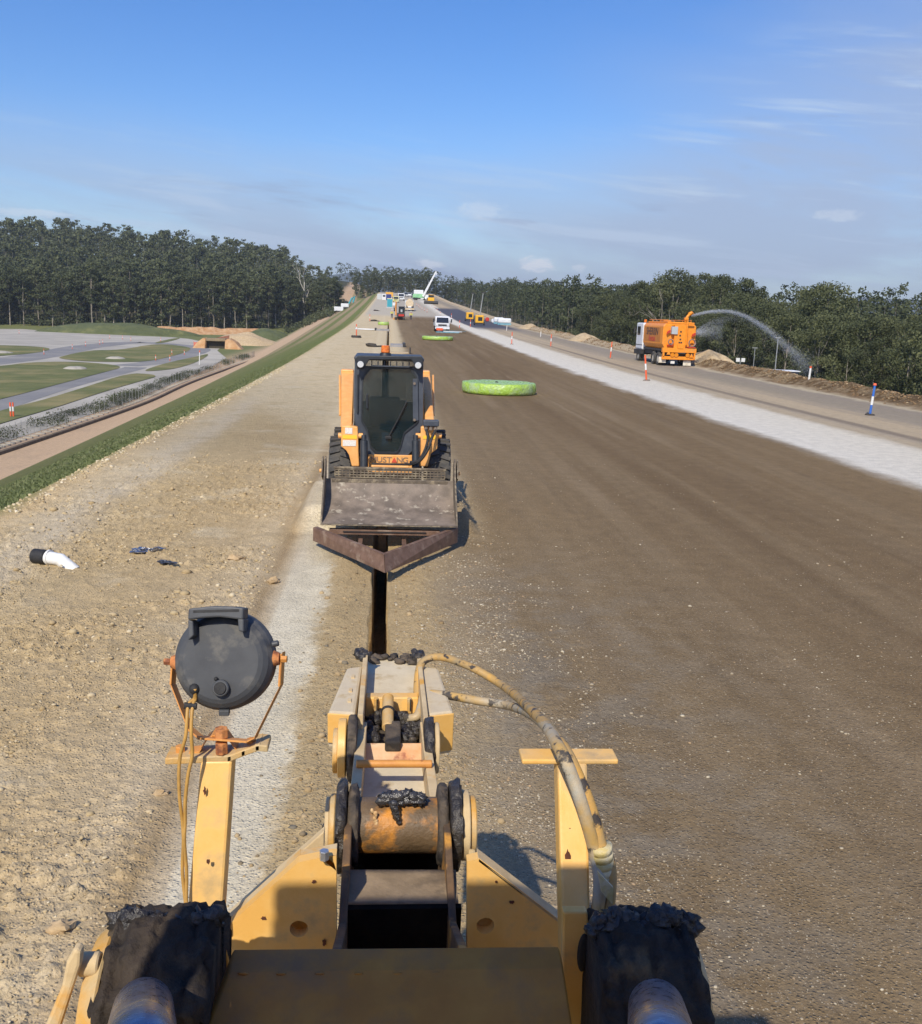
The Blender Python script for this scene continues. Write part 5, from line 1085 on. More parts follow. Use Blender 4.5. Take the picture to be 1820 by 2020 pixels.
p = hp(1112, 680); heap('sand_heap', Vector((24.8, 124, gz(22, 124)-.1)), 2.4, 3.0, 1.1, SAND, 'pointed sand heap on the far bank left of the water truck', 'heap', 2)
heap('sand_heap', Vector((24.6, 172, gz(22, 172)-.1)), 2.4, 3, 1.0, SAND, 'low sand heap beside the far white pipes', 'heap', 3)
def yd(x, y, z=ZL): a, b = zz(x, y); return az(a, b, z)
p = yd(730, 190); heap('grass_mound', Vector((p.x, p.y+6, ZL-.1)), 33, 12, 4.4, GRS, 'long low grass covered mound before the left forest', 'mound', 4, 2.2)
p = yd(1610, 262); heap('sand_heap', Vector((p.x, p.y+2, ZL-.1)), 14, 9, 4.2, SAND, 'broad pale heap right of the culvert opening at the left forest edge', 'heap', 6, 1.4)
p = yd(1760, 235); heap('grass_mound', Vector((p.x-1, p.y+10, ZL-.1)), 12, 12, 4.5, GRS, 'grassy mound at the foot of the embankment beyond the fence', 'mound', 8, 1.8)
a = yd(1000, 190); b = yd(1700, 205); mb = MB(); nseg = 30; V = []
for i in range(nseg+1):
    t = i/nseg; q = a.lerp(b, t); q.y += 12; w = 1+.3*mn.noise(Vector((t*9, 3, 0))); V += [q+Vector((0, -7, -.2)), q+Vector((0, -3.5, 1.1*w)), q+Vector((0, -1.5, 1.4*w)), q+Vector((0, .3, 2.9*w)), q+Vector((0, 4, 3.0*w)), q+Vector((0, 8, -.2))]
F = [(6*i+j, 6*i+6+j, 6*i+7+j, 6*i+1+j) for i in range(nseg) for j in range(5)]; F = [f[::-1] for f in F]; tag(MB().add(V, F).build('cut_bank', ORD, None, smooth=True), 'stepped orange earth bank in front of the left forest', 'earth bank')
p = yd(1428, 288); cul = empty('culvert', p, 'dark box culvert opening with pale wing walls by the left forest', 'culvert'); CONC = M('weathered_concrete', lin((150, 132, 104)), lin((128, 112, 86)), .6, .9, 0, .3, 2)
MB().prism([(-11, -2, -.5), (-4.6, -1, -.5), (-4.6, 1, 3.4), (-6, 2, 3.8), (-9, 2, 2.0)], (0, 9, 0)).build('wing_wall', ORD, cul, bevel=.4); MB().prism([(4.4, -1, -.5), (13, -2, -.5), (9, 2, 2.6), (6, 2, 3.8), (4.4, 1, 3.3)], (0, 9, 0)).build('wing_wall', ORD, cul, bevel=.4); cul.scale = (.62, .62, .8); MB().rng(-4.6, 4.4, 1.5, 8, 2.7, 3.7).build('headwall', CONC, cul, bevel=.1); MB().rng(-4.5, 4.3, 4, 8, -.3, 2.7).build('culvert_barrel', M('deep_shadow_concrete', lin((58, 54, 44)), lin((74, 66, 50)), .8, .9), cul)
ORN = M('barrier_mesh', lin((226, 120, 88)), lin((214, 100, 66)), 3, .7, alpha=.8)
bf = empty('barrier_fence', yd(1285, 272), 'orange plastic barrier mesh beside the culvert opening', 'barrier fence'); MB().add([(0, 0, 0), (9, 1, 0), (9, 1, 1.3), (0, 0, 1.3), (6, 1, 1.2), (9.5, 8, 2.2), (9.5, 8, 3.5), (6, 1, 2.6)], [(0, 1, 2, 3), (4, 5, 6, 7)]).build('mesh', ORN, bf)
for x in (0, 3, 6, 9): MB().cyl((x, x/9, 0), (x, x/9, 1.6), .05, n=6).build('post', OR, bf)
# ================================================================ training yard surfaces
def smat(nm, c1, c2, s, c3=None, s3=.1): return M(nm, lin(c1), lin(c2), s, .92, 0, .4, 3, lin(c3) if c3 else None, s3, (.46, .66), .2, 8)
PADM = smat('yard_paving', (176, 170, 158), (164, 158, 146), .12, (188, 182, 168), .07); ASP = smat('yard_asphalt', (138, 136, 134), (128, 127, 126), .2, (152, 148, 142), .1); TURF = smat('yard_turf', (114, 116, 72), (98, 104, 62), .3, (142, 132, 90), .09)
KRB = smat('yard_kerb', (178, 172, 158), (168, 162, 150), .5)
def sheet(nm, pts, mat, dz):
    w = [yd(x, y)+Vector((0, 0, dz)) for x, y in pts]; o = MB().add([tuple(p) for p in w], [tuple(range(len(w)))]).build(nm, mat); o.data.update()
    if o.data.polygons[0].normal.z < 0: o.data.flip_normals()
    o['kind'] = 'structure'; return o
sheet('yard_paving', [(-700, 150), (150, 158), (560, 188), (1140, 212), (1250, 222), (1480, 270), (1440, 300), (1500, 350), (1400, 410), (1240, 480), (860, 638), (400, 792), (0, 918), (-300, 1005), (-700, 1100)], PADM, .03)
def rsm(pts, k=3):
    for _ in range(k):
        q = []; n = len(pts)
        for i in range(n):
            a, b = pts[i], pts[(i+1) % n]; q += [(a[0]*.75+b[0]*.25, a[1]*.75+b[1]*.25), (a[0]*.25+b[0]*.75, a[1]*.25+b[1]*.75)]
        pts = q
    return pts
for p_ in ([(-500, 262), (0, 266), (200, 272), (360, 288), (250, 318), (0, 338), (-500, 372)], [(388, 345), (600, 298), (790, 300), (1040, 253), (1245, 276), (1272, 294), (1200, 325), (1000, 374), (800, 379), (560, 374), (400, 356)], [(-500, 430), (0, 408), (200, 379), (500, 376), (720, 392), (822, 412), (700, 444), (480, 502), (200, 577), (0, 627), (-500, 760)],
           [(-500, 880), (0, 700), (260, 640), (560, 548), (850, 452), (1010, 460), (1040, 475), (980, 492), (700, 572), (430, 662), (300, 702), (0, 790), (-500, 950)], [(930, 440), (1100, 385), (1300, 342), (1400, 318), (1330, 370), (1180, 420), (1050, 436)], [(1010, 250), (1180, 215), (1200, 222), (1060, 256)]):
    sheet('turf_island', rsm(p_, 2), TURF, .10)
def roadline(pts, w, dz, mat, nm):
    P_ = [yd(x, y) for x, y in pts]; P_ = cat(P_, 8); V = []; 
    for i, p in enumerate(P_):
        t = (P_[min(i+1, len(P_)-1)]-P_[max(i-1, 0)]); t.z = 0; t.normalize(); nn = Vector((-t.y, t.x, 0))*w/2; V += [p+nn+Vector((0, 0, dz)), p-nn+Vector((0, 0, dz))]
    o = MB().add(V, [(2*i+1, 2*i+3, 2*i+2, 2*i) for i in range(len(P_)-1)]).build(nm, mat); o['kind'] = 'structure'
    if o.data.polygons[0].normal.z < 0: o.data.flip_normals()
for pts, w in (([(-500, 425), (0, 372), (250, 336), (440, 300), (600, 272), (900, 246), (1150, 262)], 9), ([(820, 402), (1000, 384), (1180, 345), (1320, 300), (1290, 276), (1180, 262)], 6), ([(-500, 835), (0, 664), (430, 532), (850, 428), (900, 412)], 4.2)):
    roadline(pts, w, .05, ASP, 'yard_road')
for i, (x, y) in enumerate(((770, 356), (500, 424), (15, 318))): p = yd(x, y); heap('pit_cover', p+Vector((0, 0, .02)), 2.2, 2.2, .5, KRB, ('pale pit cover in the turf island nearest the culvert', 'pale pit cover in the large middle turf island', 'pale pit cover in the turf at the far left edge')[i], 'pit cover', i, 3)
# ---- screened fence at the foot of the batter
def screen_mat():
    m = bpy.data.materials.new('shade_cloth'); m.use_nodes = True; N = m.node_tree.nodes; L = m.node_tree.links; b = N['Principled BSDF']; b.inputs['Roughness'].default_value = .9
    g = N.new('ShaderNodeNewGeometry'); n = N.new('ShaderNodeTexNoise'); n.inputs['Scale'].default_value = .22; n.inputs['Detail'].default_value = 7; vm = N.new('ShaderNodeVectorMath'); vm.operation = 'MULTIPLY'; vm.inputs[1].default_value = (1, .45, 3); L.new(g.outputs['Position'], vm.inputs[0]); L.new(vm.outputs[0], n.inputs['Vector'])
    r = N.new('ShaderNodeValToRGB'); L.new(n.outputs[0], r.inputs[0]); r.color_ramp.elements[0].position = .4; r.color_ramp.elements[0].color = (*lin((62, 78, 58)), 1); r.color_ramp.elements[1].position = .62; r.color_ramp.elements[1].color = (*lin((120, 124, 120)), 1); L.new(r.outputs[0], b.inputs['Base Color'])
    mp_ = N.new('ShaderNodeMapRange'); L.new(n.outputs[0], mp_.inputs[0]); mp_.inputs[1].default_value = .35; mp_.inputs[2].default_value = .65; mp_.inputs[3].default_value = .55; mp_.inputs[4].default_value = .08; L.new(mp_.outputs[0], b.inputs['Alpha']); return m
fa = yd(-300, 1030); fb = yd(0, 942); fc = yd(860, 658); fd_ = yd(1240, 500); fe = yd(1690, 345); FL = [fa, fb, fc, fd_, fe]; FL = cat(FL, 12)
fen = empty('site_fence', fa, 'long wire site fence with grey green shade cloth along the foot of the embankment', 'fence'); V = []; acc_ = 0; pl_ = []; 
for i in range(len(FL)): V += [FL[i]-fa+Vector((0, 0, .12)), FL[i]-fa+Vector((0, 0, 1.55+.05*math.sin(i*2.3)))]
MB().add(V, [(2*i, 2*i+2, 2*i+3, 2*i+1) for i in range(len(FL)-1)]).build('shade_cloth', screen_mat(), fen)
FT = MB().rng(-.4, .4, -.15, .15, 0, .14).build('fence_foot', KRB, fen, bevel=.03); FP_ = MB().cyl((0, 0, 0), (0, 0, 1.75), .025, n=6).build('fence_post', GALV, fen); first = True
for i in range(len(FL)-1):
    for t in (0, .5):
        q = FL[i].lerp(FL[i+1], t)-fa
        for s_ in (FT, FP_):
            if first: c = s_
            else: c = s_.copy(); col.objects.link(c); c.parent = fen
            c.location = q
        first = False
wd = []
for i in range(900):
    t = RNG.random()*(len(FL)-1); q = FL[int(t)].lerp(FL[min(int(t)+1, len(FL)-1)], t-int(t))
    if mn.fractal(Vector((t*.35, 3, 0)), 1, 2, 3) > -.05: wd.append((q.x-RNG.uniform(.6, 3.2), q.y+RNG.uniform(-1, 1)))
WEEDS = np.array(wd)
mb = MB(fa); mb.tube([p+Vector((1.6, 0, .1)) for p in FL], .22, 6).build('silt_sock', M('silt_sock', lin((96, 82, 66)), lin((120, 106, 86)), 2, .95), fen)
# ================================================================ far vehicles and plant
def emp(nm, px, py, label, cat_, rz=0, Y=None, grp=None):
    p = gp(px, py)
    if Y: x = at(px, py, Y).x; p = Vector((x, Y, gz(x, Y)))
    return empty(nm, p, label, cat_, grp, rz)
def B(par, x0, x1, y0, y1, z0, z1, nm, mt, bev=.03): return MB().rng(x0, x1, y0, y1, z0, z1).build(nm, mt, par, bevel=bev)
def wh(par, pts, r=.4, w=.28, rim=TW):
    for x, y in pts: wheel(par, (x, y, r), r, w, BLK, rim, lugs=0, off=(0, 0, 0), rim=.5)
def light_truck(px, py, label, s=1.0, cabm=TW, rz=0, body=GRB, Y=None):
    t = emp('parked_truck', px, py, label, 'truck', rz, Y); t.scale = (s, s, s)
    MB().prism([(-1, 0, .75), (-1, -.02, 1.25), (-1, .28, 2.1), (-1, .5, 2.2), (-1, 1.7, 2.2), (-1, 1.7, .75)], (2, 0, 0)).build('cab', cabm, t, bevel=.06)
    MB().prism([(-.88, -.035, 1.30), (.88, -.035, 1.30), (.82, .23, 2.02), (-.82, .23, 2.02)], (0, -.02, .006)).build('windscreen', WIN, t)
    B(t, -1.02, 1.02, -.12, .3, .42, .72, 'bumper', cabm); B(t, -.6, .6, -.04, -.005, .86, 1.08, 'grille', DKG, 0)
    for x in (-.8, .8): B(t, x-.16, x+.16, -.05, -.01, .88, 1.06, 'headlight', MC['lamp_lens'], .01)
    for x in (-1.0, 1.0): MB().rng(x-.01+(x > 0)*.01, x+.012, .45, 1.3, 1.35, 1.95).build('side_window', WIN, t)
    for x in (-1.25, 1.25): B(t, x-.1, x+.1, .1, .16, 1.35, 1.85, 'mirror', DKG); 
    B(t, -1.05, 1.05, 1.85, 5.2, .85, 1.0, 'tray', body); B(t, -1.05, -1.0, 1.85, 5.2, 1.01, 1.5, 'tray_side', body, .01); B(t, 1.0, 1.05, 1.85, 5.2, 1.01, 1.5, 'tray_side', body, .01); B(t, -1.0, 1.0, 1.85, 1.95, 1.01, 2.1, 'headboard', body, .01)
    B(t, -.4, .4, .4, 5.0, .5, .74, 'chassis', DKG); wh(t, [(-.86, .7), (.86, .7), (-.86, 4.0), (.86, 4.0)]); return t
t = light_truck(873, 655, 'white tray truck parked facing the camera beside the brown road base', 1.0); B(t, 1.0, 1.5, 2.2, 3.0, 1.4, 2.0, 'tool_locker', TW)
def pal():
    o = emp('pallet', 884, 656.5, 'blue and white pallets and sheets stacked in front of the parked white truck', 'pallets'); BP = M('pallet_blue', lin((96, 150, 170)), lin((130, 170, 180)), 3, .7)
    B(o, -1.6, 1.6, 0, 2, 0, .12, 'base_board', BP); B(o, -1.3, 2.0, .2, 2.2, .13, .22, 'sheet', TW); B(o, -.9, 2.6, .6, 2.6, .23, .3, 'sheet', M('sheet_grey', lin((90, 104, 104)), None)); B(o, -1.6, -.7, -.1, .8, .3, .62, 'barrier', OR)
pal()
# mini excavator seen from behind
def mini_ex(px, py, label):
    t = emp('mini_excavator', px, py, label, 'excavator')
    B(t, -1.05, -.6, 0, 2.4, 0, .55, 'track', RUB, .1); B(t, .6, 1.05, 0, 2.4, 0, .55, 'track', RUB, .1); B(t, -.6, .6, .5, 1.9, .2, .6, 'undercarriage', DKG); B(t, -.55, 1.05, .0, 2.2, .62, 1.45, 'engine_cover', DKG, .15)
    B(t, -.25, .85, -.03, -.005, .75, 1.15, 'rear_panel', RED, 0); B(t, -.25, 1.0, .5, 2.0, 1.46, 2.6, 'cab', WIN, .12); B(t, -.3, 1.02, .45, 2.05, 2.61, 2.7, 'cab_roof', DKG); B(t, .15, .5, .44, .49, 1.6, 2.1, 'sticker', GRB, 0)
    MB().tube([(-.75, 2.0, .9), (-.8, 2.3, 2.3), (-.78, 2.2, 3.6)], .16, 8).build('boom', OCH, t); MB().tube([(-.78, 2.2, 3.6), (-.95, 3.3, 2.4)], .12, 8).build('dipper', OCH, t)
    MB().prism([(-1.2, 3.1, 2.4), (-1.2, 3.7, 2.3), (-1.2, 3.5, 1.7), (-1.2, 3.0, 1.9)], (.6, 0, 0)).build('bucket', DKG, t); B(t, -1.3, 1.1, 2.6, 2.75, 0, .4, 'dozer_blade', OCH, .02)
mini_ex(789, 631, 'small black and red excavator seen from behind beside the worker')
# water cart seen from behind
def cart(px, py):
    t = emp('tanker_truck', px, py, 'dusty cream tanker truck seen from behind at the far end of the brown road', 'tanker truck'); CR = M('dusty_cream', lin((214, 196, 166)), lin((196, 176, 146)), 2, .8)
    MB().cyl((0, .2, 2.05), (0, 5.5, 2.05), 1.12, n=28, bev=.12).build('tank', CR, t, auto=40); B(t, -1.2, 1.2, -.1, .5, .35, .8, 'rear_bumper', CR); B(t, -.45, .45, -.25, .15, .9, 1.3, 'valve_box', TW); B(t, -1.2, 1.2, 5.8, 7.6, .9, 2.9, 'cab', TW, .1); B(t, -.5, .5, 0, 7.5, .6, .9, 'chassis', DKG)
    B(t, -.55, .55, 1, 5, 3.17, 3.3, 'walkway', CR); B(t, -1.25, -1.15, .2, 5, 1.0, 1.4, 'mudguard', CR); B(t, 1.15, 1.25, .2, 5, 1.0, 1.4, 'mudguard', CR); B(t, -.3, .3, -.14, -.11, .45, .62, 'number_plate', WH, 0); wh(t, [(-1, 1), (1, 1), (-1, 2.3), (1, 2.3), (-1, 6.8), (1, 6.8)], .48)
cart(808.5, 613.5)
# person in hi-vis beside the excavator
def person(px, py, label, sc_=1.0, face=0, shirt=None, pants=None):
    p = gp(px, py); r = empty('person', p, label, 'person', rz=face); r.scale = (sc_,)*3
    sk = M('skin', lin((190, 140, 110)), None, 5, .6); sh = M('hivis_yellow', lin((220, 226, 60)), lin((206, 212, 54)), 9, .7); pn = M('navy_trousers', lin((36, 42, 62)), None, 5, .8)
    def skin_obj(nm, pts, edges, rad, mt):
        me = bpy.data.meshes.new(nm); me.from_pydata(pts, edges, []); o = bpy.data.objects.new(nm, me); col.objects.link(o); o.parent = r; me.materials.append(mt)
        m1 = o.modifiers.new('s', 'SKIN'); 
        for i, q in enumerate(rad): me.skin_vertices[0].data[i].radius = (q, q*.8)
        me.skin_vertices[0].data[0].use_root = True; m2 = o.modifiers.new('u', 'SUBSURF'); m2.levels = 2; m2.render_levels = 2; return o
    skin_obj('body', [(0, 0, .95), (0, 0, 1.2), (0, 0, 1.42), (0, 0, 1.52), (0, -.01, 1.62), (0, -.01, 1.72), (-.11, 0, .9), (-.12, .02, .5), (-.13, .05, .08), (-.13, -.1, .05), (.11, 0, .9), (.13, -.04, .5), (.15, 0, .08), (.15, -.15, .05), (-.2, 0, 1.42), (-.27, .02, 1.15), (-.26, -.08, .92), (.2, 0, 1.42), (.28, .02, 1.15), (.24, -.12, .98)],
             [(0, 1), (1, 2), (2, 3), (3, 4), (4, 5), (0, 6), (6, 7), (7, 8), (8, 9), (0, 10), (10, 11), (11, 12), (12, 13), (2, 14), (14, 15), (15, 16), (2, 17), (17, 18), (18, 19)], [.14, .14, .14, .06, .09, .08, .095, .07, .05, .045, .095, .07, .05, .045, .06, .05, .035, .06, .05, .035], sk)
    skin_obj('shirt', [(0, 0, .93), (0, 0, 1.2), (0, 0, 1.43), (-.21, 0, 1.42), (-.275, .02, 1.15), (-.265, -.06, .97), (.21, 0, 1.42), (.285, .02, 1.15), (.25, -.10, 1.01)], [(0, 1), (1, 2), (2, 3), (3, 4), (4, 5), (2, 6), (6, 7), (7, 8)], [.16, .165, .16, .075, .062, .05, .075, .062, .05], sh)
    skin_obj('trousers', [(0, 0, .93), (-.11, 0, .88), (-.12, .02, .5), (-.13, .05, .1), (.11, 0, .88), (.13, -.04, .5), (.15, 0, .1)], [(0, 1), (1, 2), (2, 3), (0, 4), (4, 5), (5, 6)], [.15, .115, .09, .075, .115, .09, .075], pn)
    MB().ball((0, -.01, 1.75), .135, 14, 8, (1, 1.15, .8)).build('hard_hat', WH, r, smooth=True); MB().cyl((0, -.02, 1.735), (0, -.02, 1.75), .17, n=14).build('hat_brim', WH, r)
    for z in (1.08, 1.30): MB().cyl((0, 0, z), (0, 0, z+.05), .172, n=14).build('reflective_band', GRB, r)
person(811, 632, 'person in yellow hi-vis shirt, navy trousers and white hard hat standing on the brown road')
person(773.5, 628.5, 'person in hi-vis shirt half hidden left of the small black excavator')
# portable toilet, containers
t = emp('portable_toilet', 769, 607.5, 'teal portable toilet with pale roof standing on the far hardstand', 'portable toilet'); TL = M('teal_plastic', lin((70, 168, 180)), lin((60, 150, 164)), 2, .5); Cc = M('cream_plastic', lin((214, 206, 150)), None, 3, .6)
B(t, -.75, .75, 0, 1.5, .35, 2.6, 'cabin', TL); B(t, -.78, .78, -.03, 1.53, 2.61, 2.85, 'roof', Cc, .08); B(t, -.4, .4, -.03, -.005, .45, 2.4, 'door', M('teal_door', lin((54, 150, 166)), None), 0); B(t, -1.0, 1.0, -.1, 1.6, .0, .34, 'skid_base', GRB); B(t, .85, 1.7, .3, 1.3, .8, 1.7, 'hand_wash', TW)
def container(x0, x1, y0, y1, label, mt, dep=6, doorm=None):
    px = (x0+x1)/2; p = gp(px, y1); s = p.y/FP; w = (x1-x0)*s/2; h = (y1-y0)*s; o = empty('site_container', p, label, 'container'); B(o, -w, w, 0, dep, 0, h, 'shell', mt, .04)
    for i in range(5):
        x = -w+2*w*(i+.5)/5; B(o, x-.05, x+.05, -.05, -.003, .15, h-.15, 'rib', mt, 0)
    if doorm: B(o, -.5, .5, -.06, -.052, h*.55, h*.85, 'window', doorm, 0)
    return o
fx = lambda x: 722.4+x*.10585
fy = lambda y: 511.7+y*.10585
container(fx(210), fx(298), fy(645), fy(742), 'pale grey container at the left end of the far container row', M('container_grey', lin((196, 200, 200)), lin((184, 188, 190)), 1, .6))
container(fx(301), fx(374), fy(650), fy(752), 'white site hut with a small window between grey and navy containers', TW, 6, WIN)
container(fx(376), fx(470), fy(652), fy(760), 'navy blue container in the far row', M('container_navy', lin((46, 64, 132)), lin((40, 56, 116)), 1, .6))
container(fx(472), fx(514), fy(700), fy(770), 'dark maroon and white box beside the navy container', M('container_maroon', lin((74, 44, 60)), lin((200, 190, 200)), .8, .6), 3)
container(fx(370), fx(505), fy(612), fy(690), 'yellow tipper body showing above the navy container', M('tipper_yellow', lin((232, 178, 72)), lin((214, 160, 62)), 1, .6), 3)
light_truck(fx(558), fy(803), 'truck with yellow lower cab parked near the far containers', 1.05, M('cab_yellowish', lin((206, 204, 110)), lin((226, 222, 180)), 1, .5))
light_truck(fx(656), fy(765), 'big white truck parked far away right of the containers', 1.35)
def car(px, py, label, mt, s=1.0, rz=0, nm='parked_car', cat_='car'):
    t = emp(nm, px, py, label, cat_, rz); t.scale = (s,)*3
    B(t, -.92, .92, 0, 4.6, .35, .95, 'body', mt, .12); MB().prism([(-.8, .9, .95), (-.8, 1.5, 1.6), (-.8, 3.3, 1.6), (-.8, 3.9, .95)], (1.6, 0, 0)).build('cabin', mt, t, bevel=.08); MB().prism([(-.72, .96, 1.02), (.72, .96, 1.02), (.68, 1.44, 1.53), (-.68, 1.44, 1.53)], (0, -.05, .03)).build('windscreen', WIN, t)
    for x in (-.82, .8): MB().rng(x, x+.02, 1.6, 3.2, 1.05, 1.5).build('side_window', WIN, t)
    for x in (-.65, .65): B(t, x-.15, x+.15, -.02, .02, .62, .78, 'headlight', MC['lamp_lens'], 0)
    wh(t, [(-.8, .9), (.8, .9), (-.8, 3.7), (.8, 3.7)], .35, .22, GRB); return t
car(fx(746), fy(700), 'light grey car parked far off right of the big white truck', GRB, 1.3); car(fx(886), fy(712), 'dark grey car parked alone on the pale far hardstand', M('car_dark', lin((70, 76, 84)), None, 2, .4), 1.2)
car(fx(812), fy(690), 'white van between the light grey and dark cars far away', TW, 1.3); car(fx(1138), fy(762), 'white ute parked beside the foot of the crane', TW, 1.3, R(80))
t = emp('soil_compactor', fx(1215), fy(832), 'yellow roller machine at the far end of the dark asphalt', 'roller'); YM = M('plant_yellow', lin((236, 178, 44)), lin((222, 166, 40)), 1, .5)
B(t, -1.2, 1.2, .8, 3.6, 1.1, 2.4, 'body', YM, .15); B(t, -1.0, 1.0, 1.4, 3.0, 2.41, 3.3, 'cab', WIN, .1); B(t, -1.1, 1.1, 1.3, 3.1, 3.31, 3.45, 'roof', YM); MB().cyl((-2.6, .6, .6), (2.6, .6, .6), .6, n=22).build('drum', DKG, t, auto=40); B(t, -2.7, 2.7, 1.25, 1.5, .5, .8, 'frame', DKG)
# crane with a long white boom
pc = gp(fx(1000), fy(758)); t = empty('mobile_crane', pc, 'mobile crane with green and white body and long white boom raised to the right', 'crane'); GN = M('crane_green', lin((130, 190, 140)), lin((150, 200, 150)), 1, .5)
B(t, -3.0, 2.2, 0, 2.6, 1.0, 2.6, 'carrier', GN, .15); B(t, -2.6, 1.6, .2, 2.4, 2.61, 4.4, 'housing', TW, .2); B(t, 2.3, 5.0, 0, 2.5, .9, 2.4, 'front_cab', TW, .15); B(t, -3.0, 5.0, .3, 2.3, .5, .95, 'chassis', DKG); wh(t, [(x, 0) for x in (-2.4, -1.2, 2.0, 3.6)], .6, .4)
ba, bb = at(fx(1062), fy(690), pc.y)-pc, at(fx(1308), fy(222), pc.y)-pc
mid = ba.lerp(bb, .5); MB().cyl(ba, mid, .62, .60, 4).build('boom_section', TW, t); MB().cyl(mid, bb, .50, .42, 4).build('boom_section', TW, t); MB().cyl(bb, bb+Vector((.2, 0, -1.4)), .3, .3, 6).build('boom_head', TW, t)
# light towers
for px, py, top, lab in ((927.3, 633.5, 578.5, 'yellow light tower, the farther of the two masts by the bank'), (946.5, 641.5, 577.5, 'yellow light tower, the nearer of the two masts by the bank')):
    p = gp(px, py); t = empty('light_tower', p, lab, 'light tower', 'mobile light towers by the far bank'); s = p.y/FP; hh = at(px, top, p.y).z-p.z
    B(t, -.75, .75, 0, 1.6, .45, 1.85, 'generator', YM, .08); B(t, -1.0, 1.0, -.1, 1.7, .2, .44, 'trailer', DKG); MB().cyl((.1, .8, 1.86), (.55, .8, hh), .11, .07, 8).build('mast', GALV, t); B(t, .15, 1.0, .7, .9, hh, hh+.18, 'lamp_head', DKG, .02); wh(t, [(-.9, .8), (.9, .8)], .3, .2); B(t, -.3, .5, -.02, -.003, .8, 1.5, 'door', WIN, 0)
# stored pipes and drums at the bank
p = gp(978, 640); 
for i, (px, py, w, mt, lab) in enumerate(((962, 634, 1.4, RED, 'red and white drum bundle left of the white pipes'), (974, 637, 1.7, TW, 'round white drum end among the stored pipes by the bank'), (985, 639, 2.0, TW, 'white storage box between drums by the bank'), (996, 641, 2.6, TW, 'white covered stack at the right end of the stored pipes'))):
    p = gp(px, py); o = empty('stored_drum' if i < 2 else 'storage_box', p, lab, 'drum' if i < 2 else 'box')
    if i < 2: MB().cyl((0, 0, .45), (0, 1.0, .45), .42, n=20, bev=.05).build('drum', mt, o, auto=40); B(o, -.5, .5, .4, 1.4, -.05, .05, 'chock', DKG)
    else: B(o, -w/2, w/2, 0, 1.5, .35, 1.3, 'cover', mt, .25); B(o, -w/2, w/2, .05, 1.45, 0, .34, 'frame', M('pallet_blue', lin((96, 150, 170))))
p = at(1553, 736, 92); o = empty('parked_car', (p.x, 92, gz(p.x, 92)), 'white vehicle roof showing just above the spoil bank', 'car'); zt_ = at(1553, 731, 92).z-gz(p.x, 92)
B(o, -1.5, 1.5, 0, 2, .4, zt_-.7, 'body', TW, .1); B(o, -1.3, 1.3, .1, 1.9, zt_-.69, zt_-.12, 'windows', WIN, .1); B(o, -1.4, 1.4, .05, 1.95, zt_-.11, zt_, 'roof', TW, .04)
p = at(1462, 710, 100); o = empty('twin_sign', (p.x, 100, gz(p.x, 100)), 'two small white panels on a post among the trees behind the bank', 'sign'); z = p.z-o.location.z
for x in (-.28, .28): B(o, x-.2, x+.2, 0, .04, z-.2, z+.2, 'panel', WH, .02)
MB().cyl((0, .06, 0), (0, .06, z), .04, n=8).build('post', GALV, o)
# teal excavator and pale bins left of the road
fx2 = lambda x: 632+x*.2315
fy2 = lambda y: 493.6+y*.2315
o = emp('teal_excavator', fx2(215), fy2(500), 'teal excavator arm and white body working below the left batter', 'excavator'); s = o.location.y/FP
B(o, -2.2, 1.6, 0, 3, .9, 2.6, 'body', TW, .2); B(o, -2.2, 1.8, 0, 3, 0, .85, 'tracks', DKG, .2); B(o, -.4, 1.2, .3, 2.2, 2.61, 3.8, 'cab', WIN, .1); MB().tube([(1.4, 1, 2.2), (3.0, 1.2, 5.2), (4.4, 1.2, 6.2), (3.6, 1.2, 3.2)], .4, 8).build('boom', TL, o)
o = emp('skip_bin', fx2(157), fy2(526), 'white box trailer parked below the left batter beside the teal excavator', 'trailer'); B(o, -2.2, 2.2, 0, 5, .6, 2.5, 'box', TW, .1); B(o, -2.0, 2.0, .2, 4.8, .2, .58, 'chassis', DKG); wh(o, [(-1.8, 1), (1.8, 1)], .4)
# concrete slabs lying across the shoulder
CON = M('concrete_slab', lin((150, 148, 148)), lin((136, 134, 136)), 2, .85, 0, .2, 8)
for x0, x1, y0, lab, dp in ((743, 768.5, 652, 'grey concrete slab running left of the far trench', 3.0), (770.5, 795, 684, 'grey concrete slab running right of the trench behind the skid steer', 3.2)):
    a = gp(x0, y0); b = gp(x1, y0); o = empty('concrete_slab', a, lab, 'slab'); w = b.x-a.x; B(o, 0, w, 0, dp, -.05, .22, 'slab', CON, .02); B(o, -.25 if x0 < 760 else w, 0 if x0 < 760 else w+.25, .1, dp-.1, -.05, .35, 'end_block', DKG, .02)
o = emp('white_pipe', 733, 651, 'curved white pipe lying at the left end of the grey slab', 'pipe'); MB().tube([(-2.2, 0, .1), (-1, -.5, .1), (.4, -.6, .1), (1.4, 0, .1)], .1, 8).build('pipe', TW, o, smooth=True)
o = emp('timber_pallet', 785, 697, 'pale timber sheet lying just behind the skid steer beacon', 'timber'); B(o, -.8, .9, 0, 2.2, 0, .06, 'board', M('timber_board', lin((196, 176, 140)), lin((184, 160, 122)), 4, .8)); B(o, -.8, -.7, 0, 2.2, .061, .12, 'batten', MC['timber_board']); B(o, .95, 1.05, 0, .8, 0, .5, 'stake', DKG)
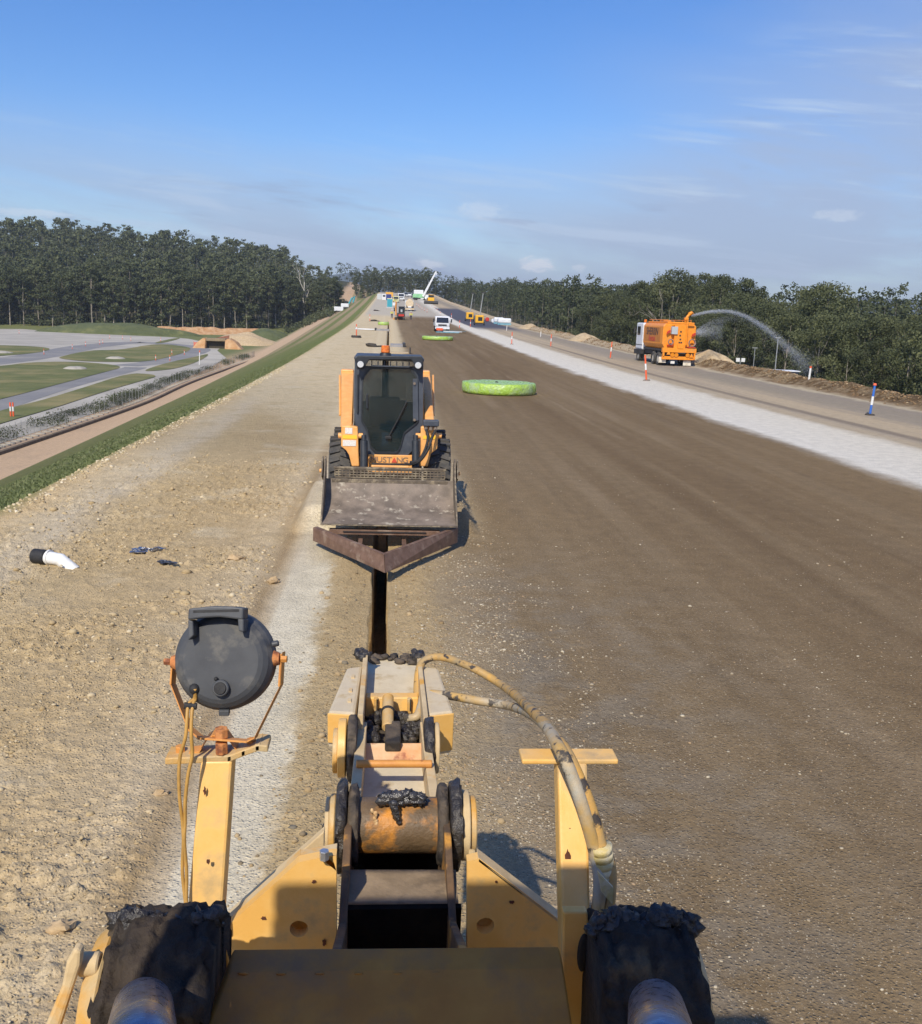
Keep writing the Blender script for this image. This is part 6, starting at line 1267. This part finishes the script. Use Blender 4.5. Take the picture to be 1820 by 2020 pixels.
for i, (px, py, lab) in enumerate(((736, 684, 'dark rubble piece on the left shoulder above the skid steer'), (738, 633.5, 'dark clump lying on the far left shoulder'), (742, 613, 'small dark clump at the edge of the far hardstand'))):
    p = gp(px, py); mb = MB(); mb.ball((0, 0, .12), .38, 10, 6, (1.6, 1, .5), .7, seed=i); mb.ball((.7, .2, .06), .22, 8, 6, (1.8, .8, .4), .6, seed=i+5); o = mb.build('rubble', RUB, None, smooth=True); o.location = p; tag(o, lab, 'rubble')
# ---- litter near the machine: capped pipe and foil scraps, loose rocks
def zl(x, y): return (x*.23154, 993.3+y*.23154)   # 0..700 crop
a = gp(*zl(415, 520)); o = empty('drain_pipe', a, 'white plastic pipe with black end socket lying half buried in the clods', 'pipe'); b = gp(*zl(640, 545)); d = b-a
MB().tube([(-.02, 0, .10), tuple(d*.45+Vector((0, 0, .085))), tuple(d+Vector((0, 0, -.06)))], .085, 18).build('pipe', M('pvc_white', lin((232, 232, 228)), lin((220, 218, 210)), 14, .35), o, auto=50)
dn = d.normalized(); MB().cyl(Vector((-.02, 0, .10)), Vector((-.02, 0, .10))-dn*.20, .098, n=20, bev=.01).build('socket', BLK, o, auto=40); MB().cyl(Vector((0, 0, .10)), Vector((.0, 0, .10))+dn*.03, .100, n=20).build('collar', WH, o, auto=40)
FO = M('foil', (.62, .64, .68), (.3, .31, .34), 30, .25, .9, 1, 40)
for i, (x, y, L_x, an, lab) in enumerate(((1245, 430, .17, .35, 'larger crumpled silver foil wrapper lying on the clods'), (1425, 540, .12, -.6, 'smaller dark foil scrap lying right of the silver wrapper'))):
    p = gp(*zl(x, y)); mb = MB(); mb.ball((-L_x*.5, 0, .03), L_x*.62, 16, 10, (1.1, .75, .30), 1.0, 9, seed=i+3); mb.ball((L_x*.7, .03, .03), L_x*.5, 14, 8, (1.4, .5, .28), 1.0, 9, seed=i+8); o = mb.build('foil_wrapper', FO if i == 0 else M('foil_dark', (.16, .17, .2), (.06, .06, .07), 30, .3, .7, .8, 40)); o.location = p+Vector((0, 0, .03)); o.rotation_euler = (0, 0, an); tag(o, lab, 'foil wrapper')
RK = M('loose_rock', lin((190, 164, 126)), lin((172, 146, 108)), 12, .9, 0, .5, 40)
for i, (px, py, r, lab) in enumerate(((121, 1838, .05, 'pale tan rock lying left of the near greasy hub'), (822, 1106, .06, 'tan rock on the lip of the trench right of the blade tip'), (315, 1568, .035, 'small grey stone left of the lamp wires'), (466, 1106, .07, 'tan clod on the pale strip left of the blade'), (540, 1148, .05, 'small tan clod beside the tyre track'))):
    p = gp(px, py); mb = MB(); mb.ball((0, 0, 0), r, 12, 8, (1.3, 1, .75), .8, 10, seed=i+1); o = mb.build('rock', RK, None, auto=60); o.location = (p.x, p.y, gz(p.x, p.y)+r*.5); tag(o, lab, 'rock')
# ================================================================ trees
def leafmat(nm, cs, tr=.25):
    m = bpy.data.materials.new(nm); m.use_nodes = True; N = m.node_tree.nodes; L = m.node_tree.links; b = N['Principled BSDF']; b.inputs['Roughness'].default_value = .65; b.inputs['Specular IOR Level'].default_value = .3
    g = N.new('ShaderNodeNewGeometry'); oi = N.new('ShaderNodeObjectInfo'); nz = N.new('ShaderNodeTexNoise'); nz.inputs['Scale'].default_value = .075; nz.inputs['Detail'].default_value = 4; L.new(g.outputs['Position'], nz.inputs['Vector'])
    a = N.new('ShaderNodeMath'); a.operation = 'MULTIPLY_ADD'; L.new(g.outputs['Random Per Island'], a.inputs[0]); a.inputs[1].default_value = .45; 
    b2 = N.new('ShaderNodeMath'); b2.operation = 'MULTIPLY_ADD'; L.new(nz.outputs[0], b2.inputs[0]); b2.inputs[1].default_value = 1.7; b2.inputs[2].default_value = -.72; L.new(b2.outputs[0], a.inputs[2])
    c2 = N.new('ShaderNodeMath'); c2.operation = 'MULTIPLY_ADD'; L.new(oi.outputs['Random'], c2.inputs[0]); c2.inputs[1].default_value = .4; L.new(a.outputs[0], c2.inputs[2])
    r = N.new('ShaderNodeValToRGB'); L.new(c2.outputs[0], r.inputs[0]); e = r.color_ramp.elements
    for i, c in enumerate(cs): q = e[i] if i < 2 else e.new(.5); q.position = i/(len(cs)-1); q.color = (*c, 1)
    L.new(r.outputs[0], b.inputs['Base Color'])
    t = N.new('ShaderNodeBsdfTranslucent'); L.new(r.outputs[0], t.inputs[0]); mx = N.new('ShaderNodeMixShader'); mx.inputs[0].default_value = tr; L.new(b.outputs[0], mx.inputs[1]); L.new(t.outputs[0], mx.inputs[2]); L.new(mx.outputs[0], N['Material Output'].inputs[0]); return m
LM = leafmat('gum_leaves', [(.055, .064, .030), (.095, .110, .046), (.150, .160, .070)])
LM2 = leafmat('far_gum_leaves', [(.052, .064, .030), (.088, .104, .046), (.130, .144, .064)])
BK = M('gum_bark', lin((150, 142, 128)), lin((118, 108, 94)), 1.5, .9, 0, .3, 6, lin((176, 168, 154)), 1.0, (.52, .66)); BKW = M('white_bark', lin((206, 200, 188)), lin((184, 176, 162)), 1.5, .9)
def clumps(H, lo, rc, nc, rg):
    out = []
    for i in range(nc):
        t = rg.random()**.8; z = H*(lo+(1-lo)*t*.93); rad = rc*math.sin(math.pi*min(1, .16+.80*(1-t)**.75))**.7; a = rg.uniform(0, 6.28); q = rg.random()**.55
        out.append((math.cos(a)*rad*q, math.sin(a)*rad*q, z, rg.uniform(.16, .30)*rc*1.25))
    out.append((rg.normal(0, .1)*rc, rg.normal(0, .1)*rc, H*.95, rc*.30)); return np.array(out)
def leaves(C, n, leaf, rg):
    w = C[:, 3]**2; k = rg.choice(len(C), n, p=w/w.sum()); d = rg.normal(0, 1, (n, 3)); d /= np.linalg.norm(d, axis=1)[:, None]; r = rg.random(n)**.45
    P_ = C[k, :3]+d*(r*C[k, 3])[:, None]*np.array([1.15, 1.15, .72]); N_ = d+rg.normal(0, .7, (n, 3)); N_[:, 2] += .35; N_ /= np.linalg.norm(N_, axis=1)[:, None]
    u = np.cross(N_, rg.normal(0, 1, (n, 3))); u /= np.linalg.norm(u, axis=1)[:, None]; v = np.cross(N_, u); s = leaf*rg.uniform(.6, 1.3, n)[:, None]*.5; e = rg.uniform(.45, .9, n)[:, None]
    V = np.stack([P_-u*s, P_-v*s*e, P_+u*s, P_+v*s*e], 1).reshape(-1, 3); F = np.arange(4*n).reshape(-1, 4); return V, F
def tube_np(pts, rs, n=6):
    V = []; F = []
    for i, (p, r) in enumerate(zip(pts, rs)):
        for k in range(n): a = 2*math.pi*k/n; V.append((p[0]+math.cos(a)*r, p[1]+math.sin(a)*r, p[2]))
    for i in range(len(pts)-1): F += [(i*n+k, i*n+(k+1) % n, (i+1)*n+(k+1) % n, (i+1)*n+k) for k in range(n)]
    return V, F
def trunk_np(H, C, r0, rg, lo, nl=9):
    top = H*.86; lean = rg.normal(0, .02, 2)*H; pts = [(lean[0]*t*t+rg.normal(0, .004)*H, lean[1]*t*t+rg.normal(0, .004)*H, top*t-(.5 if t == 0 else 0)) for t in np.linspace(0, 1, 9)]
    V, F = tube_np(pts, np.linspace(r0, r0*.22, 9)); V = list(V); F = list(F); idx = rg.permutation(len(C))[:nl]
    for i in idx:
        c = C[i]; t0 = max(.3, min(.85, (c[2]/H-.16-rg.random()*.1)/.86)); k = t0*8; a = int(k); b = pts[a]; m = ((b[0]+c[0])/2, (b[1]+c[1])/2, (b[2]+c[2])/2-.03*H); v2, f2 = tube_np([b, m, tuple(c[:3])], [r0*.35*(1-t0*.5), r0*.22, r0*.08], 5)
        o = len(V); V += v2; F += [tuple(q+o for q in f) for f in f2]
    return np.array(V), np.array(F)
def tree_proto(seed, H, lo, rc, nc, nl, leaf, mat, r0, bark=BK, limbs=9):
    rg = np.random.default_rng(seed); C = clumps(H, lo, rc, nc, rg); V, F = leaves(C, nl, leaf, rg); TV, TF = trunk_np(H, C, r0, rg, lo, limbs)
    r = bpy.data.objects.new('gum_tree', None); col.objects.link(r); mesh_np('crown', V, F, mat, parent=r); mesh_np('trunk', TV, TF, bark, True, parent=r); return r, (V, F, TV, TF)
near_p = [tree_proto(100+i, H, lo, rc, nc, 4600, .36, LM, .20)[0] for i, (H, lo, rc, nc) in enumerate(((15, .20, 4.3, 40), (14, .12, 4.6, 46), (16.5, .30, 4.0, 34), (13, .08, 4.4, 44), (17, .26, 4.6, 38), (15, .15, 3.6, 36)))]
far_p = [tree_proto(200+i, H, lo, rc, nc, 1700, .85, LM2, .30, limbs=5)[0] for i, (H, lo, rc, nc) in enumerate(((25, .30, 4.8, 34), (23, .26, 5.0, 34), (27, .38, 4.6, 30), (24, .30, 5.6, 36), (21, .22, 5.0, 32)))]
used = set()
def plant(protos, i, x, y, s, label, grp):
    p = protos[i]; z = gz(x, y)
    if p.name not in used: used.add(p.name); c = p
    else: c = copy_tree(p)
    c.location = (x, y, z-.2); c.rotation_euler = (0, 0, random.uniform(0, 6.28)); k = random.uniform(.9, 1.1); c.scale = (s*k, s*k, s); tag(c, label, 'tree', grp); return c
cntR = 0
for k in range(5):
    Y = 82+k*2.5
    while Y < (300 if k < 4 else 230) and cntR < 150:
        x = 59+k*7.5+random.uniform(-2.5, 2.5); 
        if k == 0: x = 58+random.uniform(-1.5, 1.5)
        s = (random.uniform(.66, .92) if random.random() < .75 else random.uniform(.98, 1.22))*(1.0+.12*S(np.array((Y-150)/200.)))
        yy = Y+random.uniform(-1.5, 1.5); pxx = 768+x/yy*FP; rl = 'at the right edge' if pxx > 1700 else 'under the water jet end' if pxx > 1500 else 'just right of the orange truck' if pxx > 1370 else 'behind the orange truck cab' if pxx > 1240 else 'above the sand heaps' if pxx > 1080 else 'towards the light towers'
        plant(near_p, random.randrange(6), x, yy, float(s)*(.92 if k == 0 else 1.0)*(1+.02*k), 'gum tree in the right hand wood, '+rl, 'gum trees of the wood right of the haul road'); cntR += 1; Y += random.uniform(4.6, 7.2)*(1+.0*Y)
# left forest edge, front rows of tall bare trunks
EP = [gp(px, py) for px, py in ((-250, 640), (0, 641), (100, 644), (300, 649), (480, 651), (560, 648), (610, 636), (645, 624), (672, 612))]
ex = np.array([p.x for p in EP]); ey = np.array([p.y for p in EP]); el_ = np.concatenate([[0], np.cumsum(np.hypot(np.diff(ex), np.diff(ey)))])
cntL = 0
for row in range(3):
    s = row*1.7
    while s < el_[-1] and cntL < 148:
        x = np.interp(s, el_, ex); y = np.interp(s, el_, ey); off = row*8+random.uniform(-2.5, 2.5)
        fpx = 768+float(x)/float(y)*FP; ll = 'beside the embankment' if fpx > 560 else 'behind the orange earth bank' if fpx > 310 else 'behind the grass covered mound' if fpx > 110 else 'behind the pale yard'
        plant(far_p, random.randrange(5), float(x)-off*.25, float(y)+off+3, random.uniform(.80, 1.14)*(1-.34*float(S(np.array((fpx-540)/120.)))), 'tall gum tree at the left forest front, '+ll, 'gum trees along the front of the left forest'); cntL += 1; s += random.uniform(3.6, 7.6)+row*.8
# the rest of the woods as a mass
def mass(name, pts, sc_, label, nl, leaf, seed, lo=.3, mat=LM2, Hs=(22, 25, 27)):
    pr = []
    for i in range(4):
        rg = np.random.default_rng(seed+i); H = Hs[i % len(Hs)]; C = clumps(H, lo, H*.23, 26, rg); V, F = leaves(C, nl, leaf, rg); TV, TF = tube_np([(0, 0, -1), (0, 0, H*.8)], [.16, .06], 4); pr.append((V, F, np.array(TV), np.array(TF)))
    VV = []; FF = []; TV_ = []; TF_ = []; n = 0; tn = 0
    for i, (x, y) in enumerate(pts):
        V, F, tv, tf = pr[i % 4]; s = sc_[i]; a = RNG.uniform(0, 6.28); c, q = math.cos(a), math.sin(a); z = gz(x, y); W_ = np.stack([V[:, 0]*c-V[:, 1]*q, V[:, 0]*q+V[:, 1]*c, V[:, 2]], 1)*s+np.array([x, y, z])
        VV.append(W_); FF.append(F+n); n += len(V); TV_.append(tv*s+np.array([x, y, z])); TF_.append(tf+tn); tn += len(tv)
    o = mesh_np(name, np.concatenate(VV), np.concatenate(FF), mat); tag(o, label, 'forest', None, 'stuff')
    o2 = mesh_np('trunks', np.concatenate(TV_), np.concatenate(TF_), BK, True, parent=o); o2['kind'] = 'stuff'
pts = []
Y = 470.0
while Y < 900:
    x = -560.0
    while x < -38:
        xx = x+random.uniform(-3.5, 3.5); yy = Y+random.uniform(-4, 4); ymin = np.interp(xx, ex, ey)
        lim = -40 if Y > 620 else -60
        if yy > ymin+26 and xx < lim and xx > -.56*yy-20 and not (-75 < xx < -38 and yy > 760): pts.append((xx, yy))
        x += random.uniform(8, 12)*(1+.25*(Y-470)/430)
    Y += 10+(Y-470)*.022
print('left mass', len(pts))
mass('forest', pts, RNG.uniform(.78, 1.18, len(pts))*np.array([1-.38*float(S(np.array((768+x/y*FP-540)/120.))) for x, y in pts]), 'dense grey green gum forest climbing the hill on the left', 460, 1.35, 300, .22)
pts = []
for Y in np.arange(84, 300, 8.5):
    for x in np.arange(98, 150, 8.5): pts.append((x+random.uniform(-3, 3), Y+random.uniform(-3, 3)))
for Y in np.geomspace(300, 720, 56):
    for k in range(8):
        x = 58+k*9-12*max(0, (Y-420)/300); pts.append((x+random.uniform(-3, 3), Y+random.uniform(-4, 4)))
for Y in (684, 692, 700, 710, 722, 735, 750):
    for x in np.arange(-22, 60, 5.0): pts.append((x+random.uniform(-3, 3), Y+random.uniform(-4, 4)))
for x in np.arange(-38, -20, 6): pts.append((x, 770))
print('right mass', len(pts))
mass('forest', pts, RNG.uniform(.50, .78, len(pts)), 'gum forest running along the right side and across the far end of the road', 480, 1.1, 400, .10)
# undergrowth along the forest edges
def under(name, P_, hs, label, leaf, nper, mat):
    n = len(P_); C = np.stack([P_[:, 0], P_[:, 1], ground(P_[:, 0], P_[:, 1])+hs*.45, hs*.6], 1); V, F = leaves(C, n*nper, leaf, RNG); tag(mesh_np(name, V, F, mat), label, 'undergrowth', None, 'stuff')
s = RNG.uniform(0, el_[-1], 420); P_ = np.stack([np.interp(s, el_, ex)+RNG.uniform(-6, 3, 420), np.interp(s, el_, ey)+RNG.uniform(0, 26, 420)], 1)
under('undergrowth', P_, RNG.uniform(2.0, 6.5, 420), 'dark shrubs under the front trunks of the left forest', .9, 60, LM2)
n = 420; P_ = np.stack([RNG.uniform(52, 64, n), RNG.uniform(75, 330, n)], 1); under('undergrowth', P_, RNG.uniform(1.8, 5.0, n), 'shrubs at the foot of the wood right of the haul road', .4, 130, LM)
n = 160; P_ = np.stack([RNG.uniform(-44, -26, n), RNG.uniform(430, 640, n)], 1); under('undergrowth', P_, RNG.uniform(1.5, 4, n), 'scrub between the left forest and the embankment', .8, 60, LM2)
under('weeds', WEEDS, RNG.uniform(.5, 1.3, len(WEEDS)), 'rank green weeds growing along the far side of the site fence', .16, 36, LM)
# bare and dead trees that stand out
def dead(px, py0, py1, Y, label, seed, bark):
    rg = np.random.default_rng(seed); a = at(px, py1, Y); z0 = gz(a.x, Y); H = a.z-z0; V = []; F = []
    def limb(p, d, L_l, r, lv):
        n = 5; pts = [p]; 
        for i in range(n): d = d+Vector(rg.normal(0, .13, 3)); d.z += .07; d.normalize(); pts.append(pts[-1]+d*L_l/n)
        o = len(V); v, f = tube_np([tuple(q) for q in pts], np.linspace(r, r*.45, n+1), 5); V.extend(v); F.extend([tuple(q+o for q in k) for k in f])
        if lv: 
            for i in range(4 if lv > 1 else 3): t = rg.integers(2, n+1); limb(pts[t], (d+Vector(rg.normal(0, .55, 3))).normalized(), L_l*.45, r*.45, lv-1)
    limb(Vector((0, 0, -.5)), Vector((0, 0, 1)), H*.62, H*.014, 3); o = empty('dead_tree', (a.x, Y, z0), label, 'dead tree'); mesh_np('trunk', np.array(V), np.array(F), bark, True, parent=o)
dead(603, 636, 500, 520, 'tall pale bare tree standing before the left forest near the embankment', 5, BKW)
dead(1328, 700, 556, 128, 'leafless grey tree rising behind the orange water truck', 8, BK)
# grass tufts on the upper batter
n = 30000; Y = RNG.uniform(90**-.7, 14**-.7, n)**(-1/.7); x = -6.45-RNG.random(n)**1.3*9; z = ground(x, Y); h = RNG.uniform(.02, .06, n); a = RNG.uniform(0, 3.14, n); w = RNG.uniform(.008, .025, n)*np.clip(Y/25, 1, 1.8); c, s_ = np.cos(a)*w, np.sin(a)*w; lx, ly = RNG.normal(0, .04, n), RNG.normal(0, .04, n)
V = np.stack([np.stack([x-c, Y-s_, z], 1), np.stack([x+c, Y+s_, z], 1), np.stack([x+lx, Y+ly, z+h], 1)], 1).reshape(-1, 3); F = np.arange(3*n).reshape(-1, 3)
tag(mesh_np('grass', V, F, leafmat('batter_grass', [(.13, .155, .055), (.16, .19, .07), (.24, .24, .12)], .15)), 'short green grass along the top of the embankment slope', 'grass', None, 'stuff')
# ---- distant hills
def ridge(name, Y, x0, x1, prof, depth, seed, mat, label):
    nx, ny = 160, 14; V = []
    for j in range(ny):
        t = j/(ny-1)
        for i in range(nx):
            x = x0+(x1-x0)*i/(nx-1); px = 768+x/Y*FP; h = np.interp(px, [p[0] for p in prof], [p[1] for p in prof]); hz = 618+(px-768)*.0349; hh = HC+(hz-h)*Y/FP
            V.append((x, Y-depth+t*depth, 4+(hh-4)*math.sin(t*math.pi/2)*(1+.10*(mn.fractal(Vector((x/900+seed, t*2, 0)), 1, 2, 4)))))
    F = [(j*nx+i, j*nx+i+1, (j+1)*nx+i+1, (j+1)*nx+i) for j in range(ny-1) for i in range(nx-1)]
    o = MB().add(V, F).build(name, mat, None, smooth=True); o['kind'] = 'structure'
HM_ = M('far_hill_forest', (.045, .065, .04), (.06, .08, .05), .004, .95)
ridge('hills', 6500, -4500, 6000, [(-600, 590), (500, 590), (640, 552), (700, 541), (730, 545), (790, 560), (1000, 588), (1180, 590), (1270, 573), (1330, 588), (1560, 612), (1660, 596), (1705, 588), (1760, 598), (1900, 620), (2600, 650)], 2500, 3, HM_, '')
# ---- haze
hz_ = MB().rng(-7000, 7500, -300, 7600, -40, 340).build('haze', bpy.data.materials.new('haze_air')); hz_['kind'] = 'stuff'; m = hz_.data.materials[0]; m.use_nodes = True; N = m.node_tree.nodes; N.remove(N['Principled BSDF']); v = N.new('ShaderNodeVolumePrincipled'); v.inputs['Color'].default_value = (.80, .87, 1.0, 1); v.inputs['Density'].default_value = .00013; v.inputs['Anisotropy'].default_value = .1
m.node_tree.links.new(v.outputs[0], N['Material Output'].inputs['Volume'])
hz_['label'] = 'thin blue haze in the air over the whole site'; hz_['category'] = 'haze'
